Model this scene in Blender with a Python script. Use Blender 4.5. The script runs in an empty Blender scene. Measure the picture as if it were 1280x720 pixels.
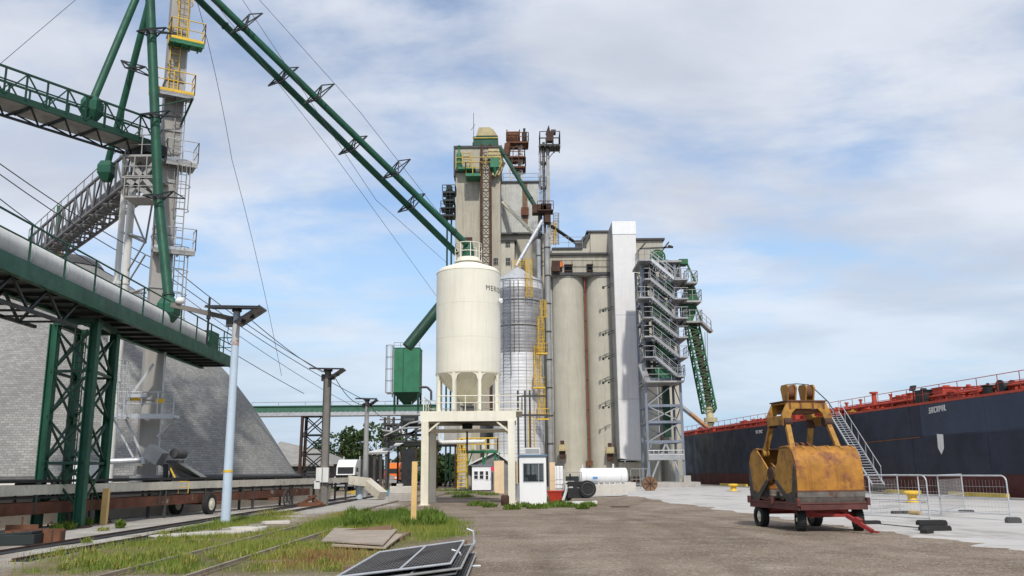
import bpy, math, random
import numpy as np
from mathutils import Vector, Matrix
random.seed(7)
np.random.seed(7)
SC = bpy.context.scene
COL = SC.collection
R = math.radians
PI = math.pi
V = Vector

# ---------------------------------------------------------------- camera geometry (pixels are those of a 1280x720 picture)
CAMH, FPX, TH, RO = 1.65, 1103.0, math.atan(0.2077), 0.0093
_f = V((0, math.cos(TH), math.sin(TH)))
_u0 = V((0, -math.sin(TH), math.cos(TH)))
_r0 = V((1, 0, 0))
_u = _u0 * math.cos(RO) + _r0 * math.sin(RO)
_r = _r0 * math.cos(RO) - _u0 * math.sin(RO)
CAM = V((0, 0, CAMH))

def ray(px, py):
    return _f + _r * ((px - 640) / FPX) + _u * ((360 - py) / FPX)
def P(px, py, Y):
    d = ray(px, py)
    return CAM + d * (Y / d.y)
def G(px, py, z=0.0):
    d = ray(px, py)
    return CAM + d * ((z - CAMH) / d.z)
def Zat(x, y, py):
    k = (360 - py) / FPX
    w = _u - _f * k
    return CAMH - (w.x * x + w.y * y) / w.z
def Xat(px, y, z):
    k = (px - 640) / FPX
    w = _r - _f * k
    return -(w.y * y + w.z * (z - CAMH)) / w.x

# ---------------------------------------------------------------- object helpers
BASE = {}
def tag(o, label=None, cat=None, group=None, kind=None):
    if label: o['label'] = label
    if cat: o['category'] = cat
    if group: o['group'] = group
    if kind: o['kind'] = kind
    return o
def thing(name, label, cat, loc=(0, 0, 0), rotz=0.0, group=None):
    o = bpy.data.objects.new(name, None)
    o.empty_display_size = 0.3
    COL.objects.link(o)
    o.location = loc
    o.rotation_euler = (0, 0, rotz)
    BASE[o.name] = V(loc)
    return tag(o, label, cat, group)
def kids(o):
    return [c for c in bpy.data.objects if c.parent == o]
def copy_tree(o, parent=None):
    c = o.copy()
    COL.objects.link(c)
    if parent is not None:
        c.parent = parent
    for k in kids(o):
        copy_tree(k, c)
    return c

class MB:
    """collects shapes; build() links them as one mesh object"""
    def __init__(s):
        s.v = []; s.f = []; s.s = []; s.uv = {}
    def add(s, vs, fs, smooth=False):
        n = len(s.v)
        s.v += [tuple(v) for v in vs]
        for f in fs:
            s.f.append(tuple(i + n for i in f)); s.s.append(smooth)
        return s
    def obox(s, c, ax, ay, az):
        c = V(c)
        vs = [c + ax * i + ay * j + az * k for k in (-1, 1) for j in (-1, 1) for i in (-1, 1)]
        return s.add(vs, [(0, 2, 3, 1), (4, 5, 7, 6), (0, 1, 5, 4), (2, 6, 7, 3), (0, 4, 6, 2), (1, 3, 7, 5)])
    def box(s, c, size, rz=0.0):
        ca, sa = math.cos(rz), math.sin(rz)
        return s.obox(c, V((ca, sa, 0)) * size[0] / 2, V((-sa, ca, 0)) * size[1] / 2, V((0, 0, size[2] / 2)))
    def bx(s, x0, x1, y0, y1, z0, z1):
        return s.box(((x0 + x1) / 2, (y0 + y1) / 2, (z0 + z1) / 2), (abs(x1 - x0), abs(y1 - y0), abs(z1 - z0)))
    def bar(s, p, q, w, h=None, up=(0, 0, 1)):
        p, q = V(p), V(q); h = h or w
        d = q - p
        if d.length < 1e-6: return s
        e = d.normalized(); up = V(up)
        if abs(e.dot(up)) > 0.98: up = V((0.3, 1, 0)).normalized() if abs(e.z) > .9 else V((0, 0, 1))
        sd = e.cross(up).normalized(); u2 = sd.cross(e)
        return s.obox((p + q) / 2, sd * w / 2, d / 2, u2 * h / 2)
    def tube(s, p, q, r, r2=None, n=10, caps=True):
        p, q = V(p), V(q); r2 = r if r2 is None else r2
        d = q - p
        if d.length < 1e-6: return s
        e = d.normalized()
        a = e.cross(V((0, 0, 1)) if abs(e.z) < .9 else V((1, 0, 0))).normalized(); b = e.cross(a)
        vs = []
        for c, rr in ((p, r), (q, r2)):
            for i in range(n):
                t = 2 * PI * i / n
                vs.append(c + (a * math.cos(t) + b * math.sin(t)) * rr)
        s.add(vs, [(i, (i + 1) % n, n + (i + 1) % n, n + i) for i in range(n)], n > 4)
        if caps:
            s.add(vs[:n], [tuple(range(n))[::-1]]); s.add(vs[n:], [tuple(range(n))])
        return s
    def path(s, pts, r, n=6):
        for i, (a, b) in enumerate(zip(pts[:-1], pts[1:])):
            s.tube(a, b, r, n=n, caps=True)
        return s
    def lathe(s, prof, c, n=32, cap=True, smooth=True):
        c = V(c); m = len(prof)
        vs = [c + V((r * math.cos(2 * PI * i / n), r * math.sin(2 * PI * i / n), z)) for r, z in prof for i in range(n)]
        fs = [(k * n + i, k * n + (i + 1) % n, (k + 1) * n + (i + 1) % n, (k + 1) * n + i) for k in range(m - 1) for i in range(n)]
        s.add(vs, fs, smooth)
        if cap:
            s.add(vs[:n], [tuple(range(n))[::-1]]); s.add(vs[-n:], [tuple(range(n))])
        return s
    def prism(s, pts, ext):
        ext = V(ext); n = len(pts); pts = [V(p) for p in pts]
        vs = pts + [p + ext for p in pts]
        fs = [tuple(range(n))[::-1], tuple(range(n, 2 * n))] + [(i, (i + 1) % n, n + (i + 1) % n, n + i) for i in range(n)]
        return s.add(vs, fs)
    def sheet(s, pts):
        return s.add(pts, [tuple(range(len(pts)))])
    def ring(s, c, r, t, n=28, axis='z', a0=0, a1=2 * PI, m=5):
        c = V(c); pr = None
        for i in range(n + 1):
            a = a0 + (a1 - a0) * i / n
            d = {'z': V((math.cos(a), math.sin(a), 0)), 'x': V((0, math.cos(a), math.sin(a))), 'y': V((math.cos(a), 0, math.sin(a)))}[axis]
            p = c + d * r
            if pr is not None: s.tube(pr, p, t, n=m, caps=False)
            pr = p
        return s
    # compound shapes
    def rail(s, pts, h=1.05, step=1.4, r=0.024, mids=(0.52,), toe=False, n=5):
        pts = [V(p) for p in pts]; up = V((0, 0, h))
        for a, b in zip(pts[:-1], pts[1:]):
            s.tube(a + up, b + up, r, n=n)
            for m in mids: s.tube(a + up * m, b + up * m, r * .8, n=n)
            if toe: s.bar(a + V((0, 0, .06)), b + V((0, 0, .06)), .012, .11)
            k = max(1, round((b - a).length / step))
            for i in range(k + 1): 
                q = a.lerp(b, i / k); s.tube(q, q + up, r, n=n)
        return s
    def ladder(s, p, q, w=0.42, side=(1, 0, 0), r=0.022, step=0.32):
        p, q, sd = V(p), V(q), V(side).normalized() * w / 2
        s.tube(p - sd, q - sd, r, n=5); s.tube(p + sd, q + sd, r, n=5)
        k = max(2, int((q - p).length / step))
        for i in range(k):
            m = p.lerp(q, (i + .5) / k); s.tube(m - sd, m + sd, r * .7, n=4)
        return s
    def cage(s, p, q, out, side, rad=0.36, r=0.016, step=0.9):
        p, q, o, sd = V(p), V(q), V(out).normalized(), V(side).normalized()
        k = max(2, int((q - p).length / step)); loops = []
        for i in range(k + 1):
            c = p.lerp(q, i / k) + o * rad * .75
            lp = [c + (sd * math.cos(t) + o * math.sin(t)) * rad for t in [R(-50 + 280 * j / 9) for j in range(10)]]
            loops.append(lp)
            for a, b in zip(lp[:-1], lp[1:]): s.tube(a, b, r, n=4, caps=False)
        for j in (1, 3, 4, 5, 6, 8):
            s.tube(loops[0][j], loops[-1][j], r * .8, n=4)
        return s
    def lattice(s, p, q, w, h, n=8, chord=0.06, web=0.04, up=(0, 0, 1), faces='tblr'):
        """box truss whose centre line runs p to q"""
        p, q = V(p), V(q); e = (q - p).normalized(); up = V(up)
        sd = e.cross(up).normalized() * w / 2; u = sd.normalized().cross(e) * h / 2
        cor = [-sd - u, sd - u, sd + u, -sd + u]
        for c in cor: s.bar(p + c, q + c, chord)
        fc = {'b': (0, 1), 'r': (1, 2), 't': (2, 3), 'l': (3, 0)}
        for i in range(n):
            a, b = p.lerp(q, i / n), p.lerp(q, (i + 1) / n)
            for k in faces:
                i0, i1 = fc[k]
                c0, c1 = (cor[i0], cor[i1]) if i % 2 else (cor[i1], cor[i0])
                s.bar(a + c0, b + c1, web)
                s.bar(a + cor[i0], a + cor[i1], web)
        for k in faces:
            s.bar(q + cor[fc[k][0]], q + cor[fc[k][1]], web)
        return s
    def build(s, name, m, parent=None, origin=None, local=False, bev=0, label=None, cat=None, group=None, kind=None):
        me = bpy.data.meshes.new(name)
        if parent is not None:
            off = V((0, 0, 0)) if local else BASE[parent.name]
        else:
            off = V(origin) if origin is not None else V((0, 0, 0))
        vs = [(v[0] - off.x, v[1] - off.y, v[2] - off.z) for v in s.v]
        me.from_pydata(vs, [], s.f)
        me.polygons.foreach_set('use_smooth', s.s)
        me.validate()
        me.update()
        o = bpy.data.objects.new(name, me)
        if isinstance(m, (list, tuple)):
            for k in m: me.materials.append(k)
        else: me.materials.append(m)
        COL.objects.link(o)
        if parent is not None:
            o.parent = parent
            BASE[o.name] = V((0, 0, 0)) if local else BASE[parent.name]
        else:
            o.location = off; BASE[o.name] = off
        if bev:
            b = o.modifiers.new('bevel', 'BEVEL'); b.width = bev; b.segments = 2; b.limit_method = 'ANGLE'; b.angle_limit = R(40)
        return tag(o, label, cat, group, kind)

# ---------------------------------------------------------------- materials
def _n(nt, t, **k):
    n = nt.nodes.new(t)
    for a, b in k.items(): setattr(n, a, b)
    return n
def mat(name, col, rough=0.6, metal=0.0, var=0.15, scale=1.2, streak=0.0, rust=0.0, rcol=(.16, .06, .025), bump=0.0, bscale=30, spec=0.4, rscale=2.0, fine=0.0, coat=0.0):
    m = bpy.data.materials.new(name); m.use_nodes = True
    nt = m.node_tree; L = nt.links
    b = nt.nodes['Principled BSDF']
    tc = _n(nt, 'ShaderNodeTexCoord')
    co = tc.outputs['Object']
    def noise(sc, det=5, vec=None, rg=.6):
        x = _n(nt, 'ShaderNodeTexNoise'); x.inputs['Scale'].default_value = sc; x.inputs['Detail'].default_value = det; x.inputs['Roughness'].default_value = rg
        L.new(vec or co, x.inputs['Vector']); return x.outputs['Fac']
    def ramp(fac, a, c, lo=0.0, hi=1.0):
        x = _n(nt, 'ShaderNodeMapRange'); x.inputs[1].default_value = a; x.inputs[2].default_value = c; x.inputs[3].default_value = lo; x.inputs[4].default_value = hi
        L.new(fac, x.inputs[0]); return x.outputs[0]
    def mix(f, a, c, bt='MIX'):
        x = _n(nt, 'ShaderNodeMix', data_type='RGBA', blend_type=bt)
        if isinstance(f, float): x.inputs[0].default_value = f
        else: L.new(f, x.inputs[0])
        for k, w in ((6, a), (7, c)):
            if isinstance(w, tuple): x.inputs[k].default_value = (*w[:3], 1)
            else: L.new(w, x.inputs[k])
        return x.outputs[2]
    lo = tuple(c * (1 - var) for c in col); hi = tuple(min(1, c * (1 + var)) for c in col)
    c = mix(ramp(noise(scale), .3, .7), lo, hi)
    if fine:
        c = mix(ramp(noise(scale * 18, 3), .3, .7, 0, fine), c, tuple(x * .45 for x in col))
    if streak:
        mp = _n(nt, 'ShaderNodeMapping'); mp.inputs['Scale'].default_value = (1, 1, .06); L.new(co, mp.inputs['Vector'])
        c = mix(ramp(noise(4.5, 6, mp.outputs['Vector'], .7), .48, .78, 0, streak), c, (col[0] * .42, col[1] * .37, col[2] * .30))
    if rust:
        a = .72 - rust * .5
        c = mix(ramp(noise(rscale, 8, None, .7), a, a + .12), c, mix(ramp(noise(9), .3, .7), tuple(x * .6 for x in rcol), tuple(x * 1.5 for x in rcol)))
    L.new(c, b.inputs['Base Color'])
    rr = ramp(noise(scale * 3), .3, .7, max(.05, rough - .1), min(1, rough + .12)); L.new(rr, b.inputs['Roughness'])
    b.inputs['Metallic'].default_value = metal
    b.inputs['Specular IOR Level'].default_value = spec
    if coat: b.inputs['Coat Weight'].default_value = coat
    if bump:
        bp = _n(nt, 'ShaderNodeBump'); bp.inputs['Strength'].default_value = bump; bp.inputs['Distance'].default_value = .05
        L.new(noise(bscale, 4), bp.inputs['Height']); L.new(bp.outputs[0], b.inputs['Normal'])
    m['_'] = 0
    return m

def ribbed(name, col, rough, metal, per_m, axis='z', strength=.6, var=.12, streak=0.2, spec=.4, seam=0.0):
    """sheet metal with rolled ribs: bump from a wave along one object axis; seam = darker lap lines every so many metres of height"""
    m = mat(name, col, rough, metal, var=var, streak=streak, spec=spec)
    nt = m.node_tree; L = nt.links; b = nt.nodes['Principled BSDF']
    tc = _n(nt, 'ShaderNodeTexCoord'); w = _n(nt, 'ShaderNodeTexWave'); w.bands_direction = axis.upper(); w.wave_profile = 'SIN'
    w.inputs['Scale'].default_value = per_m * PI / 10 * 1.0; w.inputs['Distortion'].default_value = 0
    L.new(tc.outputs['Object'], w.inputs['Vector'])
    bp = _n(nt, 'ShaderNodeBump'); bp.inputs['Strength'].default_value = strength; bp.inputs['Distance'].default_value = .04
    L.new(w.outputs['Fac'], bp.inputs['Height']); L.new(bp.outputs[0], b.inputs['Normal'])
    if seam:
        sx = _n(nt, 'ShaderNodeSeparateXYZ'); L.new(tc.outputs['Object'], sx.inputs[0])
        md = _n(nt, 'ShaderNodeMath', operation='PINGPONG'); md.inputs[1].default_value = seam / 2; L.new(sx.outputs['Z'], md.inputs[0])
        lt = _n(nt, 'ShaderNodeMath', operation='LESS_THAN'); lt.inputs[1].default_value = .03; L.new(md.outputs[0], lt.inputs[0])
        src = b.inputs['Base Color'].links[0].from_socket
        x = _n(nt, 'ShaderNodeMix', data_type='RGBA'); ml = _n(nt, 'ShaderNodeMath', operation='MULTIPLY'); ml.inputs[1].default_value = .6
        L.new(lt.outputs[0], ml.inputs[0]); L.new(ml.outputs[0], x.inputs[0]); L.new(src, x.inputs[6]); x.inputs[7].default_value = (col[0] * .3, col[1] * .3, col[2] * .3, 1)
        L.new(x.outputs[2], b.inputs['Base Color'])
    return m

M = {}
M['cream'] = mat('cream_paint', (.78, .75, .63), .45, var=.05, scale=.7, streak=.22, spec=.35, rust=.02, rcol=(.35, .22, .12))
M['cream_dirty'] = mat('cream_paint_weathered', (.72, .68, .54), .55, var=.08, streak=.35, rust=.12)
M['green'] = mat('green_paint', (.014, .085, .050), .5, var=.28, scale=.9, streak=.4, spec=.35, rust=.07, rcol=(.10, .05, .03))
M['green_dark'] = mat('dark_green_paint', (.010, .050, .030), .5, var=.2, streak=.2)
M['green_mid'] = mat('mid_green_paint', (.03, .17, .085), .5, var=.2, streak=.35, rust=.05)
M['green_old'] = mat('old_green_paint', (.03, .12, .05), .6, var=.3, streak=.3, rust=.2)
M['black_steel'] = mat('black_steel', (.018, .024, .024), .55, var=.25)
M['dark_steel'] = mat('dark_grey_steel', (.06, .06, .06), .55, var=.25, rust=.15)
M['steel'] = mat('grey_steel', (.33, .34, .35), .5, metal=.2, var=.18, streak=.25)
M['galv'] = mat('galvanized_steel', (.52, .54, .56), .42, metal=.35, var=.15, scale=3, streak=.15)
M['galv_dull'] = mat('dull_galvanized_steel', (.34, .34, .33), .55, metal=.2, var=.2, streak=.3, rust=.04)
M['steel_dark'] = mat('weathered_grey_steel', (.15, .15, .15), .6, metal=.1, var=.25, streak=.2, rust=.06)
M['galv_blue'] = mat('blue_grey_galvanized', (.20, .23, .28), .5, metal=.15, var=.15, streak=.2)
M['yellow'] = mat('yellow_safety_paint', (.72, .46, .04), .5, var=.15, streak=.2, rust=.08)
M['yellow_dull'] = mat('dull_yellow_paint', (.50, .36, .06), .55, var=.2, rust=.18)
M['white'] = mat('white_paint', (.78, .79, .79), .5, var=.05, streak=.12)
M['white_dirty'] = mat('dirty_white_paint', (.66, .66, .63), .6, var=.08, streak=.35, rust=.06)
M['concrete'] = mat('beige_concrete', (.50, .475, .395), .85, var=.09, scale=.5, streak=.34, bump=.15, bscale=12)
M['concrete_grey'] = mat('grey_concrete', (.42, .40, .37), .9, var=.16, scale=1.5, streak=.3, bump=.25, bscale=14, fine=.25)
M['concrete_pale'] = mat('pale_concrete', (.56, .53, .48), .9, var=.14, scale=1.5, streak=.25, bump=.2, bscale=14, fine=.2)
M['concrete_stained'] = mat('stained_beige_concrete', (.44, .41, .335), .88, var=.12, scale=.35, streak=.7, rust=.10, rcol=(.24, .17, .11), rscale=.8, bump=.15, bscale=12)
M['board_stained'] = mat('stained_pale_board', (.58, .54, .45), .7, var=.15, scale=1.2, streak=.4, rust=.26, rcol=(.22, .15, .10), rscale=1.6)
M['clad'] = ribbed('ribbed_cladding', (.42, .40, .33), .6, .0, 3.0, 'x', .5, streak=.3)
M['clad_grey'] = ribbed('grey_cladding', (.45, .45, .42), .6, .1, 3.0, 'x', .4, streak=.3)
M['clad_white'] = ribbed('white_cladding', (.70, .695, .69), .5, .05, 2.0, 'x', .35, var=.04, streak=.12, seam=9.0)
M['gallery_green'] = mat('faded_gallery_green', (.055, .15, .10), .6, var=.15, streak=.3)
M['rust'] = mat('rusty_steel', (.15, .065, .035), .85, var=.4, scale=2.5, fine=.4, bump=.2)
M['rust_dark'] = mat('dark_rusty_steel', (.075, .040, .028), .85, var=.4, scale=2.0, fine=.3)
M['rust_beam'] = mat('peeling_rusty_beam', (.13, .05, .028), .85, var=.4, scale=1.6, rust=.25, rcol=(.38, .33, .27), rscale=1.1, fine=.3)
M['black'] = mat('black_rubber', (.022, .022, .022), .75, var=.25, fine=.3)
M['belt'] = mat('black_belt', (.025, .025, .025), .7, var=.2)
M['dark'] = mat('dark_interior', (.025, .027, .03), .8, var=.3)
M['ochre'] = mat('worn_ochre_paint', (.40, .18, .028), .55, var=.28, scale=2.2, streak=.8, rust=.46, rcol=(.20, .075, .03), rscale=1.3, bump=.05)
M['ochre2'] = mat('worn_ochre_paint_flat', (.38, .195, .034), .6, var=.28, scale=3, streak=.6, rust=.38, rcol=(.17, .07, .03), rscale=2.4)
M['worn_steel'] = mat('worn_bare_steel', (.20, .18, .16), .5, metal=.5, var=.3, scale=5, rust=.25)
M['worn_dark'] = mat('dark_worn_steel', (.06, .055, .05), .5, metal=.3, var=.4, scale=4, rust=.3)
M['wagon_red'] = mat('faded_red_paint', (.30, .035, .032), .6, var=.3, scale=3, rust=.25, rcol=(.10, .04, .03))
M['wagon_brown'] = mat('old_wagon_frame', (.10, .035, .03), .75, var=.35, rust=.3)
M['red'] = mat('red_paint', (.50, .05, .03), .5, var=.2, streak=.3)
M['deck_red'] = mat('ship_deck_red', (.42, .055, .03), .6, var=.25, scale=2, streak=.3, rust=.12)
M['orange'] = mat('orange_paint', (.75, .17, .02), .45, var=.1)
M['wood'] = mat('weathered_board', (.36, .30, .24), .85, var=.22, scale=2, streak=.2, fine=.3)
M['wood_yellow'] = mat('yellow_timber', (.72, .49, .20), .75, var=.12, scale=2.5, streak=.25, fine=.15)
M['wood_brown'] = mat('brown_timber', (.20, .13, .08), .85, var=.3, scale=2, fine=.3)
M['pole_blue'] = mat('pale_blue_pole', (.50, .60, .70), .6, var=.07, streak=.15)
M['pole_grey'] = mat('grey_brown_pole', (.20, .185, .165), .8, var=.2, streak=.4, fine=.2)
M['panel'] = mat('solar_cells', (.02, .022, .028), .3, var=.2, spec=.5)
M['cable'] = mat('cable', (.05, .05, .06), .6, var=.1)
M['tarp'] = mat('tan_tarp', (.45, .38, .22), .8, var=.2)
M['blue_trim'] = mat('slate_blue_paint', (.10, .17, .25), .5, var=.12)
M['peach'] = mat('peach_paint', (.74, .56, .36), .6, var=.1, streak=.2)
M['mesh'] = mat('black_shade_cloth', (.032, .027, .024), .95, var=.45, scale=2.2, streak=.3, fine=.5, spec=.1)
M['riser_red'] = mat('dull_riser_red', (.26, .055, .04), .6, var=.2, streak=.3)
M['skin'] = mat('skin', (.45, .27, .19), .6)
M['denim'] = mat('dark_trousers', (.03, .035, .05), .9)
M['hivis'] = mat('orange_fabric', (.85, .22, .03), .8)
M['tile_roof'] = mat('roofing_felt', (.30, .29, .27), .9, var=.2, fine=.3)
M['bark'] = mat('bark', (.10, .075, .055), .95, var=.3)
M['soil'] = mat('dark_soil', (.05, .04, .03), .95)

def glass(name, col=(.03, .04, .045)):
    m = bpy.data.materials.new(name); m.use_nodes = True; nt = m.node_tree
    b = nt.nodes['Principled BSDF']; b.inputs['Base Color'].default_value = (*col, 1); b.inputs['Roughness'].default_value = .08
    b.inputs['Specular IOR Level'].default_value = .6
    tr = _n(nt, 'ShaderNodeBsdfTransparent'); tr.inputs[0].default_value = (.75, .80, .80, 1)
    mx = _n(nt, 'ShaderNodeMixShader'); mx.inputs[0].default_value = .45
    nt.links.new(tr.outputs[0], mx.inputs[1]); nt.links.new(b.outputs[0], mx.inputs[2])
    nt.links.new(mx.outputs[0], nt.nodes['Material Output'].inputs[0]); return m
M['glass'] = glass('window_glass')

def leaf_mat(name, cols):
    """leaf colour from a per-face random number stored in the mesh"""
    m = bpy.data.materials.new(name); m.use_nodes = True; nt = m.node_tree; L = nt.links
    b = nt.nodes['Principled BSDF']; b.inputs['Roughness'].default_value = .65; b.inputs['Specular IOR Level'].default_value = .25
    at = _n(nt, 'ShaderNodeAttribute', attribute_name='tint')
    cr = _n(nt, 'ShaderNodeValToRGB')
    while len(cr.color_ramp.elements) < len(cols): cr.color_ramp.elements.new(.5)
    for i, (p, c) in enumerate(cols):
        cr.color_ramp.elements[i].position = p; cr.color_ramp.elements[i].color = (*c, 1)
    L.new(at.outputs['Fac'], cr.inputs[0]); L.new(cr.outputs[0], b.inputs['Base Color'])
    tl = _n(nt, 'ShaderNodeBsdfTranslucent'); L.new(cr.outputs[0], tl.inputs[0])
    mx = _n(nt, 'ShaderNodeMixShader'); mx.inputs[0].default_value = .25
    L.new(b.outputs[0], mx.inputs[1]); L.new(tl.outputs[0], mx.inputs[2]); L.new(mx.outputs[0], nt.nodes['Material Output'].inputs[0])
    return m
M['leaf'] = leaf_mat('tree_leaves', [(0, (.025, .050, .018)), (.6, (.055, .095, .030)), (1, (.10, .14, .045))])
M['grass'] = leaf_mat('grass_blades', [(0, (.060, .135, .022)), (.45, (.20, .265, .04)), (.75, (.36, .33, .09)), (1, (.26, .125, .06))])

# ---------------------------------------------------------------- numpy mesh of many small quads / triangles
def quads_object(name, m, verts, nper, tint, origin=(0, 0, 0), parent=None):
    verts = np.asarray(verts, dtype=np.float32).reshape(-1, 3)
    o3 = np.array(BASE[parent.name] if parent is not None else origin, dtype=np.float32)
    verts = verts - o3
    nf = len(verts) // nper
    me = bpy.data.meshes.new(name)
    me.vertices.add(len(verts)); me.vertices.foreach_set('co', verts.ravel())
    me.loops.add(len(verts)); me.loops.foreach_set('vertex_index', np.arange(len(verts), dtype=np.int32))
    me.polygons.add(nf); me.polygons.foreach_set('loop_start', np.arange(nf, dtype=np.int32) * nper)
    a = me.attributes.new('tint', 'FLOAT', 'FACE'); a.data.foreach_set('value', np.asarray(tint, dtype=np.float32))
    me.update(calc_edges=True)
    me.materials.append(m)
    o = bpy.data.objects.new(name, me); COL.objects.link(o)
    if parent is not None: o.parent = parent
    else: o.location = origin
    BASE[o.name] = V([float(x) for x in o3])
    return o
def leaf_cloud(centres, size, rng):
    n = len(centres)
    a = rng.normal(size=(n, 3)); a /= np.linalg.norm(a, axis=1)[:, None]
    b = rng.normal(size=(n, 3)); b -= (b * a).sum(1)[:, None] * a; b /= np.linalg.norm(b, axis=1)[:, None]
    s = (size * rng.uniform(.6, 1.3, n))[:, None]
    q = np.stack([centres - a * s, centres + b * s * .55, centres + a * s, centres - b * s * .55], 1)
    return q
def tree(loc, h, w, label, group, seed, nleaf=2600, leaf=.32, trunk_h=.3, cat='tree', name='leafy_tree'):
    rng = np.random.default_rng(seed); loc = V(loc)
    t = thing(name, label, cat, loc, 0, group)
    k = MB(); top = loc + V((rng.normal() * .03 * h, rng.normal() * .03 * h, h * .72))
    k.tube(loc, loc.lerp(top, .5), h * .022, h * .015, 8); k.tube(loc.lerp(top, .5), top, h * .015, h * .004, 7)
    cl = []
    for i in range(16):
        a = rng.uniform(0, 2 * PI); z = rng.uniform(trunk_h, .95); rr = w * .5 * math.sqrt(max(.05, 1 - ((z - .6) / .45) ** 2)) * rng.uniform(.35, .95)
        c = loc + V((math.cos(a) * rr, math.sin(a) * rr, z * h)); cl.append((c, rng.uniform(.12, .24) * w))
        st = loc.lerp(top, min(.95, max(.25, z * .9 - .12) / .9)); k.tube(st, c, h * .007, h * .002, 5)
    k.build('trunk', M['bark'], t)
    per = nleaf // len(cl); pts = []
    for c, rr in cl:
        d = rng.normal(size=(per, 3)); d /= np.linalg.norm(d, axis=1)[:, None]
        pts.append(np.array(c)[None] + d * (rr * rng.uniform(.25, 1.0, per) ** .5)[:, None] * np.array([1, 1, .8]))
    pts = np.concatenate(pts)
    quads_object('crown', M['leaf'], leaf_cloud(pts, leaf, rng), 4, rng.random(len(pts)), parent=t)
    return t
# ================================================================ camera, sun, sky
cam_d = bpy.data.cameras.new('camera'); cam = bpy.data.objects.new('camera', cam_d); COL.objects.link(cam)
cam_d.sensor_width = 36; cam_d.lens = 36 * FPX / 1280; cam_d.clip_start = .1; cam_d.clip_end = 6000
rot = Matrix((_r, _u, -_f)).transposed()
cam.matrix_world = Matrix.Translation(CAM) @ rot.to_4x4()
SC.camera = cam

SUN_DIR = V((0.10, -1.0, 1.05)).normalized()          # towards the sun
sd = bpy.data.lights.new('sun', 'SUN'); sun = bpy.data.objects.new('sun', sd); COL.objects.link(sun)
sd.energy = 2.6; sd.angle = R(2.0); sd.color = (1, .95, .88)
sun.rotation_euler = SUN_DIR.to_track_quat('Z', 'Y').to_euler(); sun.location = (10, -20, 40)

W = bpy.data.worlds.new('World'); SC.world = W; W.use_nodes = True
nt = W.node_tree; L = nt.links; bg = nt.nodes['Background']
sky = _n(nt, 'ShaderNodeTexSky'); sky.sky_type = 'NISHITA'; sky.sun_disc = False
sky.sun_elevation = math.asin(SUN_DIR.z); sky.sun_rotation = math.atan2(SUN_DIR.x, SUN_DIR.y)
sky.air_density = 1.0; sky.dust_density = .6; sky.ozone_density = 1.0
tc = _n(nt, 'ShaderNodeTexCoord'); sp = _n(nt, 'ShaderNodeSeparateXYZ'); L.new(tc.outputs['Generated'], sp.inputs[0])
def mth(op, a, b=None):
    x = _n(nt, 'ShaderNodeMath', operation=op)
    for i, q in enumerate((a, b)):
        if q is None: continue
        if isinstance(q, (int, float)): x.inputs[i].default_value = q
        else: L.new(q, x.inputs[i])
    return x.outputs[0]
# a flat cloud layer: view direction cut with a plane overhead
zz = mth('MAXIMUM', mth('ADD', sp.outputs['Z'], .16), .03)
cb = _n(nt, 'ShaderNodeCombineXYZ'); L.new(mth('DIVIDE', sp.outputs['X'], zz), cb.inputs[0]); L.new(mth('DIVIDE', sp.outputs['Y'], zz), cb.inputs[1])
def cl_noise(scale, det, loc, rough=.55, dist=0.0, sx=1.0):
    mp = _n(nt, 'ShaderNodeMapping'); mp.inputs['Location'].default_value = loc; mp.inputs['Scale'].default_value = (sx, 1, 1); L.new(cb.outputs[0], mp.inputs['Vector'])
    x = _n(nt, 'ShaderNodeTexNoise'); x.inputs['Scale'].default_value = scale; x.inputs['Detail'].default_value = det; x.inputs['Roughness'].default_value = rough
    x.inputs['Distortion'].default_value = dist
    L.new(mp.outputs[0], x.inputs['Vector']); return x.outputs['Fac']
def rmp(f, a, b, lo=0.0, hi=1.0, smooth=True):
    x = _n(nt, 'ShaderNodeMapRange'); x.interpolation_type = 'SMOOTHSTEP' if smooth else 'LINEAR'
    for i, q in enumerate((a, b, lo, hi)): x.inputs[i + 1].default_value = q
    L.new(f, x.inputs[0]); return x.outputs[0]
big = cl_noise(.85, 4, (3.1, 1.7, 0), .5, .3, .8)
mid = cl_noise(2.3, 7, (7.3, 2.2, 0), .58, .25, .75)
cov = mth('ADD', mth('MULTIPLY', big, .62), mth('MULTIPLY', mid, .5))
CLOUD_LO, CLOUD_HI = .40, .60
fac = rmp(cov, CLOUD_LO, CLOUD_HI)
# clouds thin out towards the horizon
hz = rmp(sp.outputs['Z'], .0, .30, .45, 1.0)
fac = mth('MULTIPLY', mth('MULTIPLY', fac, hz), .93)
cc = _n(nt, 'ShaderNodeMix', data_type='RGBA')
L.new(rmp(cl_noise(1.6, 6, (1.2, 5.5, 0), .55, .2, .7), .34, .68), cc.inputs[0])
cc.inputs[6].default_value = (4.75, 4.95, 5.35, 1); cc.inputs[7].default_value = (3.4, 3.65, 4.2, 1)
mx = _n(nt, 'ShaderNodeMix', data_type='RGBA'); L.new(fac, mx.inputs[0]); L.new(sky.outputs[0], mx.inputs[6]); L.new(cc.outputs[2], mx.inputs[7])
hzm = _n(nt, 'ShaderNodeMix', data_type='RGBA'); L.new(rmp(sp.outputs['Z'], -.02, .34, .92, 0.0), hzm.inputs[0]); L.new(sky.outputs[0], hzm.inputs[6]); hzm.inputs[7].default_value = (2.1, 3.1, 4.4, 1)
L.new(hzm.outputs[2], mx.inputs[6])
L.new(mx.outputs[2], bg.inputs[0]); bg.inputs[1].default_value = .145
SC.view_settings.view_transform = 'Standard'; SC.view_settings.look = 'None'; SC.view_settings.gamma = 1; SC.view_settings.exposure = 0.28
SC.view_settings.use_curve_mapping = False
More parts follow.
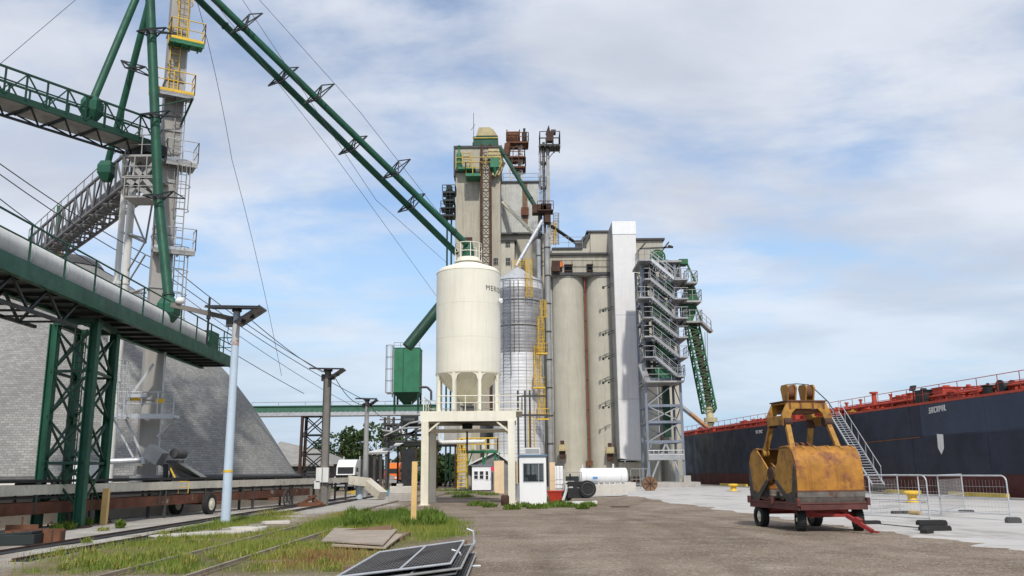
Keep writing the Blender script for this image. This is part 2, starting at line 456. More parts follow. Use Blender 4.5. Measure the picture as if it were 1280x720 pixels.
SC.cycles.max_bounces = 5; SC.cycles.diffuse_bounces = 2; SC.cycles.glossy_bounces = 2; SC.cycles.transparent_max_bounces = 12

# ================================================================ ground
# quay edge, a straight line in plan
Q1, Q2 = G(1280, 626), G(866, 606.5)
qd = (Q2 - Q1).normalized(); qn = V((qd.y, -qd.x, 0)).normalized()           # qn points to the water
if qn.x < 0: qn = -qn
def quay_x(y): return Q1.x + (y - Q1.y) * qd.x / qd.y

def inside(pts, X, Y):
    """signed distance-like: positive inside the polygon"""
    pts = [(p[0], p[1]) for p in pts]; ins = np.zeros(X.shape, bool); dmin = np.full(X.shape, 1e9)
    for (x0, y0), (x1, y1) in zip(pts, pts[1:] + pts[:1]):
        cond = ((y0 > Y) != (y1 > Y))
        with np.errstate(divide='ignore', invalid='ignore'):
            xi = (x1 - x0) * (Y - y0) / (y1 - y0 + 1e-12) + x0
        ins ^= cond & (X < xi)
        dx, dy = x1 - x0, y1 - y0; t = np.clip(((X - x0) * dx + (Y - y0) * dy) / (dx * dx + dy * dy + 1e-9), 0, 1)
        dmin = np.minimum(dmin, np.hypot(X - x0 - t * dx, Y - y0 - t * dy))
    return np.where(ins, dmin, -dmin)
def pnoise(X, Y, sc, seed, octs=4):
    rng = np.random.default_rng(seed); s = np.zeros(X.shape); a = 1.0; tot = 0
    for o in range(octs):
        for k in range(4):
            th = rng.uniform(0, 2 * PI); ph = rng.uniform(0, 2 * PI); f = sc * 2 ** o * rng.uniform(.7, 1.3)
            s += a * np.sin((X * math.cos(th) + Y * math.sin(th)) * f + ph + 1.5 * np.sin(X * f * .37 * math.sin(th) + Y * f * .41 + ph))
        tot += a * 2.0; a *= .55
    return s / tot
GP = lambda pts: [tuple(G(*p)[:2]) for p in pts]
GRASS = [GP([(0, 719), (0, 712), (60, 698), (150, 680), (225, 670), (310, 668), (345, 660), (400, 655), (440, 642), (540, 643), (572, 655), (578, 666), (560, 676), (490, 686), (470, 700), (440, 719)]),
         GP([(160, 671), (250, 656), (290, 647), (352, 641), (345, 652), (290, 659), (200, 671)])]
PAVE = [GP([(0, 719), (0, 640), (150, 632), (300, 626), (450, 618), (500, 621), (500, 632), (420, 640), (340, 655), (150, 682), (60, 700)])]
_u1 = np.concatenate([[-1500, -600, -250, -120, -70, -45, -33], np.arange(-26, 26.01, .2), [29, 33, 40, 60, 120, 300, 800]])
_v1 = np.concatenate([[-200, -60, -20, 0, 4, 7], np.arange(9, 66.01, .2), np.arange(67, 130, 2.0), [140, 160, 200, 280, 450, 900, 2500]])
X, Y = np.meshgrid(_u1, _v1); qx = Q1.x + (Y - Q1.y) * qd.x / qd.y
n1 = pnoise(X, Y, .55, 3); n2 = pnoise(X, Y, 2.6, 5); n3 = pnoise(X, Y, .18, 11)
near = (np.abs(X) < 27) & (Y > 8) & (Y < 67)
Zg = np.where(near, .018 * n1 + .012 * n2, 0.0) + np.where(X > qx + .4, -4.0, 0.0)
grass_m = np.max([inside(p, X, Y) for p in GRASS], 0) + .35 * n1 + .25 * n2
grass_m = np.clip(grass_m / .5 + .4, 0, 1)
bare = np.clip((n3 * .9 + n2 * .5 - .40) * 3, 0, 1); grass_a = grass_m * (1 - .6 * bare)
pave_m = np.clip((np.max([inside(p, X, Y) for p in PAVE], 0) + .5 * n1 + .2 * n2) / .7 + .3, 0, 1) * (1 - np.clip(n1 * 1.6 - .5, 0, .8))
GRASS_FN = lambda x, y: None
nx, ny = len(_u1), len(_v1)
idx = np.arange(nx * ny).reshape(ny, nx)
fq = np.stack([idx[:-1, :-1], idx[:-1, 1:], idx[1:, 1:], idx[1:, :-1]], -1).reshape(-1, 4)
me = bpy.data.meshes.new('ground'); vs = np.stack([X, Y, Zg], -1).reshape(-1, 3).astype(np.float32)
me.vertices.add(len(vs)); me.vertices.foreach_set('co', vs.ravel())
me.loops.add(fq.size); me.loops.foreach_set('vertex_index', fq.ravel().astype(np.int32))
me.polygons.add(len(fq)); me.polygons.foreach_set('loop_start', np.arange(len(fq), dtype=np.int32) * 4)
def tracks_mask():
    out = np.zeros(X.shape)
    for pix in ([(560, 628), (590, 650), (620, 690), (640, 760)], [(690, 640), (760, 650), (850, 668), (960, 700), (1100, 760)], [(700, 634), (800, 640), (900, 652), (1000, 680), (1120, 730)], [(760, 760), (740, 700), (735, 660), (760, 634), (800, 622)], [(900, 760), (860, 700), (800, 660), (720, 640)], [(1280, 716), (1100, 690), (980, 672), (860, 660), (740, 656)]):
        pts = [G(*p) for p in pix]
        for off in (-.85, .85):
            for a, b in zip(pts[:-1], pts[1:]):
                d = (b - a).normalized(); nx_, ny_ = -d.y, d.x; ax_, ay_ = a.x + nx_ * off, a.y + ny_ * off; L0 = (b - a).length
                t = np.clip((X - ax_) * d.x + (Y - ay_) * d.y, 0, L0); dist = np.hypot(X - ax_ - t * d.x, Y - ay_ - t * d.y)
                out = np.maximum(out, np.clip(1.25 - dist / .26, 0, 1))
    return out * np.clip(.6 + .9 * n1, .1, 1)
for nm, arr in (('grassy', grass_a), ('paved', pave_m), ('tracked', tracks_mask())):
    a = me.attributes.new(nm, 'FLOAT', 'POINT'); a.data.foreach_set('value', arr.ravel().astype(np.float32))
me.polygons.foreach_set('use_smooth', [True] * len(fq)); me.update(calc_edges=True)
ground = bpy.data.objects.new('ground', me); COL.objects.link(ground); tag(ground, kind='structure')

def ground_material():
    m = bpy.data.materials.new('gravel_yard'); m.use_nodes = True; nt = m.node_tree; L = nt.links; b = nt.nodes['Principled BSDF']
    tc = _n(nt, 'ShaderNodeTexCoord'); co = tc.outputs['Object']
    def nz(sc, det=6, rg=.6, scl=None):
        v = co
        if scl:
            mp = _n(nt, 'ShaderNodeMapping'); mp.inputs['Scale'].default_value = scl; L.new(co, mp.inputs['Vector']); v = mp.outputs[0]
        x = _n(nt, 'ShaderNodeTexNoise'); x.inputs['Scale'].default_value = sc; x.inputs['Detail'].default_value = det; x.inputs['Roughness'].default_value = rg
        L.new(v, x.inputs['Vector']); return x.outputs['Fac']
    def rp(f, a, c, lo=0., hi=1.):
        x = _n(nt, 'ShaderNodeMapRange'); 
        for i, q in enumerate((a, c, lo, hi)): x.inputs[i + 1].default_value = q
        L.new(f, x.inputs[0]); return x.outputs[0]
    def mix(f, a, c):
        x = _n(nt, 'ShaderNodeMix', data_type='RGBA')
        if isinstance(f, float): x.inputs[0].default_value = f
        else: L.new(f, x.inputs[0])
        for k, w in ((6, a), (7, c)):
            if isinstance(w, tuple): x.inputs[k].default_value = (*w, 1)
            else: L.new(w, x.inputs[k])
        return x.outputs[2]
    def at(nm):
        x = _n(nt, 'ShaderNodeAttribute', attribute_name=nm); return x.outputs['Fac']
    grav = mix(rp(nz(.35), .35, .65), (.18, .136, .098), (.29, .232, .176))
    grav = mix(rp(nz(.9, 8, .72, (.6, 1, 1)), .52, .72, 0, .6), grav, (.42, .38, .325))   # pale crushed stone showing through
    grav = mix(rp(nz(.4, 5), .54, .72, 0, .55), grav, (.115, .084, .06))         # damp patches
    vo = _n(nt, 'ShaderNodeTexVoronoi'); vo.inputs['Scale'].default_value = 26; L.new(co, vo.inputs['Vector'])
    vc = _n(nt, 'ShaderNodeSeparateColor'); L.new(vo.outputs['Color'], vc.inputs[0])
    grav = mix(rp(vc.outputs[0], .80, .95, 0, .6), grav, (.46, .41, .35)); grav = mix(rp(vc.outputs[1], .80, .95, 0, .55), grav, (.07, .055, .045))
    pav = mix(rp(nz(.6), .35, .65), (.35, .325, .29), (.50, .475, .43)); pav = mix(rp(nz(2.2, 7, .7), .55, .75, 0, .8), pav, (.20, .165, .13))
    pav = mix(rp(vc.outputs[2], .80, .95, 0, .5), pav, (.22, .19, .16))
    gr = mix(rp(nz(1.0), .35, .65), (.13, .12, .05), (.20, .165, .09))
    gr = mix(rp(nz(5.0, 5), .5, .65, 0, .8), gr, (.10, .13, .03))
    tk_ = _n(nt, 'ShaderNodeMath', operation='MULTIPLY'); L.new(at('tracked'), tk_.inputs[0]); tk_.inputs[1].default_value = .34; grav = mix(tk_.outputs[0], grav, (.095, .072, .055))
    c = mix(at('paved'), grav, pav); c = mix(at('grassy'), c, gr)
    L.new(c, b.inputs['Base Color']); b.inputs['Roughness'].default_value = .95; b.inputs['Specular IOR Level'].default_value = .2
    bp = _n(nt, 'ShaderNodeBump'); bp.inputs['Strength'].default_value = .5; bp.inputs['Distance'].default_value = .06
    hh = _n(nt, 'ShaderNodeMath', operation='ADD'); L.new(nz(9, 6, .7), hh.inputs[0]); L.new(vo.outputs['Distance'], hh.inputs[1])
    L.new(hh.outputs[0], bp.inputs['Height']); L.new(bp.outputs[0], b.inputs['Normal'])
    return m
me.materials.append(ground_material())

# quay apron: a concrete sheet with joints, ragged gravel side
def apron_material():
    m = mat('apron_concrete', (.47, .455, .43), .85, var=.10, scale=.35, bump=.1, bscale=10)
    nt = m.node_tree; L = nt.links; b = nt.nodes['Principled BSDF']; src = b.inputs['Base Color'].links[0].from_socket
    tc = _n(nt, 'ShaderNodeTexCoord'); mp = _n(nt, 'ShaderNodeMapping'); mp.inputs['Rotation'].default_value = (0, 0, -math.atan2(qd.y, qd.x)); L.new(tc.outputs['Object'], mp.inputs[0])
    br = _n(nt, 'ShaderNodeTexBrick'); br.offset = 0; br.inputs['Scale'].default_value = 1; br.inputs['Mortar Size'].default_value = .03; br.inputs['Brick Width'].default_value = 6.0; br.inputs['Row Height'].default_value = 4.5
    L.new(mp.outputs[0], br.inputs['Vector'])
    x = _n(nt, 'ShaderNodeMix', data_type='RGBA'); ml = _n(nt, 'ShaderNodeMath', operation='MULTIPLY'); ml.inputs[1].default_value = .55; L.new(br.outputs['Fac'], ml.inputs[0]); L.new(ml.outputs[0], x.inputs[0])
    L.new(src, x.inputs[6]); x.inputs[7].default_value = (.15, .14, .125, 1)
    nz = _n(nt, 'ShaderNodeTexNoise'); nz.inputs['Scale'].default_value = .45; nz.inputs['Detail'].default_value = 6; nz.inputs['Roughness'].default_value = .65
    m2 = _n(nt, 'ShaderNodeMapping'); m2.inputs['Scale'].default_value = (1, .55, 1); L.new(tc.outputs['Object'], m2.inputs[0]); L.new(m2.outputs[0], nz.inputs['Vector'])
    rp = _n(nt, 'ShaderNodeMapRange'); rp.inputs[1].default_value = .53; rp.inputs[2].default_value = .68; rp.inputs[4].default_value = .70; L.new(nz.outputs['Fac'], rp.inputs[0])
    y = _n(nt, 'ShaderNodeMix', data_type='RGBA'); L.new(rp.outputs[0], y.inputs[0]); L.new(x.outputs[2], y.inputs[6]); y.inputs[7].default_value = (.20, .185, .165, 1)
    L.new(y.outputs[2], b.inputs['Base Color']); return m
ap = [(740, 622), (786, 619.5), (860, 630), (931, 640), (1000, 649), (1060, 657), (1100, 663), (1190, 675), (1280, 689), (1400, 708)]
rag = []
rr = random.Random(3)
for (a, b_) in zip(ap[:-1], ap[1:]):
    p, q = G(*a), G(*b_)
    for i in range(14):
        m_ = p.lerp(q, i / 14); dd_ = (q - p).normalized(); s_ = len(rag); rag.append(m_ + V((-dd_.y, dd_.x, 0)) * (rr.uniform(-.10, .10) + .22 * math.sin(s_ * .45) + .14 * math.sin(s_ * 1.1 + 1)))
rag.append(G(*ap[-1]))
ex = V((quay_x(8), 8, 0)); far = V((quay_x(140), 140, 0)); farl = V((rag[0].x, 140, 0))
q_in = -.35
apron = MB(); op_ = [(p.x, p.y, .034) for p in rag] + [(ex.x + q_in, 8, .034), (far.x + q_in, 140, .034), (farl.x, 140, .034)]; n_ = len(op_); apron.add(op_, [tuple(range(n_))]); k_ = len(rag); out_ = []
for i in range(k_):
    a_, b_ = rag[max(0, i - 3)], rag[min(k_ - 1, i + 3)]; n2_ = V((b_.y - a_.y, -(b_.x - a_.x), 0)).normalized()
    if n2_.dot(V((-1, -.6, 0))) < 0: n2_ = -n2_
    out_.append(rag[i] + n2_ * .5)
apron.add([(p.x, p.y, .034) for p in rag] + [(p.x, p.y, -.05) for p in out_], [(i, k_ + i, k_ + i + 1, i + 1) for i in range(k_ - 1)])
apron.build('quay_apron', apron_material(), kind='structure')
qw = MB(); a0, a1 = V((quay_x(2), 2, 0)), V((quay_x(150), 150, 0)); c0, c1 = a0 - qn * .35, a1 - qn * .35
qw.prism([c0 + V((0, 0, -3)), a0 + qn * .12 + V((0, 0, -3)), a0 + qn * .12 + V((0, 0, .12)), c0 + V((0, 0, .12))], a1 - a0)
qw.build('quay_wall', M['concrete_grey'], kind='structure')
wm = mat('harbour_water', (.02, .03, .03), .12, var=.2, bump=.3, bscale=1.5)
wt = MB(); wt.sheet([(quay_x(-150) - 30, -150, -1.6), (900, -150, -1.6), (900, 2500, -1.6), (quay_x(150) - 3, 150, -1.6), (quay_x(2) - 1, 2, -1.6)])
wt.build('harbour_water', wm, kind='structure')

# ================================================================ grass (one mass)
rng = np.random.default_rng(42)
xs, ys = [], []
for poly, n in zip(GRASS, (95000, 15000)):
    px_ = np.array(poly); x0, y0 = px_.min(0) - .5; x1, y1 = px_.max(0) + .5
    xx = rng.uniform(x0, x1, n * 2); yy = rng.uniform(y0, y1, n * 2); xs.append(xx); ys.append(yy)
xx = np.concatenate(xs); yy = np.concatenate(ys)
N1 = pnoise(xx, yy, .55, 3); N2 = pnoise(xx, yy, 2.6, 5); N3 = pnoise(xx, yy, .18, 11)
gm = np.clip((np.max([inside(p, xx, yy) for p in GRASS], 0) + .5 * N1 + .45 * N2) / 1.0 + .42, 0, 1) * (1 - np.clip((N3 * .9 + N2 * .5 - .40) * 3, 0, 1) * .9)
lush_c = G(490, 652); lush = np.exp(-(((xx - lush_c.x) / 2.2) ** 2 + ((yy - lush_c.y) / 3.5) ** 2))
dry_c = G(400, 702); dry = np.exp(-(((xx - dry_c.x) / 1.3) ** 2 + ((yy - dry_c.y) / 2.0) ** 2))
slab_c = G(255, 668); slab = np.exp(-(((xx - slab_c.x) / 1.6) ** 2 + ((yy - slab_c.y) / 1.0) ** 2))
# worn strip of crushed stone along the near rails
thin = np.clip(.62 + 1.2 * pnoise(xx, yy, 1.1, 21), .05, 1)
keep = rng.random(len(xx)) < gm * (.62 * thin + .5 * lush) * (1 - .9 * slab)
xx, yy, N1, N2, lush, dry = (a[keep] for a in (xx, yy, N1, N2, lush, dry))
n = len(xx); hgt = (.07 + .07 * np.clip(N2 + .5, 0, 1.5) + .16 * lush) * rng.uniform(.5, 1.5, n); wid = rng.uniform(.006, .013, n)
th = rng.uniform(0, 2 * PI, n); ln = rng.uniform(0, .6, n) * hgt; lt = rng.uniform(0, 2 * PI, n)
base = np.stack([xx, yy, np.zeros(n) - .01], -1); sd_ = np.stack([np.cos(th), np.sin(th), np.zeros(n)], -1) * wid[:, None]
tip = base + np.stack([np.cos(lt) * ln, np.sin(lt) * ln, hgt], -1)
tr = np.stack([base - sd_, base + sd_, tip], 1)
tint = np.clip(.52 + .28 * N1 + .16 * rng.normal(size=n) - .5 * lush + .5 * dry, 0, 1)
g = quads_object('grass', M['grass'], tr, 3, tint); tag(g, kind='stuff')
def weed_patch(name, spots, n, h, seed, tints=(.0, .45), lw=.022):
    rng = np.random.default_rng(seed); out = []
    for (x, y, r_) in spots:
        a = rng.uniform(0, 2 * PI, n); rr_ = r_ * np.sqrt(rng.random(n)); hh = h * rng.uniform(.3, 1.1, n) * (1 - .5 * rr_ / r_)
        b0 = np.stack([x + np.cos(a) * rr_, y + np.sin(a) * rr_, np.zeros(n)], -1); la = rng.uniform(0, 2 * PI, n); ll = hh * rng.uniform(.1, .8, n)
        t0 = b0 + np.stack([np.cos(la) * ll, np.sin(la) * ll, hh], -1); s0 = np.stack([-np.sin(la), np.cos(la), np.zeros(n)], -1) * lw
        out.append(np.stack([b0 - s0 * .5, b0 * .45 + t0 * .55 - s0 * 1.2, t0, b0 * .45 + t0 * .55 + s0 * 1.2], 1))
    out = np.concatenate(out); return quads_object(name, M['grass'], out, 4, rng.uniform(*tints, len(out)))
sp_ = [(*G(x, y)[:2], r_) for x, y, r_ in ((596, 632, .5), (612, 634, .35), (640, 637, .4), (655, 634, .4), (672, 636, .5), (688, 634, .6), (700, 631, .5), (712, 634, .4), (735, 633, .4), (728, 636, .3), (690, 626, .7), (707, 619, .6),
       (95, 656, .22), (108, 657, .2), (85, 662, .2), (70, 665, .15), (150, 660, .12), (360, 616, 1.2), (335, 618, 1.0), (385, 613, 1.5), (410, 612, 1.6), (572, 618, 1.0), (580, 622, .8), (560, 614, 1.6), (590, 617, 1.0), (610, 619, .8), (480, 614, 1.5), (505, 606, 3))]
tag(weed_patch('weeds', sp_, 300, .34, 8), kind='stuff')
wr_ = random.Random(5); sp2 = [(*G(wr_.uniform(438, 548), wr_.uniform(643, 660))[:2], wr_.uniform(.2, .5)) for _ in range(34)] + [(*G(wr_.uniform(60, 420), wr_.uniform(662, 716))[:2], wr_.uniform(.10, .28)) for _ in range(46)]
tag(weed_patch('tall_weeds', sp2[:34], 200, .44, 18, (.0, .42), .015), kind='stuff'); tag(weed_patch('dry_weeds', sp2[34:], 110, .22, 19, (.25, .85), .008), kind='stuff')
# ================================================================ ship
def S(px, py, off=1.2):
    """point on the ship's side (a vertical plane off metres outside the quay edge) seen at the pixel"""
    d = ray(px, py); o = Q1 + qn * off
    t = ((o - CAM).dot(qn)) / d.dot(qn)
    return CAM + d * t
sA, sB = S(1280, 489.5), S(866, 543)
DECKZ = (sA.z + sB.z) / 2
OFF = 1.2
def sp3(s, z, off=OFF):      # s metres along the hull from its near reference point
    return Q1 + qd * s + qn * off + V((0, 0, z))
def s_of(px, py): return (S(px, py) - Q1).dot(qd)
SL0, SL1 = -26.0, 84.0
ship = thing('cargo_ship', 'long dark navy cargo ship with rust red deck gear moored along the quay', 'ship', sp3(SL0, -1.6))
hull_m = mat('navy_hull', (.015, .020, .038), .5, var=.45, scale=.22, streak=.35, spec=.3, bump=.06, bscale=.6, rust=.10, rcol=(.06, .035, .03))
hull_m2 = mat('navy_hull_repainted', (.032, .042, .075), .45, var=.15, scale=.4, streak=.1, spec=.3)
boot_m = mat('red_boot_topping', (.085, .016, .014), .65, var=.35, scale=.5, streak=.6, rust=.1)
zb = S(1230, 593).z
def hull_piece(z0, z1, th=14.0, s0=SL0, s1=SL1, off=OFF):
    m = MB(); a, b = sp3(s0, z0, off), sp3(s1, z0, off); w = qn * th; up = V((0, 0, z1 - z0))
    m.prism([a, a + w, a + w + up, a + up], b - a); return m
hull_piece(zb, DECKZ).build('hull', hull_m, ship)
hull_piece(-2.6, zb, 13.94, off=OFF + .03).build('boot_topping', boot_m, ship)
s_p = s_of(1152, 530)
hp = hull_piece(S(1152, 546).z, DECKZ - .06, .012, SL0, s_p, OFF - .010); hp.build('repainted_plates', hull_m2, ship)
# plate seams, rubbing strake, deck edge
m = MB()
for z in (zb + 1.1, zb + 2.3):
    m.bar(sp3(SL0, z), sp3(SL1, z), .03, .03)
for s in np.arange(SL0, SL1, 7.5):
    m.bar(sp3(s, zb), sp3(s, DECKZ), .025, .025)
m.build('plate_seams', hull_m, ship)
m = MB(); m.bar(sp3(SL0, DECKZ + .03, OFF + .1), sp3(SL1, DECKZ + .03, OFF + .1), .24, .14); m.build('sheer_strake', M['deck_red'], ship)
# white marks
def smark(pts, name, off=OFF - .03, mm=M['white_dirty'], ext=.02):
    m = MB(); m.prism([S(x, y, off) for x, y in pts], qn * ext); m.build(name, mm, ship)
smark([(1171, 542.5), (1178.5, 543), (1179.5, 561), (1176.8, 568), (1172.5, 560)], 'white_arrow_mark')
def strokes(x0, x1, ytop, ybot, pattern):
    m = MB(); k = len(pattern); 
    for i, c in enumerate(pattern):
        a = x0 + (x1 - x0) * i / k; b = x0 + (x1 - x0) * (i + .72) / k; dy = (ytop[1] - ytop[0]) * i / k
        t, bt = ytop[0] + dy, ybot[0] + (ybot[1] - ybot[0]) * i / k; mid = (t + bt) / 2; w = (b - a) * .34; hh = (bt - t) * .2
        segs = {'A': (a, t, b, t + hh), 'D': (a, mid - hh / 2, b, mid + hh / 2), 'G': (a, bt - hh, b, bt), 'F': (a, t, a + w, mid), 'E': (a, mid, a + w, bt), 'B': (b - w, t, b, mid), 'C': (b - w, mid, b, bt)}
        for q in c:
            u0, v0, u1, v1 = segs[q]; m.prism([S(u0, v0, OFF - .03), S(u1, v0, OFF - .03), S(u1, v1, OFF - .03), S(u0, v1, OFF - .03)], qn * .02)
    return m
strokes(1161, 1183, (509.5, 505), (517, 512.5), ['AFDCG', 'FEBCAG', 'AFEG', 'FEDBC', 'ABFED', 'AFEGBC', 'FEG']).build('white_draught_lettering', M['white_dirty'], ship)
strokes(944.5, 953.5, (538.2, 537), (542, 541), ['AFDCG', 'FEAG', 'FEBC', 'AFEG']).build('white_name_lettering', M['white_dirty'], ship)
m = MB(); m.bar(S(1080, 553.5), S(1150, 546.5), .06, .07); m.build('rust_scrape', M['rust'], ship)
# railing along the deck edge: posts and two wires
m = MB(); m.rail([sp3(SL0, DECKZ + .05, OFF + .15), sp3(SL1, DECKZ + .05, OFF + .15)], h=1.0, step=1.8, r=.022, mids=(.55,)); m.build('deck_railing', M['deck_red'], ship)
# bulwark coaming and hatch line farther in
m = MB()
m.bar(sp3(SL0, DECKZ + .35, OFF + 3.2), sp3(SL1, DECKZ + .35, OFF + 3.2), .3, .7)
m.build('hatch_coaming', M['deck_red'], ship)
rs = random.Random(12)
m = MB()
for s in np.arange(-4, SL1, 5.2):
    m.bx(0, 0, 0, 0, 0, 0); c = sp3(s + 2, DECKZ + .75, OFF + 6.5); m.obox(c, qd * 2.2, qn * 3, V((0, 0, .15)))
m.build('hatch_cover', M['deck_red'], ship)
# long red pipes on stools
m = MB()
for off, z, r_ in ((.8, .45, .10), (1.15, .62, .08), (1.6, .40, .14)):
    m.tube(sp3(SL0, DECKZ + z, OFF + off), sp3(SL1, DECKZ + z, OFF + off), r_, n=8)
for s in np.arange(SL0, SL1, 2.4):
    m.bar(sp3(s, DECKZ, OFF + 1.1), sp3(s, DECKZ + .6, OFF + 1.1), .10); m.bar(sp3(s, DECKZ + .3, OFF + .7), sp3(s, DECKZ + .3, OFF + 1.7), .08)
m.build('deck_pipes', M['deck_red'], ship)
# deck fittings, each a part
def fit(name, px, py_top, w, dpt=.8, off=.9, mm=M['deck_red'], shape='box'):
    c = S(px, py_top, OFF + off); zt = c.z; c = V((c.x, c.y, 0)); m = MB(); z0 = DECKZ
    if shape == 'box':
        m.obox(V((c.x, c.y, (z0 + zt) / 2)), qd * w / 2, qn * dpt / 2, V((0, 0, (zt - z0) / 2)))
        m.tube((c.x, c.y, zt), (c.x, c.y, zt + .18), w * .2, n=8); m.obox(V((c.x, c.y, zt + .03)), qd * (w / 2 + .06), qn * (dpt / 2 + .06), V((0, 0, .03)))
        m.obox(V((c.x, c.y, z0 + (zt - z0) * .4)), qd * (w / 2 + .03), qn * (dpt / 2 + .03), V((0, 0, .04)))
    elif shape == 'mast':
        m.tube((c.x, c.y, z0), (c.x, c.y, zt), w / 2, w / 2 * .8, n=10); m.tube((c.x, c.y, zt - .12), (c.x, c.y, zt), w * .75, n=10); m.tube((c.x, c.y, z0), (c.x, c.y, z0 + .15), w, n=10)
    elif shape == 'bollard':
        for k in (-1, 1):
            q = c + qd * k * w * .7; m.tube((q.x, q.y, z0), (q.x, q.y, zt), w / 2.2, n=10); m.tube((q.x, q.y, zt - .08), (q.x, q.y, zt), w / 1.7, n=10)
        m.obox(V((c.x, c.y, z0 + .05)), qd * w * 1.6, qn * .3, V((0, 0, .05)))
    elif shape == 'drum':
        zc = (z0 + zt) / 2 + .05; rr_ = (zt - z0) / 2
        a, b = c - qn * w / 2, c + qn * w / 2
        m.tube((a.x, a.y, zc), (b.x, b.y, zc), rr_ * .6, n=16)
        for q in (a, b): 
            e = qn * .05; m.tube(V((q.x, q.y, zc)) - e, V((q.x, q.y, zc)) + e, rr_, n=18)
        m.obox(V((c.x, c.y, z0 + .08)), qd * rr_, qn * w * .7, V((0, 0, .08)))
    return m.build(name, mm, ship)
fit('vent_mast', 1092, 490, .38, shape='mast'); fit('vent_mast', 1113, 492.5, .16, shape='mast'); fit('vent_mast', 1075.5, 499, .18, shape='mast'); fit('vent_mast', 1058, 503, .20, shape='mast')
fit('deck_house', 1183, 485.5, 1.1, 1.2, 1.4); fit('winch_housing', 1198, 491, .7, .9, 1.2); fit('winch_housing', 1143, 492.5, .5, .8, 1.3)
fit('dark_locker', 1154.5, 489, 1.0, .6, .7, M['black_steel'])
fit('mooring_winch', 1257, 476, .7, shape='drum', off=.8, mm=M['black_steel']); fit('winch_housing', 1270, 481, .6, .8, 1.2)
fit('dark_vent', 1235, 483, .42, .4, .6, M['black_steel']); fit('yellow_locker', 1066, 515, .5, .6, .6, M['yellow_dull'])
for px_, yt, w, sh in ((1130, 505, .30, 'bollard'), (1104, 511, .26, 'bollard'), (1215, 495.5, .34, 'bollard'), (1046, 512.5, .30, 'box'), (1030, 517, .3, 'bollard'), (1005, 521, .35, 'bollard'), (985, 524, .4, 'box'), (962, 523.5, .5, 'box'), (951, 524.5, .5, 'box'),
                      (935, 530, .4, 'bollard'), (920, 531, .5, 'box'), (905, 534, .5, 'bollard'), (893, 535.5, .6, 'box'), (880, 537, .5, 'bollard'), (871, 539, .6, 'box'), (1122, 507, .4, 'box'), (1086, 512, .45, 'box'), (1060, 515, .4, 'box'), (1225, 491, .5, 'box'), (1247, 487, .35, 'box'), (1207, 493, .35, 'box'), (1164, 499, .4, 'bollard'), (1172, 497, .3, 'box')):
    fit({'bollard': 'bitts', 'box': 'vent_box'}[sh], px_, yt, w, .6, rs.uniform(.5, 1.6), shape=sh)
for k in range(46):
    px_ = rs.uniform(868, 1278); sh_ = rs.choice(['box', 'box', 'bollard', 'mast']); yh_ = 543 - (px_ - 866) * (543 - 489.5) / 414; t_ = (px_ - 866) / 414
    fit({'box': 'pipe_manifold', 'bollard': 'bitts', 'mast': 'vent_pipe'}[sh_], px_, yh_ - rs.uniform(4, 11) * (.65 + .8 * t_), {'box': rs.uniform(.3, 1.0), 'bollard': .28, 'mast': .12}[sh_], rs.uniform(.3, .8), rs.uniform(.5, 2.6), shape=sh_)
# floodlight on a pole
c = sp3(s_of(1135, 520), 0, OFF + .5); zt = S(1133, 487).z; m = MB(); m.tube((c.x, c.y, DECKZ), (c.x, c.y, zt), .04, n=6); m.obox((c.x, c.y, zt + .1), qd * .22, qn * .1, V((.05, 0, .16))); m.build('floodlight', M['black_steel'], ship)

# boarding ladder from deck to quay
top, bot = S(1042, 515, .75), S(1098, 606, -.75)
lt_ = thing('gangway_ladder', 'long grey aluminium boarding ladder leaning from the quay up to the ship deck', 'ladder', (bot.x, bot.y, 0))
e = (top - bot).normalized(); sdv = qd.copy(); 
sdv = (G(1106, 608) - G(1080, 606.3)).normalized(); sdv = V((0.80, -.6, 0)).normalized()
m = MB(); m.bar(bot - sdv * .36, top - sdv * .36, .06, .12); m.bar(bot + sdv * .36, top + sdv * .36, .06, .12); m.build('side_rail', M['galv'], lt_)
m = MB(); k = 30
for i in range(k): q = bot.lerp(top, (i + .4) / k); m.bar(q - sdv * .36, q + sdv * .36, .10, .035)
m.build('rungs', M['galv'], lt_)
m = MB(); u = V((0, 0, .85)); o_ = sdv * .40
m.tube(bot + o_ + u + e * .5, top + o_ + u, .026, n=6)
for i in range(7): q = bot.lerp(top, .06 + i / 6.4); m.tube(q + o_, q + o_ + u, .02, n=5)
m.tube(bot - o_ + u * .9 + e * 2, top - o_ + u * .9, .018, n=6); m.build('handrail', M['galv'], lt_)
m = MB(); m.tube(bot + V((0, 0, -.2)) - sdv * .4, bot + V((0, 0, -.2)) + sdv * .4, .14, n=12); m.build('roller', M['black'], lt_)

# mooring bollards on the quay
for px_, py_, sc, lab in ((1141, 629, 1.0, 'yellow mooring bollard on the quay behind the wire fence panels'), (917, 614.5, 1.0, 'yellow mooring bollard on the quay left of the clamshell bucket')):
    b = G(px_, py_); t = thing('mooring_bollard', lab, 'bollard', b)
    m = MB(); m.lathe([(.36, 0), (.36, .06), (.22, .10), (.20, .30), (.23, .36), (.36, .40), (.38, .50), (.33, .56), (.12, .58)], b, 20); m.build('post', M['yellow'], t)
    m = MB(); m.box(b + V((0, 0, .02)), (.9, .9, .05)); m.build('base_plate', M['rust_dark'], t)
# yellow kerb timber at the quay edge, broken lengths
m = MB()
for s0, s1 in ((30, 36), (37, 44), (20, 26.5), (9, 13), (1, 6)):
    a, b = Q1 + qd * s0 - qn * .12, Q1 + qd * s1 - qn * .12; m.bar(a + V((0, 0, .22)), b + V((0, 0, .22)), .2, .2)
tag(m.build('kerb_beam', M['yellow_dull'], origin=Q1), 'worn yellow timber kerb laid in lengths along the quay edge', 'kerb beam')

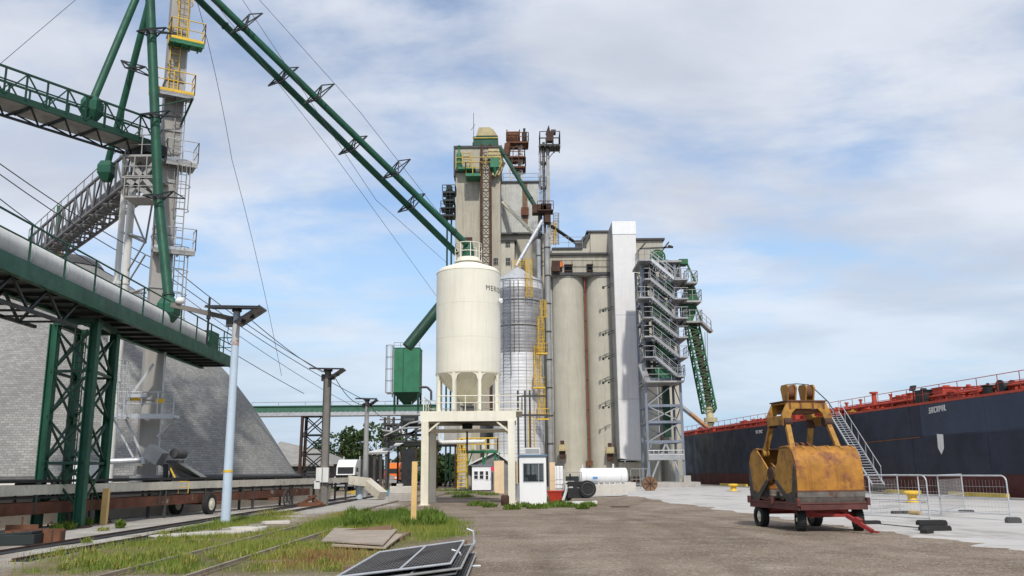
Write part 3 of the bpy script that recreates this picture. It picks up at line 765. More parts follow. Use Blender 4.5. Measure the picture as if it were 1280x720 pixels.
# ================================================================ farm wagon with clamshell bucket (local frame: x across, y away)
WR = R(9.5); WS = .92
WLOC = G(1003, 664.5) + (V((math.cos(WR), math.sin(WR), 0)) * .72 + V((-math.sin(WR), math.cos(WR), 0)) * 1.10) * WS
wg = thing('farm_wagon', 'old red four-wheeled farm wagon parked on gravel beneath the yellow bucket', 'wagon', WLOC, WR); wg.scale = (WS, WS, WS)
m = MB(); W2, L0, L1 = 1.03, -1.68, 1.60
for x in (-W2, W2): m.bar((x, L0, .70), (x, L1, .70), .09, .17)
for y in (L0, -.8, 0, .8, L1): m.bar((-W2, y, .70), (W2, y, .70), .10, .15)
m.build('bed_frame', M['wagon_brown'], wg, local=True, bev=.01)
m = MB(); m.bx(-W2 - .05, W2 + .05, L0 - .06, L1 + .06, .785, .825)
for x, y in ((-W2, L0), (W2, L0), (-W2, L1), (W2, L1), (-W2, 0), (W2, 0)): m.box((x * 1.05, y, 0.85), (.10, .12, .22))
m.build('deck', M['wagon_brown'], wg, local=True, bev=.01)
m = MB(); m.bar((0, L0 + .4, .50), (0, L1 - .4, .50), .16, .16)
for y in (-1.18, 1.18):
    m.bar((-.84, y, .46), (.98, y, .46), .12, .12); m.bar((-.7, y, .58), (.7, y, .58), .14, .16)
    for x in (-.55, .55): m.bar((x, y, .46), (x * .8, y, .64), .12, .14)
m.bar((-.9, -1.2, .50), (0, -.2, .58), .07); m.bar((.9, -1.2, .50), (0, -.2, .58), .07); m.bar((-.9, 1.2, .5), (0, .3, .58), .07); m.bar((.9, 1.2, .5), (0, .3, .58), .07)
m.build('running_gear', M['wagon_red'], wg, local=True)
def wheel(x, y, steer, sgn):
    ca, sa = math.cos(steer), math.sin(steer); ax = V((ca, sa, 0)) * sgn; c = V((x, y, .335)); fw = V((-sa, ca, 0)); up = V((0, 0, 1))
    def rev(prof, n=28):
        mm = MB(); vs = []; 
        for (r_, h) in prof:
            for i in range(n):
                a = 2 * PI * i / n; vs.append(c + (fw * math.cos(a) + up * math.sin(a)) * r_ + ax * h)
        k = len(prof); fs = [(j * n + i, j * n + (i + 1) % n, (j + 1) * n + (i + 1) % n, (j + 1) * n + i) for j in range(k - 1) for i in range(n)]
        mm.add(vs, fs, True); return mm
    hub = rev([(.20, -.10), (.20, .05), (.17, .07), (.13, .03), (.07, .03), (.06, .12), (.001, .12)]); w_ = hub.build('wheel', M['cream_dirty'], wg, local=True)
    ty = rev([(.19, -.11), (.25, -.135), (.31, -.12), (.335, -.07), (.335, .07), (.31, .12), (.25, .135), (.19, .11)])
    for i in range(30):
        a = 2 * PI * i / 30; d = fw * math.cos(a) + up * math.sin(a); ty.obox(c + d * .335, ax * .115, (fw * -math.sin(a) + up * math.cos(a)) * .012, d * .010)
    ty.build('tyre', M['black'], w_, local=True)
wheel(-.76, -1.12, R(-18), -1); wheel(1.0, -1.2, R(-18), 1); wheel(-.90, 1.18, 0, -1); wheel(.90, 1.18, 0, 1)
m = MB(); t0 = V((.05, -1.25, .50)); t1 = V((.35, -1.75, .46)); t2 = V((.62, -2.55, .07))
m.bar(V((-.42, -1.2, .5)), t1, .08); m.bar(V((.45, -1.2, .5)), t1, .08); m.bar(t1, t2, .10, .10); m.bar(t1.lerp(t2, .35) + V((0, 0, .05)), t1.lerp(t2, .55) + V((0, 0, .05)), .15, .15); m.bar(t2, t2 + V((.06, -.22, -.01)), .05, .05)
m.build('drawbar', M['wagon_red'], wg, local=True)

bk = thing('clamshell_bucket', 'huge worn yellow clamshell grab bucket resting on the red wagon', 'grab bucket', WLOC + V((0, 0, .825 * WS)), WR); bk.scale = (WS, WS, WS)
BX = 1.04
def bz(pts): return [(y, (z - 1.035) * 1.40) for y, z in pts]
def shell(sg):
    # outer skin profile (y,z) from the back edge at the hinge over the top and down to the lip
    it = .62 if sg < 0 else .95
    outer = [(-it, 2.15), (-1.0, 2.165), (-1.2, 2.15), (-1.34, 2.10), (-1.45, 2.02), (-1.53, 1.91), (-1.58, 1.78), (-1.60, 1.62), (-1.605, 1.45), (-1.60, 1.27)]
    low = [(-1.60, 1.27), (-1.58, 1.15), (-1.53, 1.045)]
    floor_ = [(-1.53, 1.045), (-1.25, 1.04), (-.95, 1.05)]
    def strip(mm, prof, x0, x1, t=.035):
        for (ya, za), (yb, zb_) in zip(prof[:-1], prof[1:]):
            d = V((0, yb - ya, zb_ - za)); nrm = V((0, d.z, -d.y)).normalized() * t
            mm.prism([(x0, ya, za), (x0, yb, zb_), V((x0, yb, zb_)) + nrm, V((x0, ya, za)) + nrm], (x1 - x0, 0, 0))
    fine_ = []
    for i in range(len(outer) - 1):
        p0, p1, p2, p3 = (outer[max(0, i - 1)], outer[i], outer[i + 1], outer[min(len(outer) - 1, i + 2)])
        for k in range(4):
            t = k / 4; fine_.append(tuple(.5 * (2 * b1 + (c1 - a1) * t + (2 * a1 - 5 * b1 + 4 * c1 - d1) * t * t + (3 * b1 - a1 - 3 * c1 + d1) * t ** 3) for a1, b1, c1, d1 in zip(p0, p1, p2, p3)))
    outer = fine_ + [outer[-1]]
    f = lambda pr: [(-sg * y if sg > 0 else y, z) for y, z in bz(pr)]
    mm = MB(); strip(mm, f(outer), -BX, BX)
    sh_ = mm.build('shell', M['ochre'], bk, local=True)
    mm = MB(); strip(mm, f(low), -BX - .01, BX + .01, .05); mm.build('wear_plate', M['worn_steel'], sh_, local=True)
    mm = MB(); strip(mm, f(floor_), -BX, BX, .04); mm.build('floor_plate', M['rust_dark'], sh_, local=True)
    # end plates with heavy cutting edge
    side = f([(-it, 2.14), (-1.0, 2.155), (-1.2, 2.14), (-1.33, 2.09), (-1.44, 2.01), (-1.52, 1.90), (-1.57, 1.77), (-1.585, 1.45), (-1.51, 1.05), (-1.35, 1.05), (-.95, 1.12), (-.30, 1.44), (-.12, 1.56), (-.10, 1.66), (-.26, 1.74), (-.42, 1.84)])
    for x in (-BX, BX):
        mm = MB(); mm.prism([(x, y, z) for y, z in side], (.045 if x < 0 else -.045, 0, 0)); e_ = mm.build('end_plate', M['ochre2'], sh_, local=True)
        lip = f([(-1.585, 1.48), (-1.51, 1.04), (-.95, 1.04), (-.24, 1.42), (-.34, 1.50), (-.95, 1.20), (-1.30, 1.26), (-1.42, 1.60), (-1.50, 1.84), (-1.56, 1.75)])
        mm = MB(); mm.prism([(x * 1.02, y, z) for y, z in lip], (.05 if x < 0 else -.05, 0, 0)); mm.build('cutting_edge', M['worn_dark'], e_, local=True)
    # top straps across the back
    mm = MB(); strip(mm, f([(-it + .02, 2.155), (-1.0, 2.18), (-1.21, 2.165)]), -BX - .01, BX + .01, .01)
    mm.build('back_plate', M['rust'], sh_, local=True)
    for x in (-.98, -.60, -.22, .22, .60, .98):
        mm = MB(); strip(mm, f([(-it + .02, 2.17), (-1.0, 2.19), (-1.22, 2.175), (-1.36, 2.115)]), x - .03, x + .03, .03); mm.build('stiffener', M['ochre2'], sh_, local=True)
    mm = MB(); strip(mm, f([(-1.60, 1.285), (-1.602, 1.255)]), -BX - .02, BX + .02, .055); mm.build('weld_seam', M['rust'], sh_, local=True)
    # inner hinge brackets
    for x in (-.75, -.25, .25, .75):
        mm = MB(); mm.prism([(x, y, z) for y, z in f([(-.62, 1.86), (-.10, 1.68), (-.05, 1.56), (-.20, 1.48), (-.75, 1.36)])], (.06, 0, 0)); mm.build('hinge_bracket', M['ochre2'], sh_, local=True)
shell(-1); shell(1)
HG = (1.61 - 1.035) * 1.4
m = MB(); m.tube((-1.06, 0, HG), (1.06, 0, HG), .13, n=14)
for x in (-1.02, -.5, 0, .5, 1.02): m.tube((x - .05, 0, HG), (x + .05, 0, HG), .22, n=18)
m.build('hinge_shaft', M['rust_dark'], bk, local=True)
m = MB(); m.box((0, 0, HG + .62), (1.05, .42, .12)); m.box((-.44, 0, HG + .30), (.09, .36, .66)); m.box((.44, 0, HG + .30), (.09, .36, .66)); m.tube((-.44, 0, HG + .42), (.44, 0, HG + .42), .08, n=10)
for x in (-.2, 0, .2): m.tube((x - .05, 0, HG + .70), (x + .05, 0, HG + .70), .26, n=18)
m.build('sheave_block', M['rust'], bk, local=True)
HZ = 2.98
m = MB()
pr = [(-.80, HZ - .74), (-.82, HZ - .40), (-.62, HZ), (.62, HZ), (.82, HZ - .40), (.80, HZ - .74), (.60, HZ - .70), (.50, HZ - .36), (.36, HZ - .22), (-.36, HZ - .22), (-.50, HZ - .36), (-.60, HZ - .70)]
for y in (-.56, .46): m.prism([(x, y, z) for x, z in pr], (0, .10, 0))
m.bx(-.62, .62, -.46, .46, HZ - .06, HZ - .012)
for x, y in ((-.78, -.3), (.75, -.3)): m.prism([(x - .03, -.46, HZ - .70), (x - .03, .46, HZ - .70), (x - .03, .46, HZ - .42), (x - .03, -.46, HZ - .42)], (.06 if y < 0 else .05, 0, 0)) if y < 0 else None
m.build('head_frame', M['ochre2'], bk, local=True, bev=.012)
m = MB(); m.bx(-.66, .66, -.60, .60, HZ + .002, HZ + .04); m.bx(-.48, .48, -.44, .44, HZ - .34, HZ - .22)
for x in (-.55, -.2, .2, .55): m.bx(x - .03, x + .03, -.575, -.563, HZ - .22, HZ - .01)
m.build('head_plates', M['rust'], bk, local=True)
m = MB()
m = None
for x in (-.66, .66):
    for y in (-.5, .5): m = MB(); m.tube((x - .13, y, HZ - .62), (x + .13, y, HZ - .62), .14, n=14); m.build('arm_pivot', M['rust_dark'], bk, local=True)
for x in (-.66, .66):
    for sg in (-1, 1):
        xb_ = x * 1.14; m = MB(); m.bar((x, .50 * sg, HZ - .58), (xb_, .96 * sg, 1.42), .10, .15, up=(1, 0, 0)); m.tube((xb_ - .1, .96 * sg, 1.44), (xb_ + .1, .96 * sg, 1.44), .13, n=12); m.build('arm', M['ochre2'], bk, local=True)
# rope sheaves on top, in pairs of cheek plates
for x in (-.27, .33):
    m = MB()
    for dx in (-.13, .13):
        m.prism([(x + dx - .025, y, z + HZ) for y, z in ((-.14, .04), (.14, .04), (.26, .46), (.18, .56), (-.18, .56), (-.26, .46))], (.05, 0, 0))
    m.bx(x - .15, x + .15, -.03, .03, HZ + .05, HZ + .40); sh_ = m.build('sheave_cheeks', M['ochre2'], bk, local=True)
    m = MB(); m.tube((x - .09, 0, HZ + .33), (x + .09, 0, HZ + .33), .21, n=20); m.build('sheave', M['rust'], sh_, local=True)
m = MB(); pts = [V((.42 + .0, -.1, HZ + .54)), V((.62, -.2, HZ + .30)), V((.86, -.3, HZ + .02)), V((.96, -.45, HZ - .3)), V((1.0, -.5, HZ - .6))]; m.path(pts, .018); pts = [V((-.36, 0, HZ + .57)), V((.0, 0, HZ + .60)), V((.42, 0, HZ + .57))]; m.path(pts, .015)
m.build('wire_rope', M['dark_steel'], bk, local=True)

# ================================================================ crowd-control fence panels on the apron
def fence_panel(a, b, h, label, dense=False, feet=(), curve=(True, True), lo=.18):
    a, b = V(a), V(b); a.z = b.z = .04; t = thing('barrier_fence', label, 'fence panel', (a + b) / 2, 0, 'loose fence panels on the apron')
    m = MB(); e = (b - a).normalized(); u = V((0, 0, 1)); rr_ = .19; n = 6
    pts = [a + u * .03]
    pts += [a + e * rr_ + u * (h - rr_) + (-e * math.cos(q) + u * math.sin(q)) * rr_ for q in [PI / 2 * i / n for i in range(n + 1)]] if curve[0] else [a + u * h]
    pts += [b - e * rr_ + u * (h - rr_) + (e * math.sin(q) + u * math.cos(q)) * rr_ for q in [PI / 2 * i / n for i in range(n + 1)]] if curve[1] else [b + u * h]
    pts += [b + u * .03]; m.path(pts, .024, 8); m.tube(a + u * lo, b + u * lo, .018, n=6); m.tube(a + u * h * .48, b + u * h * .48, .018, n=6)
    m.build('tube_frame', M['galv'], t)
    m = MB(); L_ = (b - a).length; k = int(L_ / (.065 if dense else .13))
    for i in range(1, k): q = a + e * (L_ * i / k); m.tube(q + u * lo, q + u * (h * .9), .0022, n=3, caps=False)
    kk = int(h / (.065 if dense else .26))
    for i in range(1, kk): q = u * (lo + (h * .9 - lo) * i / kk); m.tube(a + q, b + q, .0024 if dense else .005, n=3, caps=False)
    m.build('wire_infill', M['galv_dull'], t); return t
pA, pB = G(1068, 651.5), G(1266, 650.5)
c1_, c2_, c3_ = G(1056.5, 657), G(1163, 658), G(1125, 641.5)
h_ = 1.62
p_a, p_b, p_c, p_d, p_e, p_f = G(1070, 654), G(1163.5, 658), G(1125.5, 641), G(1206.5, 640.5), G(1177, 647), G(1264, 652.5)
def hz(p, py): return Zat(p.x, p.y, py) - .04
fence_panel(G(1078, 652.5), p_b, hz(p_b, 594), 'see-through wire fence panel nearest the wagon drawbar on rubber weights')
fence_panel(G(1090, 645), p_c, hz(p_c, 593.5), 'narrow wire fence panel standing behind the wagon near the gangway foot', curve=(False, False))
fence_panel(p_e, p_d, hz(p_d, 593), 'finely meshed fence panel standing between the two coarser wire panels', dense=True, curve=(False, False))
fence_panel(G(1152, 645.5), p_f, hz(p_f, 594.5), 'long wire fence panel with rounded end post at the far right of the fence', curve=(False, True))
def foot(px_, py_, l, w, hh, ang, label, mm=M['black'], z=.0):
    b = G(px_, py_); b.z = .036 + z; m = MB(); ca, sa = math.cos(ang), math.sin(ang)
    pr_ = [(-l / 2, 0), (l / 2, 0), (l / 2, hh * .6), (l / 2 - hh * .3, hh), (-l / 2 + hh * .3, hh), (-l / 2, hh * .6)]
    m.prism([b + V((ca * x + sa * w / 2, sa * x - ca * w / 2, z_)) for x, z_ in pr_], V((-sa * w, ca * w, 0)))
    tag(m.build('rubber_foot', mm, origin=b, bev=.012), label, 'fence foot', 'rubber feet of the fence panels')
foot(1169, 665, .78, .25, .13, .06, 'lower front black rubber block under the pair beside the fence post')
foot(1159, 668.5, .30, .20, .13, .6, 'short black rubber block end showing left of the stacked pair')
foot(1165.5, 664.5, .74, .24, .13, .0, 'upper black rubber block lying on top of the lower one', z=.13)
foot(1088.5, 656.5, .55, .22, .10, .1, 'flat black rubber block beside the right wheel of the wagon')
foot(1126, 643.3, .62, .26, .10, .0, 'grey rubber block under the narrow panel left of the yellow bollard', M['dark_steel'])
foot(1208, 641.8, .48, .24, .09, .0, 'grey rubber block under the corner post of the finely meshed panel', M['dark_steel'])
foot(1267, 655, .38, .30, .16, -.2, 'grey rubber block under the rounded end post at far right', M['dark_steel'])
# lashing line lying between wagon and feet
m = MB(); m.path([G(1100, 657) + V((0, 0, .05)), G(1130, 660) + V((0, 0, .05)), G(1160, 663.5) + V((0, 0, .06))], .012); tag(m.build('rope', M['black'], origin=G(1130, 660)), 'thin dark rope lying on the pale apron beside the wagon', 'rope')
m = MB(); b = G(1165, 640); m.tube(G(1138, 644) + V((0, 0, .1)), G(1150, 645) + V((0, 0, .1)), .07, n=10); tag(m.build('timber_offcut', M['wood_yellow'], origin=b), 'short pale timber offcut lying on the apron behind the fence panels', 'timber')
# steel plate flat in the apron
for i, (x0, y0, w, d, lab) in enumerate(((900, 640, .8, .7, 'small dark drain cover in the gravel left of the wagon'),)):
    b = G(775 + 0 * i, 634); m = MB(); m.box(b + V((0, 0, .02)), (w, d, .03)); tag(m.build('drain_cover', M['rust_dark'], origin=b), lab, 'drain cover')
# ================================================================ cream silo on its drive-through stand
F0 = G(530, 632).y                       # front column row
F1 = F0 + 4.5
xl, xr = Xat(525.5, F0, 4.3), Xat(645, F0, 4.3)
ZP0, ZP1 = Zat(-2, F0, 526.5), Zat(-2, F0, 515)
st = thing('silo_stand', 'cream steel drive-through stand carrying the big cream hopper silo', 'silo stand', ((xl + xr) / 2, (F0 + F1) / 2, 0))
def hcol(x, y, w=.36, d=.36, z1=None, mm=M['cream_dirty']):
    m = MB(); z1 = z1 or ZP0
    m.bx(x - w / 2, x + w / 2, y - d / 2, y - d / 2 + .05, .03, z1); m.bx(x - w / 2, x + w / 2, y + d / 2 - .05, y + d / 2, .03, z1); m.bx(x - .03, x + .03, y - d / 2 + .05, y + d / 2 - .05, .03, z1)
    m.bx(x - w * .75, x + w * .75, y - d * .75, y + d * .75, .0, .035); return m
cw = .36
for x in (xl + .25, xr - .25):
    for y in (F0 + .02, F1): hcol(x, y).build('column', M['cream_dirty'], st)
m = MB()
x = xr - .25
for k in range(1, 7): m.bx(x - .2, x + .2, F0 - .175, F0 - .162, k * .62, k * .62 + .03)
m.bx(x - .17, x + .17, F0 - .182, F0 - .178, .05, ZP0)
m.build('column_cover', M['cream'], st)
m = MB()
for y in (F0 - .02, F1 + .02): m = MB(); m.bx(xl, xr, y - .1, y + .1, ZP0, ZP1); m.build('beam', M['cream'], st)
m = MB()
for x in (xl + .1, xr - .1): m = MB(); m.bx(x - .1, x + .1, F0 + .08, F1 - .08, ZP0, ZP1 - .003); m.build('beam', M['cream'], st)
for y in (F0 + 1.4, F1 - 1.4): m = MB(); m.bx(xl + .2, xr - .2, y - .08, y + .08, ZP0 + .04, ZP1 - .02); m.build('beam', M['cream'], st)
m = MB(); m.bx(xl + .02, xr + .35, F0 - .1, F1 + .1, ZP1 + .002, ZP1 + .05); m.bx(xl + .4, xr - .4, F0 + .6, F1 - .6, ZP0 - .42, ZP0 - .36); m.build('deck', M['cream_dirty'], st)
m = MB()
for x in (xl + .45, xr - .45):
    for a, b in ((x, -1), (x, 1)): m.bar((x, F0 + .1, ZP0 - .6), (x, F0 + .9, ZP0 - .02), .09)
for sx in (1, -1):
    x = xl + .25 if sx > 0 else xr - .25; m.bar((x + sx * .1, F0, ZP0 - .55), (x + sx * .75, F0, ZP0 - .02), .09, .09)
m.bar((xl + .25, F0 + .2, ZP0 - .05), (xr - .25, F1 - .2, ZP0 - .05), .08); m.build('knee_brace', M['cream_dirty'], st)
m = MB(); z = ZP1 + .05; m.rail([(xl + .85, F0 - .06, z), (xr + .32, F0 - .06, z), (xr + .32, F1, z), (xl + .1, F1, z), (xl + .1, F0 + .5, z)], h=.78, step=1.25, r=.028, mids=(.55,)); m.build('handrail', M['cream'], st)

scx, scy = (Xat(545, (F0 + F1) / 2, 7) + Xat(626, (F0 + F1) / 2, 7)) / 2, (F0 + F1) / 2
SR = (Xat(626, scy, 7) - Xat(545, scy, 7)) / 2
zt, zs = Zat(scx, scy - SR * .2, 341), Zat(scx, scy - SR * .6, 466)
silo = thing('hopper_silo', 'tall cream painted hopper silo with black lettering on the drive-through stand', 'silo', (scx, scy, ZP1 + .05))
m = MB(); m.lathe([(SR, zs), (SR, zt)], (scx, scy, 0), 64, cap=False); m.build('barrel', M['cream'], silo)
m = MB()
for f_ in (.335, .665): m.lathe([(SR + .0005, zs + (zt - zs) * f_ - .02), (SR + .006, zs + (zt - zs) * f_), (SR + .0005, zs + (zt - zs) * f_ + .02)], (scx, scy, 0), 64, cap=False)
m.build('weld_seams', M['cream_dirty'], silo)
zn = Zat(scx, scy, 326); zn0 = Zat(scx, scy, 330)
m = MB(); m.lathe([(SR + .015, zt - .05), (SR + .015, zt + .02), (SR * .90, zt + .22), (.64, zn0), (.64, zn + .12), (.60, zn + .14), (.02, zn + .2)], (scx, scy, 0), 48, cap=False); m.build('cone_roof', M['cream'], silo)
m = MB(); zr = Zat(scx, scy, 328); 
hr = Zat(scx, scy, 306) - zr; RR = .74
for h in (hr, hr * .52): m.ring((scx, scy, zr + h), RR, .026, 24)
for i in range(8): a = 2 * PI * i / 8 + .2; q = V((scx + math.cos(a) * RR, scy + math.sin(a) * RR, zr)); m.tube(q, q + V((0, 0, hr)), .026, n=6)
m.lathe([(.64, zr - .06), (RR + .04, zr - .06), (RR + .04, zr + .02), (.64, zr + .02)], (scx, scy, 0), 28, cap=False); m.build('top_railing', M['cream'], silo)
zh = ZP1 + .55
m = MB(); m.lathe([(SR + .02, zs + .05), (SR + .02, zs - .03), (SR, zs - .05), (.26, zh), (.22, zh), (.22, zh - .1)], (scx, scy, 0), 48, cap=False); m.build('hopper_cone', M['cream_dirty'], silo)
for i in range(8):
    a = R(22.5 + 45 * i); ca, sa = math.cos(a), math.sin(a); q = V((scx + ca * (SR - .06), scy + sa * (SR - .06), 0)); m = MB()
    m.box((q.x, q.y, (ZP1 + zs) / 2 + .02), (.16, .16, zs - ZP1 - .06), a); tg = V((-sa, ca, 0))
    for sg in (-1, 1): m.prism([q + tg * sg * .07 + V((0, 0, zs - .5)), q + tg * sg * .07 + V((0, 0, zs - .02)), q + tg * sg * .42 + V((0, 0, zs - .02)), q + tg * sg * .18 + V((0, 0, zs - .16))], V((ca, sa, 0)) * .03)
    m.build('leg', M['cream'], silo)
m = MB(); m.bx(scx - .3, scx + .3, scy - .3, scy + .3, zh - .38, zh - .08); m.bx(scx - .42, scx + .30, scy - .36, scy + .36, zh - .14, zh - .07); m.build('slide_gate', M['dark_steel'], silo)
m = MB(); m.bx(scx - .30, scx + .22, scy - .5, scy + .1, Zat(scx, scy, 537), ZP0 - .02); m.build('loading_spout', M['black_steel'], silo)
m = MB(); m.tube((scx - .05, scy - .3, Zat(scx, scy, 537)), (scx - .05, scy - .3, 2.6), .05, n=8); m.build('drop_hose', M['dark_steel'], silo)
m = MB(); q = V((scx + SR * .98, scy - .4, Zat(scx, scy, 378))); m.box(q + V((.06, -.1, 0)), (.2, .16, .2)); m.tube(q + V((.06, -.1, -.05)), q + V((.1, -.35, -.12)), .09, n=10); m.build('floodlight', M['white'], silo)
def silo_text(txt, a_start, z, size, name):
    cu = bpy.data.curves.new('t', 'FONT'); cu.body = txt; cu.size = size; cu.space_character = 1.18; o = bpy.data.objects.new('t', cu); COL.objects.link(o)
    bpy.context.view_layer.update(); me = bpy.data.meshes.new_from_object(o.evaluated_get(bpy.context.evaluated_depsgraph_get())); bpy.data.objects.remove(o)
    import bmesh
    bm = bmesh.new(); bm.from_mesh(me); bmesh.ops.triangulate(bm, faces=bm.faces[:]); bmesh.ops.subdivide_edges(bm, edges=[e_ for e_ in bm.edges if e_.calc_length() > .08], cuts=2, use_grid_fill=True)
    mm = MB(); vs = []
    for v in bm.verts:
        a = a_start + v.co.x / SR; vs.append((scx + math.cos(a) * (SR + .012), scy + math.sin(a) * (SR + .012), z + v.co.y))
    mm.add(vs, [tuple(v.index for v in f.verts) for f in bm.faces]); bm.free()
    return mm.build(name, M['dark_steel'], silo)
va = math.atan2(-scy, -scx)            # azimuth of the camera seen from the silo
a608 = va + math.asin(min(1, (607 - 585.5) / 41.5))
ztx = Zat(scx + SR * .5, scy - SR * .85, 362)
silo_text('MERIDIAN', a608, ztx, .40, 'lettering')
silo_text('MERIDIAN', va - math.asin(.96) - 1.62, ztx, .40, 'lettering')

# ================================================================ corrugated steel silo behind
gy = 86.0; gx0, gx1 = Xat(617, gy, 9), Xat(679.5, gy, 9); gcx, GR = (gx0 + gx1) / 2, (gx1 - gx0) / 2
gz = Zat(gcx, gy - GR, 347); gza = Zat(gcx, gy, 335)
gs = thing('steel_silo', 'shiny corrugated steel silo with yellow caged ladders beside the cream silo', 'silo', (gcx, gy, 0))
corr = ribbed('corrugated_galvanized', (.33, .325, .33), .42, .35, 3.2, 'z', .35, var=.14, streak=.35, seam=1.1)
corr2 = ribbed('corrugated_galvanized_new', (.70, .70, .70), .42, .3, 3.2, 'z', .3, var=.06, streak=.08, seam=1.1)
zmid, zmid2 = Zat(gcx, gy - GR, 440), Zat(gcx, gy - GR, 459)
ztop_ = Zat(gcx, gy - GR, 358)
m = MB(); m.lathe([(GR, zmid2), (GR, zmid2 + .01), (GR, ztop_)], (gcx, gy, 0), 48, cap=False); m.build('upper_wall', corr, gs)
m = MB(); m.lathe([(GR + .012, zmid2 - .001), (GR + .012, zmid)], (gcx, gy, 0), 48, cap=False); m.build('bright_course', corr2, gs); m = MB(); m.lathe([(GR + .012, ztop_), (GR + .012, gz)], (gcx, gy, 0), 48, cap=False); m.build('bright_course', corr2, gs)
m = MB(); m.lathe([(GR, 0), (GR, zmid2)], (gcx, gy, 0), 48, cap=False); m.build('lower_wall', corr2, gs)
m = MB(); m.lathe([(GR + .10, gz - .04), (GR + .10, gz), (GR * .5, (gz + gza) / 2 + .05), (.3, gza), (.3, gza + .1), (.01, gza + .12)], (gcx, gy, 0), 40, cap=False, smooth=False); m.build('roof', M['galv'], gs)
m = MB()
for z in (Zat(gcx, gy - GR, 373), Zat(gcx, gy - GR, 405)):
    m = MB(); m.ring((gcx, gy, z), GR + .08, .05, 36); m.ring((gcx, gy, z + .45), GR + .10, .02, 36)
    for i in range(20): a = 2 * PI * i / 20; q = V((gcx + math.cos(a) * (GR + .09), gy + math.sin(a) * (GR + .09), z)); m.tube(q, q + V((0, 0, .45)), .02, n=4)
    m.build('wind_ring', M['galv_dull'], gs)
m = MB()
for i in range(20):
    a = 2 * PI * i / 20; q = V((gcx + math.cos(a) * (GR + .02), gy + math.sin(a) * (GR + .02), 0)); m.box((q.x, q.y, gz / 2), (.05, .05, gz - .1), a)
m.build('wall_stiffeners', M['galv_dull'], gs)
m = MB(); m.rail([(gcx - .6, gy - .5, gza - .15), (gcx + .75, gy - .5, gza - .15), (gcx + .75, gy + .5, gza - .15), (gcx - .6, gy + .5, gza - .15), (gcx - .6, gy - .5, gza - .15)], h=.8, step=.5, r=.03); m.build('roof_railing', M['yellow'], gs)
def side_ladder(px_, y0, y1, yy, name, mm, cage=True, parent=gs, w=.4):
    z0, z1 = Zat(0, yy, y1), Zat(0, yy, y0); x_ = Xat(px_, yy, (z0 + z1) / 2); m = MB(); m.ladder((x_, yy, z0), (x_, yy, z1), w, r=.03)
    if cage: m.cage((x_, yy, z0 + 2 if z1 - z0 > 4 else z0), (x_, yy, z1), (0, -1, 0), (1, 0, 0), r=.025)
    return m.build(name, mm, parent)
yy = gy - GR - .15
side_ladder(634, 352, 470, yy, 'dark_ladder', M['galv_blue'], w=.7)
side_ladder(661, 325, 372, yy + .3, 'yellow_ladder', M['yellow'])
side_ladder(679, 377, 398, yy + .9, 'yellow_ladder', M['yellow']); side_ladder(676, 398, 440, yy + .8, 'yellow_ladder', M['yellow']); side_ladder(672, 434, 482, yy + .5, 'yellow_ladder', M['yellow']); side_ladder(677, 482, 520, yy + .6, 'yellow_ladder', M['yellow']); side_ladder(664.5, 514, 562, yy + .2, 'yellow_ladder', M['yellow'], cage=False, w=.5)
def side_platform(x0, x1, py, yy, d=.8, mm=M['yellow'], name='ladder_platform', parent=gs, rail=.9):
    z = Zat(0, yy, py); a, b = Xat(x0, yy, z), Xat(x1, yy, z); m = MB(); m.bx(a, b, yy - d, yy, z - .12, z); m.rail([(a, yy, z), (a, yy - d, z), (b, yy - d, z), (b, yy, z)], h=rail, step=.6, r=.026); return m.build(name, mm, parent)
side_platform(670, 684, 442.5, yy + .6); side_platform(666, 681, 485, yy + .4, mm=M['yellow']); side_platform(671, 686, 524, yy + .4, mm=M['yellow'])
m = MB(); z0, z1 = 0, Zat(0, yy, 362)
for px_ in (644, 650):
    m.tube((Xat(px_, yy, 6), yy + .1, zmid), (Xat(px_, yy, 6), yy + .1, gz - .3), .03, n=6)
m.build('cable_conduit', M['dark_steel'], gs)
# grey pipe frame with catwalk between stand and steel silo
pf = thing('pipe_rack', 'dark grey braced steel frame of thin posts between cream stand and steel silo', 'steel frame', (Xat(650, 55, 0), 55, 0))
m = MB(); y0 = 56.0
for px_ in (648, 657, 663): x_ = Xat(px_, y0, 3); m.tube((x_, y0, 0), (x_, y0, Zat(x_, y0, 488)), .06, n=8)
for py in (495, 519): a, b = P(646, py, y0), P(682, py, y0); m.bar(a, b, .10, .12)
a, b = P(646, 494, y0), P(664, 494, y0); m.build('posts', M['dark_steel'], pf)

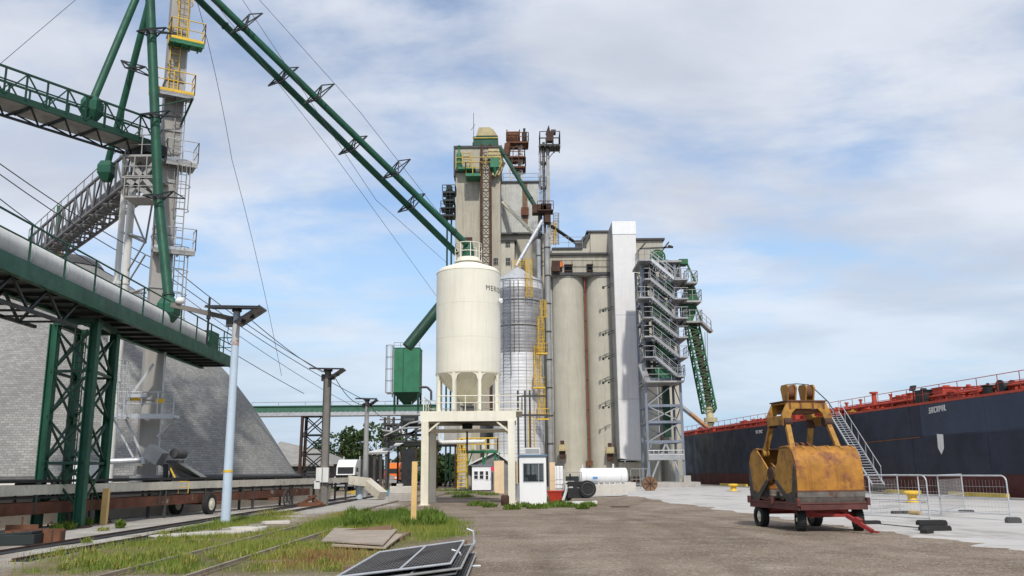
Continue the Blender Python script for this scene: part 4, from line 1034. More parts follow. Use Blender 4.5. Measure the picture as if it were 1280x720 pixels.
# ================================================================ helper for buildings drawn from pixel edges at a depth
def fb(x0, x1, yt, yb, Y, depth, m=None, zb=None):
    zt_ = Zat(0, Y, yt); zb_ = Zat(0, Y, yb) if zb is None else zb; zc = (zt_ + zb_) / 2; m = m or MB()
    a, b = Xat(x0, Y, zc), Xat(x1, Y, zc); m.bx(a, b, Y, Y + depth, zb_, zt_); return m
def win(x0, x1, yt, yb, Y, name, parent, glassm=M['dark'], framem=M['galv_dull'], mull=2, d=.04):
    zt_, zb_ = Zat(0, Y, yt), Zat(0, Y, yb); a, b = Xat(x0, Y, zb_), Xat(x1, Y, zb_); m = MB(); t = max(.05, (b - a) * .06)
    m.bx(a, b, Y - d, Y - .004, zt_ - t, zt_); m.bx(a, b, Y - d, Y - .004, zb_, zb_ + t); m.bx(a, a + t, Y - d, Y - .004, zb_ + t, zt_ - t); m.bx(b - t, b, Y - d, Y - .004, zb_ + t, zt_ - t)
    for i in range(1, mull + 1): x_ = a + (b - a) * i / (mull + 1); m.bx(x_ - t / 3, x_ + t / 3, Y - d, Y - .004, zb_ + t, zt_ - t)
    zc = (zb_ + zt_) / 2; m.bx(a + t, b - t, Y - d + .005, Y - .006, zc - t / 3, zc + t / 3); o = m.build(name, framem, parent)
    m = MB(); m.bx(a + t * .5, b - t * .5, Y - d * .45, Y - .005, zb_ + t * .5, zt_ - t * .5); m.build('pane', glassm, o); return o

# ---------------------------------------------------------------- headhouse
HY = 104.0
hh = thing('headhouse', 'tall beige concrete workhouse tower of the grain elevator with dark roof edge', 'elevator tower', (Xat(598, HY, 0), HY, 0))
fb(568.5, 626.5, 214, 0, HY, 8, zb=0).build('wall', M['concrete_stained'], hh)
fb(567.8, 626.8, 183, 214, HY - .12, 8.3).build('top_storey', M['concrete_stained'], hh)
m = MB(); fb(567, 627.5, 181.5, 184, HY - .3, 8.7, m); fb(567, 569, 184, 219, HY - .28, 8.0, m); fb(569, 627, 212.5, 215, HY - .2, .1, m); m.build('roof_edge', M['dark_steel'], hh)
m = MB(); fb(572, 594, 208, 210.5, HY - 1.3, 1.2, m); fb(582, 600, 217, 219.5, HY - 2.2, 2.1, m); m.build('balcony', M['green_mid'], hh)
m = MB(); z = Zat(0, HY - 1.2, 209); a, b = Xat(570, HY - 1.2, z), Xat(626, HY - 1.2, z); m.rail([(a, HY - 1.25, z), (b, HY - 1.25, z)], h=1.3, step=1.6, r=.06); z = Zat(0, HY - 2, 217); a, b = Xat(582, HY - 2, z), Xat(600, HY - 2, z); m.rail([(a, HY - .3, z), (a, HY - 2.1, z), (b, HY - 2.1, z), (b, HY - .3, z)], h=1.5, step=1, r=.06)
a = P(583, 205, HY - 1.4); m.ladder(a, a + V((0, 0, 1.6)), .9, r=.07); m.build('balcony_railing', M['yellow_dull'], hh)
m = MB(); z = Zat(0, HY - 2.15, 219.5); a, b = Xat(582, HY - 2.15, z), Xat(600, HY - 2.15, z); m.bx(a, b, HY - 2.3, HY - 2.2, z - .05, z + .3); m.build('balcony_kickplate', M['green_mid'], hh)
q = P(573.8, 210, HY - .8); m = MB(); m.lathe([(.3, 0), (.34, .1), (.34, 1.5), (.28, 1.9), (.13, 2.1), (.13, 2.7), (.2, 2.75), (.2, 2.9)], q, 14); m.build('dust_cyclone', M['green_mid'], hh)
q = P(618.5, 212, HY - 1.0); m = MB(); m.bx(q.x - .55, q.x + .55, q.y - .4, q.y + .4, q.z + .2, q.z + 1.4); m.lathe([(.12, -.8), (.5, .2)], q, 4); m.build('dust_filter', M['green_mid'], hh)
q = P(619.5, 196, HY - .7); m = MB(); m.bx(q.x - .9, q.x + .9, q.y - .4, q.y + .3, q.z - .4, q.z + .9); m.rail([q + V((-1, -.5, -.4)), q + V((1, -.5, -.4))], h=1.0, step=.6, r=.05); m.build('access_box', M['tarp'], hh)
m = MB(); a, b = P(627.5, 200, HY - .8), P(617, 220, HY - .8); m.bar(a, b, .55, .5); a2 = P(630, 203, HY - .6); m.bar(a2, P(622, 219, HY - .6), .4, .4); m.build('tan_chute', M['tarp'], hh)
# green roof platform, tarp, mast
m = MB(); fb(590.5, 623, 177.5, 181.2, HY + .5, 4, m); fb(591.5, 622, 170, 178, HY + .55, .06, m); fb(591.5, 592, 170, 178, HY + .6, 3.5, m); fb(622, 622.5, 170, 178, HY + .6, 3.5, m); m.build('roof_platform', M['green'], hh)
m = MB(); z = Zat(0, HY + .5, 177.5); a, b = Xat(590.5, HY + .5, z), Xat(623, HY + .5, z); m.bx(a, b, HY + .42, HY + .48, z + .5, z + .62); m.build('platform_trim', M['yellow_dull'], hh)
m = MB(); zt_, zb_ = Zat(0, HY + 1.5, 160.5), Zat(0, HY + 1.5, 171); a, b = Xat(595.5, HY + 1.5, zb_), Xat(622, HY + 1.5, zb_); L_ = b - a
m.prism([(a, HY + 1, zb_), (b, HY + 1, zb_), (a + L_ * .80, HY + 1, zb_ + (zt_ - zb_) * .72), (a + L_ * .62, HY + 1, zt_), (a + L_ * .12, HY + 1, zb_ + (zt_ - zb_) * .98), (a + L_ * .06, HY + 1, zb_ + (zt_ - zb_) * .5)], (0, 2.6, 0)); m.build('tan_hood', M['tarp'], hh)
m = MB(); a = P(592, 181, HY + .4); m.tube(a, a + V((0, 0, Zat(a.x, a.y, 141) - a.z)), .035, n=6); z = Zat(a.x, a.y, 158); m.bar((a.x - .3, a.y, z - .5), (a.x + .2, a.y, z + .3), .05); m.build('mast', M['dark_steel'], hh)
m = MB(); fb(580, 590.5, 296, 312, HY - .012, .01, m); m.build('dark_panel', M['rust_dark'], hh)
# second block, metal clad, and lower annexes
m = MB(); fb(626.6, 673.5, 227.5, 292, HY + 3, 7, m); m.build('clad_block', M['clad_grey'], hh)
m = MB(); fb(626.6, 674, 226, 228, HY + 2.8, 7.4, m); m.build('clad_block_edge', M['dark_steel'], hh); m = MB(); fb(624, 668, 290.5, 292.8, HY + 1.5, 2, m); m.build('ledge', M['dark_steel'], hh)
m = MB(); fb(653, 659.5, 228, 283, HY + 2.96, .03, m); m.build('dark_stripe', M['yellow_dull'] if False else M['wood_brown'], hh)
m = MB(); fb(651.5, 661, 259, 269, HY + 2.6, .3, m); m.build('brown_box', M['rust'], hh)
m = MB(); fb(626.6, 690, 292.5, 0, HY + 2, 8, m, zb=0); m.build('annex', M['concrete_stained'], hh)
m = MB(); fb(627, 644.5, 300.5, 0, HY + .4, 1.6, m, zb=0); m.build('stair_annex', M['concrete'], hh)
m = MB(); fb(625, 646, 298.5, 300.6, HY + .1, 1.9, m); m.build('annex_roof', M['dark_steel'], hh)
for w_ in ((631.5, 638, 302.5, 309.5), (632, 638.5, 322, 332)): win(*w_, HY + .4, 'window', hh)
for w_ in ((616.5, 623, 322, 331.5),): win(*w_, HY, 'window', hh)
m = MB(); m.rail([P(629, 227, HY + 3.2), P(673, 227, HY + 3.2)], h=1.1, step=2, r=.04); m.build('roof_railing', M['galv_dull'], hh)

# rusty bucket-elevator legs on the front of the headhouse
rl = thing('rusty_leg_casing', 'pair of rust red lattice elevator legs running up the beige headhouse front', 'elevator leg', (Xat(607, HY - .8, 0), HY - .8, 0))
for px_ in (602.2, 613.8):
    z0, z1 = 0, Zat(0, HY - .8, 181); x_ = Xat(px_, HY - .8, 20); m = MB()
    m.bx(x_ - .15, x_ + .15, HY - 1.0, HY - .7, z0, z1); m.build('leg_post', M['rust_dark'], rl)
m = MB(); z0, z1 = Zat(0, HY, 342), Zat(0, HY, 182); xa, xb = Xat(602.2, HY - .8, 20), Xat(613.8, HY - .8, 20); k = 14
for i in range(k):
    a, b = z0 + (z1 - z0) * i / k, z0 + (z1 - z0) * (i + 1) / k; m.bar((xa, HY - .85, a), (xb, HY - .85, b), .05); m.bar((xb, HY - .85, a), (xa, HY - .85, b), .05); m.bar((xa, HY - .85, a), (xb, HY - .85, a), .07)
m.build('lacing', M['rust_dark'], rl)
m = MB(); fb(603, 613, 205, 341, HY - .55, .05, m); m.build('back_sheet', M['concrete'], rl)

# ---------------------------------------------------------------- dark tower left of the headhouse
DY = 101.0
dt = thing('leg_tower', 'narrow black steel tower with stacked platforms left of the headhouse', 'tower', (Xat(561, DY, 0), DY, 0))
m = MB(); x_ = Xat(561, DY, 20)
for dx in (-.25, .25): m.bar((x_ + dx, DY, 0), (x_ + dx, DY, Zat(0, DY, 232)), .16)
m.build('mast', M['green_dark'], dt)
for py, a, b in ((238, 553, 569), (248, 553.5, 567), (258, 551, 568), (267, 550, 568)):
    m = MB(); fb(a, b, py, py + 2.2, DY - .8, 1.8, m); z = Zat(0, DY - .8, py); xa, xb = Xat(a, DY - .8, z), Xat(b, DY - .8, z); m.rail([(xa, DY - .8, z), (xb, DY - .8, z), (xb, DY + 1, z)], h=.75, step=.5, r=.05); m.build('platform', M['black_steel'], dt)
m = MB(); fb(557, 566, 236, 267, DY + .1, .5, m); fb(558, 564, 230.5, 236, DY, .8, m); m.build('machine_box', M['black_steel'], dt)
# ---------------------------------------------------------------- rusty head on white lattice tower
LY = 109.0
lt2 = thing('lattice_elevator', 'white lattice tower with rusty round elevator head behind the headhouse roof', 'tower', (Xat(646, LY, 0), LY, 0))
zt_, zb_ = Zat(0, LY, 178), Zat(0, LY, 292); m = MB(); xa, xb = Xat(637, LY, 38), Xat(652.5, LY, 38)
for x_ in (xa, xb):
    for y_ in (LY, LY + 1.5): m.bar((x_, y_, zb_), (x_, y_, zt_), .20)
k = 10
for i in range(k + 1):
    z = zb_ + (zt_ - zb_) * i / k
    m.bar((xa, LY, z), (xb, LY, z), .10)
    if i < k: z2 = zb_ + (zt_ - zb_) * (i + 1) / k; m.bar((xa, LY, z), (xb, LY, z2), .06)
m.tube(((xa + xb) / 2 + .6, LY + .5, zb_), ((xa + xb) / 2 + .6, LY + .5, zt_), .3, n=10); m.build('frame', M['white_dirty'], lt2)
for py, a, b in ((178.5, 633, 660.5), (197, 634, 656), (209.5, 640, 657)):
    m = MB(); fb(a, b, py - 2, py, LY - .8, 2.6, m); z = Zat(0, LY - .8, py - 2); xa2, xb2 = Xat(a, LY - .8, z), Xat(b, LY - .8, z); m.rail([(xa2, LY - .8, z), (xb2, LY - .8, z), (xb2, LY + 1.8, z)], h=1.2, step=.8, r=.06); m.build('platform', M['rust'], lt2)
m = MB(); zc = Zat(0, LY, 172); x_ = Xat(641.5, LY, zc); m.tube((x_ - .75, LY + .4, zc), (x_ + .75, LY + .4, zc), .95, n=20); m.tube((x_ - .9, LY + .4, zc + .1), (x_ - .75, LY + .4, zc + .1), 1.1, n=20); m.tube((x_ + .75, LY + .4, zc + .1), (x_ + .9, LY + .4, zc + .1), 1.1, n=20); m.bx(x_ - .85, x_ + .85, LY - .4, LY + 1.2, Zat(0, LY, 178), zc); m.build('elevator_head', M['rust'], lt2)
m = MB(); a = P(655.5, 176, LY); m.tube(a, a + V((0, 0, 1.1)), .35, n=10); m.tube(a + V((0, 0, 1.1)), a + V((0, 0, 1.7)), .16, n=8); m.build('motor', M['black_steel'], lt2)
m = MB(); a, b = P(635, 180, LY - .5), P(633, 195, LY - .5); m.bar(a, b, .7); m.build('discharge_box', M['rust'], lt2)

# ---------------------------------------------------------------- tall dark bucket elevator with top platform
TY = 98.0
te = thing('tall_bucket_elevator', 'tallest slim dark bucket elevator with square platform on top beside the silos', 'bucket elevator', (Xat(686, TY, 0), TY, 0))
zt_ = Zat(0, TY, 178); x_ = Xat(684.5, TY, 20)
m = MB(); m.bx(x_ - .30, x_ + .02, TY, TY + .55, 0, zt_); m.build('casing', M['dark_steel'], te)
m = MB(); m.bx(x_ + .14, x_ + .44, TY, TY + .55, 0, zt_ - .5); m.bx(x_ + .44, x_ + .52, TY + .1, TY + .4, 8, zt_ - .8)
m.build('return_casing', M['galv_dull'], te)
m = MB(); q = P(687, 176, TY); m.bx(q.x - .35, q.x + .4, TY, TY + .8, q.z, q.z + 1.2); m.prism([(q.x - .45, TY + .2, q.z + 1.0), (q.x + .15, TY + .2, q.z + 1.0), (q.x - .05, TY + .2, Zat(0, TY, 155.5))], (0, .6, 0)); m.tube((q.x + .2, TY + .4, q.z + 1.2), (q.x + .75, TY + .4, q.z + 1.2), .35, n=12); m.build('head', M['rust_dark'], te)
z = Zat(0, TY - .9, 181); a, b = Xat(675, TY - .9, z), Xat(700, TY - .9, z); m = MB(); m.bx(a, b, TY - .9, TY + 1.2, z - .12, z); m.rail([(a, TY + 1.2, z), (a, TY - .9, z), (b, TY - .9, z), (b, TY + 1.2, z), (a, TY + 1.2, z)], h=1.6, step=.8, r=.05)
for k in range(5): m.bar((a + (b - a) * k / 4, TY - .9, z - .2), (a + (b - a) * k / 4, TY + 1.2, z - .2), .1, .2)
m.bar((a + .2, TY, z), (x_ - .2, TY, z - 1.4), .08); m.bar((b - .2, TY, z), (x_ + .4, TY, z - 1.4), .08); m.build('top_platform', M['dark_steel'], te)
for py in (202, 233):
    z = Zat(0, TY - .4, py); a, b = Xat(675.5, TY - .4, z), Xat(683, TY - .4, z); m = MB(); m.bx(a, b, TY - .4, TY + .6, z - .15, z); m.rail([(a, TY + .6, z), (a, TY - .4, z), (b, TY - .4, z)], h=1.1, step=.5, r=.04); m.build('rest_platform', M['dark_steel'], te)
m = MB(); a = P(679, 262, TY + .1); b = V((a.x, a.y, Zat(a.x, a.y, 184))); m.ladder(a, b, .4, r=.03); m.cage(a, b, (-.3, -1, 0), (1, 0, 0), r=.03); m.build('caged_ladder', M['galv_dull'], te)
m = MB(); q = P(686, 258, TY - .4); m.bx(q.x - .9, q.x + .3, TY - .6, TY + .9, q.z - .5, q.z + .3); m.bx(q.x - .5, q.x + .2, TY - .5, TY + .7, q.z - 1.9, q.z - .5); m.rail([(q.x - 1.3, TY - .9, q.z - .5), (q.x + .5, TY - .9, q.z - .5)], h=1.0, step=.6, r=.04); m.bx(q.x - 1.3, q.x + .5, TY - .9, TY + .9, q.z - .62, q.z - .5); a = P(674, 259, TY - .4); m.bx(a.x - .8, a.x + .8, TY - .6, TY + .7, a.z - .7, a.z + .3); m.build('distributor', M['rust_dark'], te)
m = MB(); a, b = P(677, 265, TY), P(690, 265, TY)
for px_ in (674, 676.5): m.tube(P(px_, 258, TY + .2), P(px_, 345, TY + .2), .14, n=8)
for i in range(9): z = 265 + i * 8.5; m.bar(P(674, z, TY), P(688, z + (8 if i % 2 else -2), TY), .07)
m.build('bracing', M['dark_steel'], te)
# pale grey full-height pipe next to it
tp = thing('downpipe', 'full-height pale grey pipe standing in the dark gap left of the beige silos', 'pipe', (Xat(689, TY - 2, 0), TY - 2, 0))
m = MB(); yb_ = TY - 2.2; x_ = Xat(687, yb_, 10); m.tube((x_, yb_, 0), (x_, yb_, Zat(0, yb_, 292)), .30, n=14); m.build('tube', M['galv_dull'], tp)
for py in range(310, 590, 35): z = Zat(0, yb_, py); m = MB(); m.tube((x_, yb_, z - .06), (x_, yb_, z + .06), .36, n=14); m.build('flange', M['dark_steel'], tp)
tp2 = thing('downpipe', 'shorter grey downpipe running behind the yellow ladders of the steel silo', 'pipe', (Xat(677, TY - 5, 0), TY - 5, 0))
m = MB(); yb2 = TY - 5; x2 = Xat(676, yb2, 10); m.tube((x2, yb2, 0), (x2, yb2, Zat(0, yb2, 300)), .24, n=12); m.build('tube', M['steel'], tp2)
for py in range(320, 580, 40): z = Zat(0, yb2, py); m = MB(); m.tube((x2, yb2, z - .05), (x2, yb2, z + .05), .29, n=12); m.build('flange', M['dark_steel'], tp2)
# spouts around it
def spout(name, a, b, r, mm, label, cat='spout pipe', fl=0, ftr=None, group=None):
    a, b = V(a), V(b); t = thing(name, label, cat, b, 0, group); m = MB(); m.tube(a, b, r, n=14); m.build('pipe', mm, t)
    if fl:
        e = (b - a).normalized()
        for i in range(fl): q = a.lerp(b, (i + .5) / fl); m = MB(); m.tube(q - e * .05, q + e * .05, r * 1.18, n=14); m.build('flange', ftr or mm, t)
    return t
spout('grain_spout', P(626, 186, HY - 1), P(669, 258, TY + .2), .26, M['green_dark'], 'dark green spout pipe slanting from headhouse top down to the slim elevator', fl=4)
spout('grain_spout', P(628.5, 253, HY + 2), P(668, 293, TY + 3), .22, M['cream_dirty'], 'cream spout pipe slanting down right across the ribbed grey cladding', fl=3)
spout('grain_spout', P(677.5, 276, TY - 1), P(645, 333, gy + 8), .20, M['galv'], 'bright steel spout pipe slanting down left onto the steel silo roof', fl=3)
spout('grain_spout', P(677, 290, TY), P(660, 306, TY + 2), .18, M['galv_dull'], 'short grey spout pipe under the slim elevator distributor')
spout('grain_spout', P(690, 283, TY + 1), P(723, 306, TY + 8), .20, M['black_steel'], 'thin black spout pipe slanting down right to the silo gallery roof')
yl = thing('ladder_cage', 'yellow caged ladder standing on the silo gallery roof beside the slim elevator', 'ladder', P(691.5, 306, TY + 2))
a, b = P(691.5, 306, TY + 2), P(691.5, 280, TY + 2); m = MB(); m.ladder(a, b, .5, r=.05); m.cage(a, b, (0, -1, 0), (1, 0, 0), r=.045); m.build('ladder', M['yellow'], yl)
m = MB(); a, b = P(695, 306, TY + 3), P(695, 268, TY + 3); m.ladder(a, b, .5, r=.04); m.cage(a, b, (0, -1, 0), (1, 0, 0), r=.03); m.build('mast', M['galv_dull'], yl)

# ---------------------------------------------------------------- concrete silos
SY = 99.0
def csilo(px0, px1, yt, Yc, label, mm=M['concrete']):
    xa, xb = Xat(px0, Yc, 10), Xat(px1, Yc, 10); r_ = (xb - xa) / 2; c = ((xa + xb) / 2, Yc, 0); z = Zat(c[0], Yc - r_, yt)
    t = thing('concrete_silo', label, 'silo', c, 0, 'round concrete grain silos')
    m = MB(); m.lathe([(r_, 0), (r_, .01), (r_, z * .5), (r_, z)], c, 56, cap=False); m.build('wall', mm, t)
    m = MB(); m.lathe([(r_ + .08, z - .22), (r_ + .1, z), (.05, z + .02)], c, 56, cap=False); m.build('rim', M['concrete_grey'], t); return t, c, r_
s1, s1c, s1r = csilo(690.5, 733.8, 344, SY, 'beige round concrete silo between dark pipes and the red riser pipe')
s2, s2c, s2r = csilo(735, 778, 344, SY, 'beige round concrete silo between the red riser pipe and the white stair shaft')
csilo(779, 822, 344, SY + .3, 'beige round concrete silo mostly hidden by the white stair shaft')
csilo(823, 852, 330, SY + 1.5, 'beige round concrete silo behind the open steel stair tower', M['concrete'])
# riser pipe
rp_ = thing('riser_pipe', 'thin red fire riser pipe running up between the two beige silos', 'pipe', (Xat(734.5, SY - 1.5, 0), SY - 1.5, 0))
x_ = Xat(734.5, SY - 1.5, 10); m = MB(); m.tube((x_, SY - 1.5, 1), (x_, SY - 1.5, Zat(0, SY - 1.5, 347)), .075, n=10); m.build('tube', M['riser_red'], rp_)
for py in range(365, 590, 37): z = Zat(0, SY - 1.5, py); m = MB(); m.tube((x_, SY - 1.5, z - .08), (x_, SY - 1.5, z + .08), .13, n=10); m.build('coupling', M['rust'], rp_)
m = MB(); m.bx(x_ - .35, x_ + .35, SY - 1.75, SY - 1.3, Zat(0, SY, 583), Zat(0, SY, 577)); m.build('valve_box', M['rust'], rp_)
# bin-level discharge boxes on the silos
for px_, py, c_, lab in ((703, 559, s1, 'rusty hooded discharge box low on the left beige silo'), (762.5, 562, s2, 'rusty hooded discharge box low on the right beige silo')):
    Yb = SY - 2.6; q = P(px_, py, Yb); t = thing('discharge_box', lab, 'discharge box', q); m = MB(); m.box(q, (.85, .6, .55)); m.box(q + V((0, -.05, -.35)), (1.05, .8, .10)); m.build('box', M['tarp'], t)
    m = MB(); m.box(q + V((0, .1, .45)), (.4, .3, .5)); m.box(q + V((0, .1, -.8)), (.6, .4, .9)); m.build('chute', M['rust_dark'], t)
# small bracket lamps along the second silo
for py, lab in ((358, 'topmost'), (387, 'second from top'), (417, 'third from top'), (447, 'third from bottom'), (477, 'second from bottom'), (508, 'lowest')):
    t = thing('bracket_lamp', f'{lab} thin black bracket lamp reaching left from the white stair shaft', 'lamp', P(768, py - 4, 95)); m = MB(); a, b, c_ = P(767.5, py - 4.5, 95), P(754, py + 1, 95), P(761, py + .5, 95); m.tube(a, b, .045, n=6); m.tube(P(767.5, py - 1.5, 95), c_, .035, n=6); m.build('arm', M['black_steel'], t)
    m = MB(); m.tube(b + V((0, 0, .1)), b - V((0, 0, .18)), .12, n=8); m.tube(c_ + V((0, 0, .05)), c_ - V((0, 0, .15)), .10, n=8); m.build('lamp_head', M['black_steel'], t)

# ---------------------------------------------------------------- gallery above the silos
gl = thing('silo_gallery', 'beige gallery building on top of the concrete silos with soot stained wall', 'building', (Xat(730, SY, 0), SY - 2, Zat(0, SY, 344)))
m = MB(); fb(687, 766, 318.5, 345, SY - 2.0, 5, m); m.build('wall', M['concrete_stained'], gl)
m = MB(); fb(686, 760, 316.5, 319, SY - 2.3, 5.4, m); fb(690, 728, 309.8, 311.6, SY - 1.3, 4, m); fb(690, 768, 341, 344.5, SY - 2.15, .2, m); m.build('roof_edge', M['dark_steel'], gl)
m = MB(); fb(690, 736, 311.5, 318.4, SY - 1.1, 4, m); m.build('parapet', M['concrete'], gl)
m = MB(); fb(738, 768, 290.5, 318.4, SY - .9, 5, m); fb(733, 745, 294, 318.3, SY - .6, 4, m); m.build('upper_block', M['concrete'], gl)
m = MB(); fb(733, 768, 289, 291, SY - 1.1, 5.3, m); a, b = P(728, 309, SY - .9), P(737.5, 290.5, SY - .9); m.bar(a, b, .25); m.build('upper_roof_edge', M['dark_steel'], gl)
for x0, x1 in ((706, 715.5), (734, 741)):
    m = MB(); fb(x0, x1, 332, 338.5, SY - 2.06, .05, m); o = m.build('opening', M['dark'], gl); m = MB(); fb(x0 - .7, x1 + .7, 330.8, 332, SY - 2.5, .5, m); fb(x0 - .5, x1 + .5, 338.5, 339.5, SY - 2.3, .28, m); m.build('hood', M['rust_dark'], o)
m = MB(); fb(697, 703, 328, 340, SY - 2.02, .04, m); m.build('soot_stain', M['dark_steel'], gl)
m = MB(); q = P(700.5, 333, SY - 2.4); m.tube(q - V((0, 0, .1)), q + V((0, 0, .45)), .26, n=12); m.tube(q + V((0, 0, .45)), q + V((0, 0, .6)), .16, n=10); m.build('orange_motor', M['orange'], gl)
m = MB(); q = P(695, 333, SY - 2.4); m.box(q, (.9, .5, 1.2)); m.build('rusty_machine', M['rust_dark'], gl)
m = MB(); m.rail([P(690, 340, SY - 2.6), P(766, 340, SY - 2.6)], h=1.3, step=2.2, r=.035, mids=(.5,)); m.build('walkway_railing', M['dark_steel'], gl)
m = MB(); m.rail([P(694, 310, SY - 1.2), P(728, 310, SY - 1.2)], h=1.3, step=1.6, r=.03, mids=(.5,)); m.build('roof_railing', M['galv_dull'], gl)
m = MB(); q = P(724, 306, SY - .6); m.box(q, (.9, .8, .9)); m.tube(q, q + V((.7, 0, .9)), .2, n=8); m.build('roof_fan', M['dark_steel'], gl)

# ---------------------------------------------------------------- white clad stair shaft
wt_ = thing('clad_shaft', 'tall plain white metal clad shaft with open underside in front of silos', 'clad tower', (Xat(783, 95, 0), 95, 0))
WY = 93.5; z0, z1 = Zat(0, WY, 577), Zat(0, WY, 278.5); xa, xb = Xat(770.3, WY, (z0 + z1) / 2), Xat(799.5, WY, (z0 + z1) / 2)
m = MB(); m.prism([(xa, WY, z0 + .25), (xb, WY, z0 - .15), (xb, WY, z1), (xa, WY, z1)], (0, 5.5, 0)); m.build('cladding', M['clad_white'], wt_)
m = MB(); zz1 = Zat(0, WY, 294); m.bx(xa - .05, xb + .05, WY - .05, WY + 5.55, zz1, z1 + .05); m.build('top_cladding', ribbed('white_cladding_top', (.78, .79, .79), .5, .05, 2.0, 'x', .3, var=.03, streak=.1), wt_)
m = MB(); m.bx(xa - .02, xb + .02, WY - .03, WY, z0 - .02, z0 + .05); m.bx(xa - .06, xa - .012, WY - .02, WY + 5, z0 + .3, z1); m.build('trim_and_shaded_side', M['steel'], wt_)  # bottom edge trim, plus a grey sheet painting the left face's shade
cb_ = thing('shaft_plinth', 'low beige concrete plinth with dark openings beneath the white clad shaft', 'plinth', (Xat(790, 95, 0), 95, 0))
m = MB(); fb(776, 806, 579, 0, WY + 1.5, 4, m, zb=0); m.build('wall', M['concrete'], cb_)
for x0 in (786.5, 791.5, 796.5):
    m = MB(); fb(x0, x0 + 3.2, 597, 604, WY + 1.45, .04, m); m.build('opening', M['rust'], cb_)

# ---------------------------------------------------------------- block right of the shaft, behind the stair tower
rb = thing('head_building', 'beige flat-roofed block behind the top of the steel stair tower', 'building', (Xat(812, 97, 0), 97, Zat(0, 97, 345)))
m = MB(); fb(795, 829, 300.5, 0, 97, 6, m, zb=Zat(0, 97, 350)); m.build('wall', M['clad'], rb)
m = MB(); fb(794, 831, 299, 301.2, 96.7, 6.5, m); m.build('roof_edge', M['dark_steel'], rb)
m = MB(); a = P(800, 312, 92)
for x0, y0, x1, y1 in ((799, 313, 807, 303), (828, 313, 836, 302.5), (799, 311, 838, 309)): m.bar(P(x0, y0, 92), P(x1, y1, 92), .16)
m.tube(P(838, 309, 92), P(838.5, 307.5, 92), .3, n=8); m.build('jib_braces', M['dark_steel'], rb)
# ================================================================ open steel stair tower at the quay (with green conveyor leg)
VY = 86.0; VD = 4.0
mt = thing('stair_tower', 'open steel tower with zigzag stairs standing on a concrete pad at the quay', 'stair tower', (Xat(835, VY, 0), VY, 0))
def vz(py, y=VY): return Zat(Xat(833, y, 5), y, py)
def vx(px_, py, y=VY): return Xat(px_, y, vz(py, y))
xL, xR = vx(812, 600), vx(856, 600)
for x_ in (xL, xR):
    for y_ in (VY, VY + VD):
        m = MB(); m.bar((x_, y_, .5), (x_, y_, vz(330)), .24, .24); m.build('column', M['galv_blue'], mt)
m = MB()
levels = [351, 376, 400, 425, 449, 474, 507, 527.5, 552]
for py in levels:
    z = vz(py)
    m = MB()
    for y_ in (VY, VY + VD): m.bar((xL, y_, z), (xR, y_, z), .18, .24)
    for x_ in (xL, xR): m.bar((x_, VY, z - .002), (x_, VY + VD, z - .002), .16, .22)
    m.build('floor_frame', M['galv_blue'], mt)
m = MB(); m.bar((xL, VY - .1, vz(571)), (xR, VY - .1, vz(571)), .12, .5); m.build('beam', M['galv_blue'], mt)
m = MB()
ls = [330] + levels
for i, (a, b) in enumerate(zip(ls[:-1], ls[1:])):
    za, zb_ = vz(a), vz(b)
    for y_ in (VY + VD,): m.bar((xL, y_, za), (xR, y_, zb_), .09); m.bar((xR, y_, za), (xL, y_, zb_), .09)
    for x_ in (xL, xR): m.bar((x_, VY, za if i % 2 else zb_), (x_, VY + VD, zb_ if i % 2 else za), .09)
    if i > 5: m.bar((xL, VY, zb_), (xR, VY, za), .10); 
    if i == 7: m.bar((xR, VY, zb_), (xL, VY, za), .10)
zt_ = vz(554); xm = (xL + xR) / 2
for x_ in (xL + .1, xR - .1): m.bar((xm, VY - .05, zt_), (x_, VY - .05, .6), .16)
for x_ in (xL + .9, xR - .9): m.bar((x_, VY + VD, zt_), (x_ + (.6 if x_ > xm else -.6), VY + VD, .6), .12)
m.build('bracing', M['steel'], mt)
# guard wall with dark slots low down
m = MB(); m.bx(xL, xR, VY - .2, VY - .12, vz(575), vz(567)); m.build('guard_panel', M['steel'], mt); m = MB(); m.rail([(xL, VY - .2, vz(575)), (xR, VY - .2, vz(575))], h=.9, step=.5, r=.05); m.build('low_railing', M['galv'], mt)
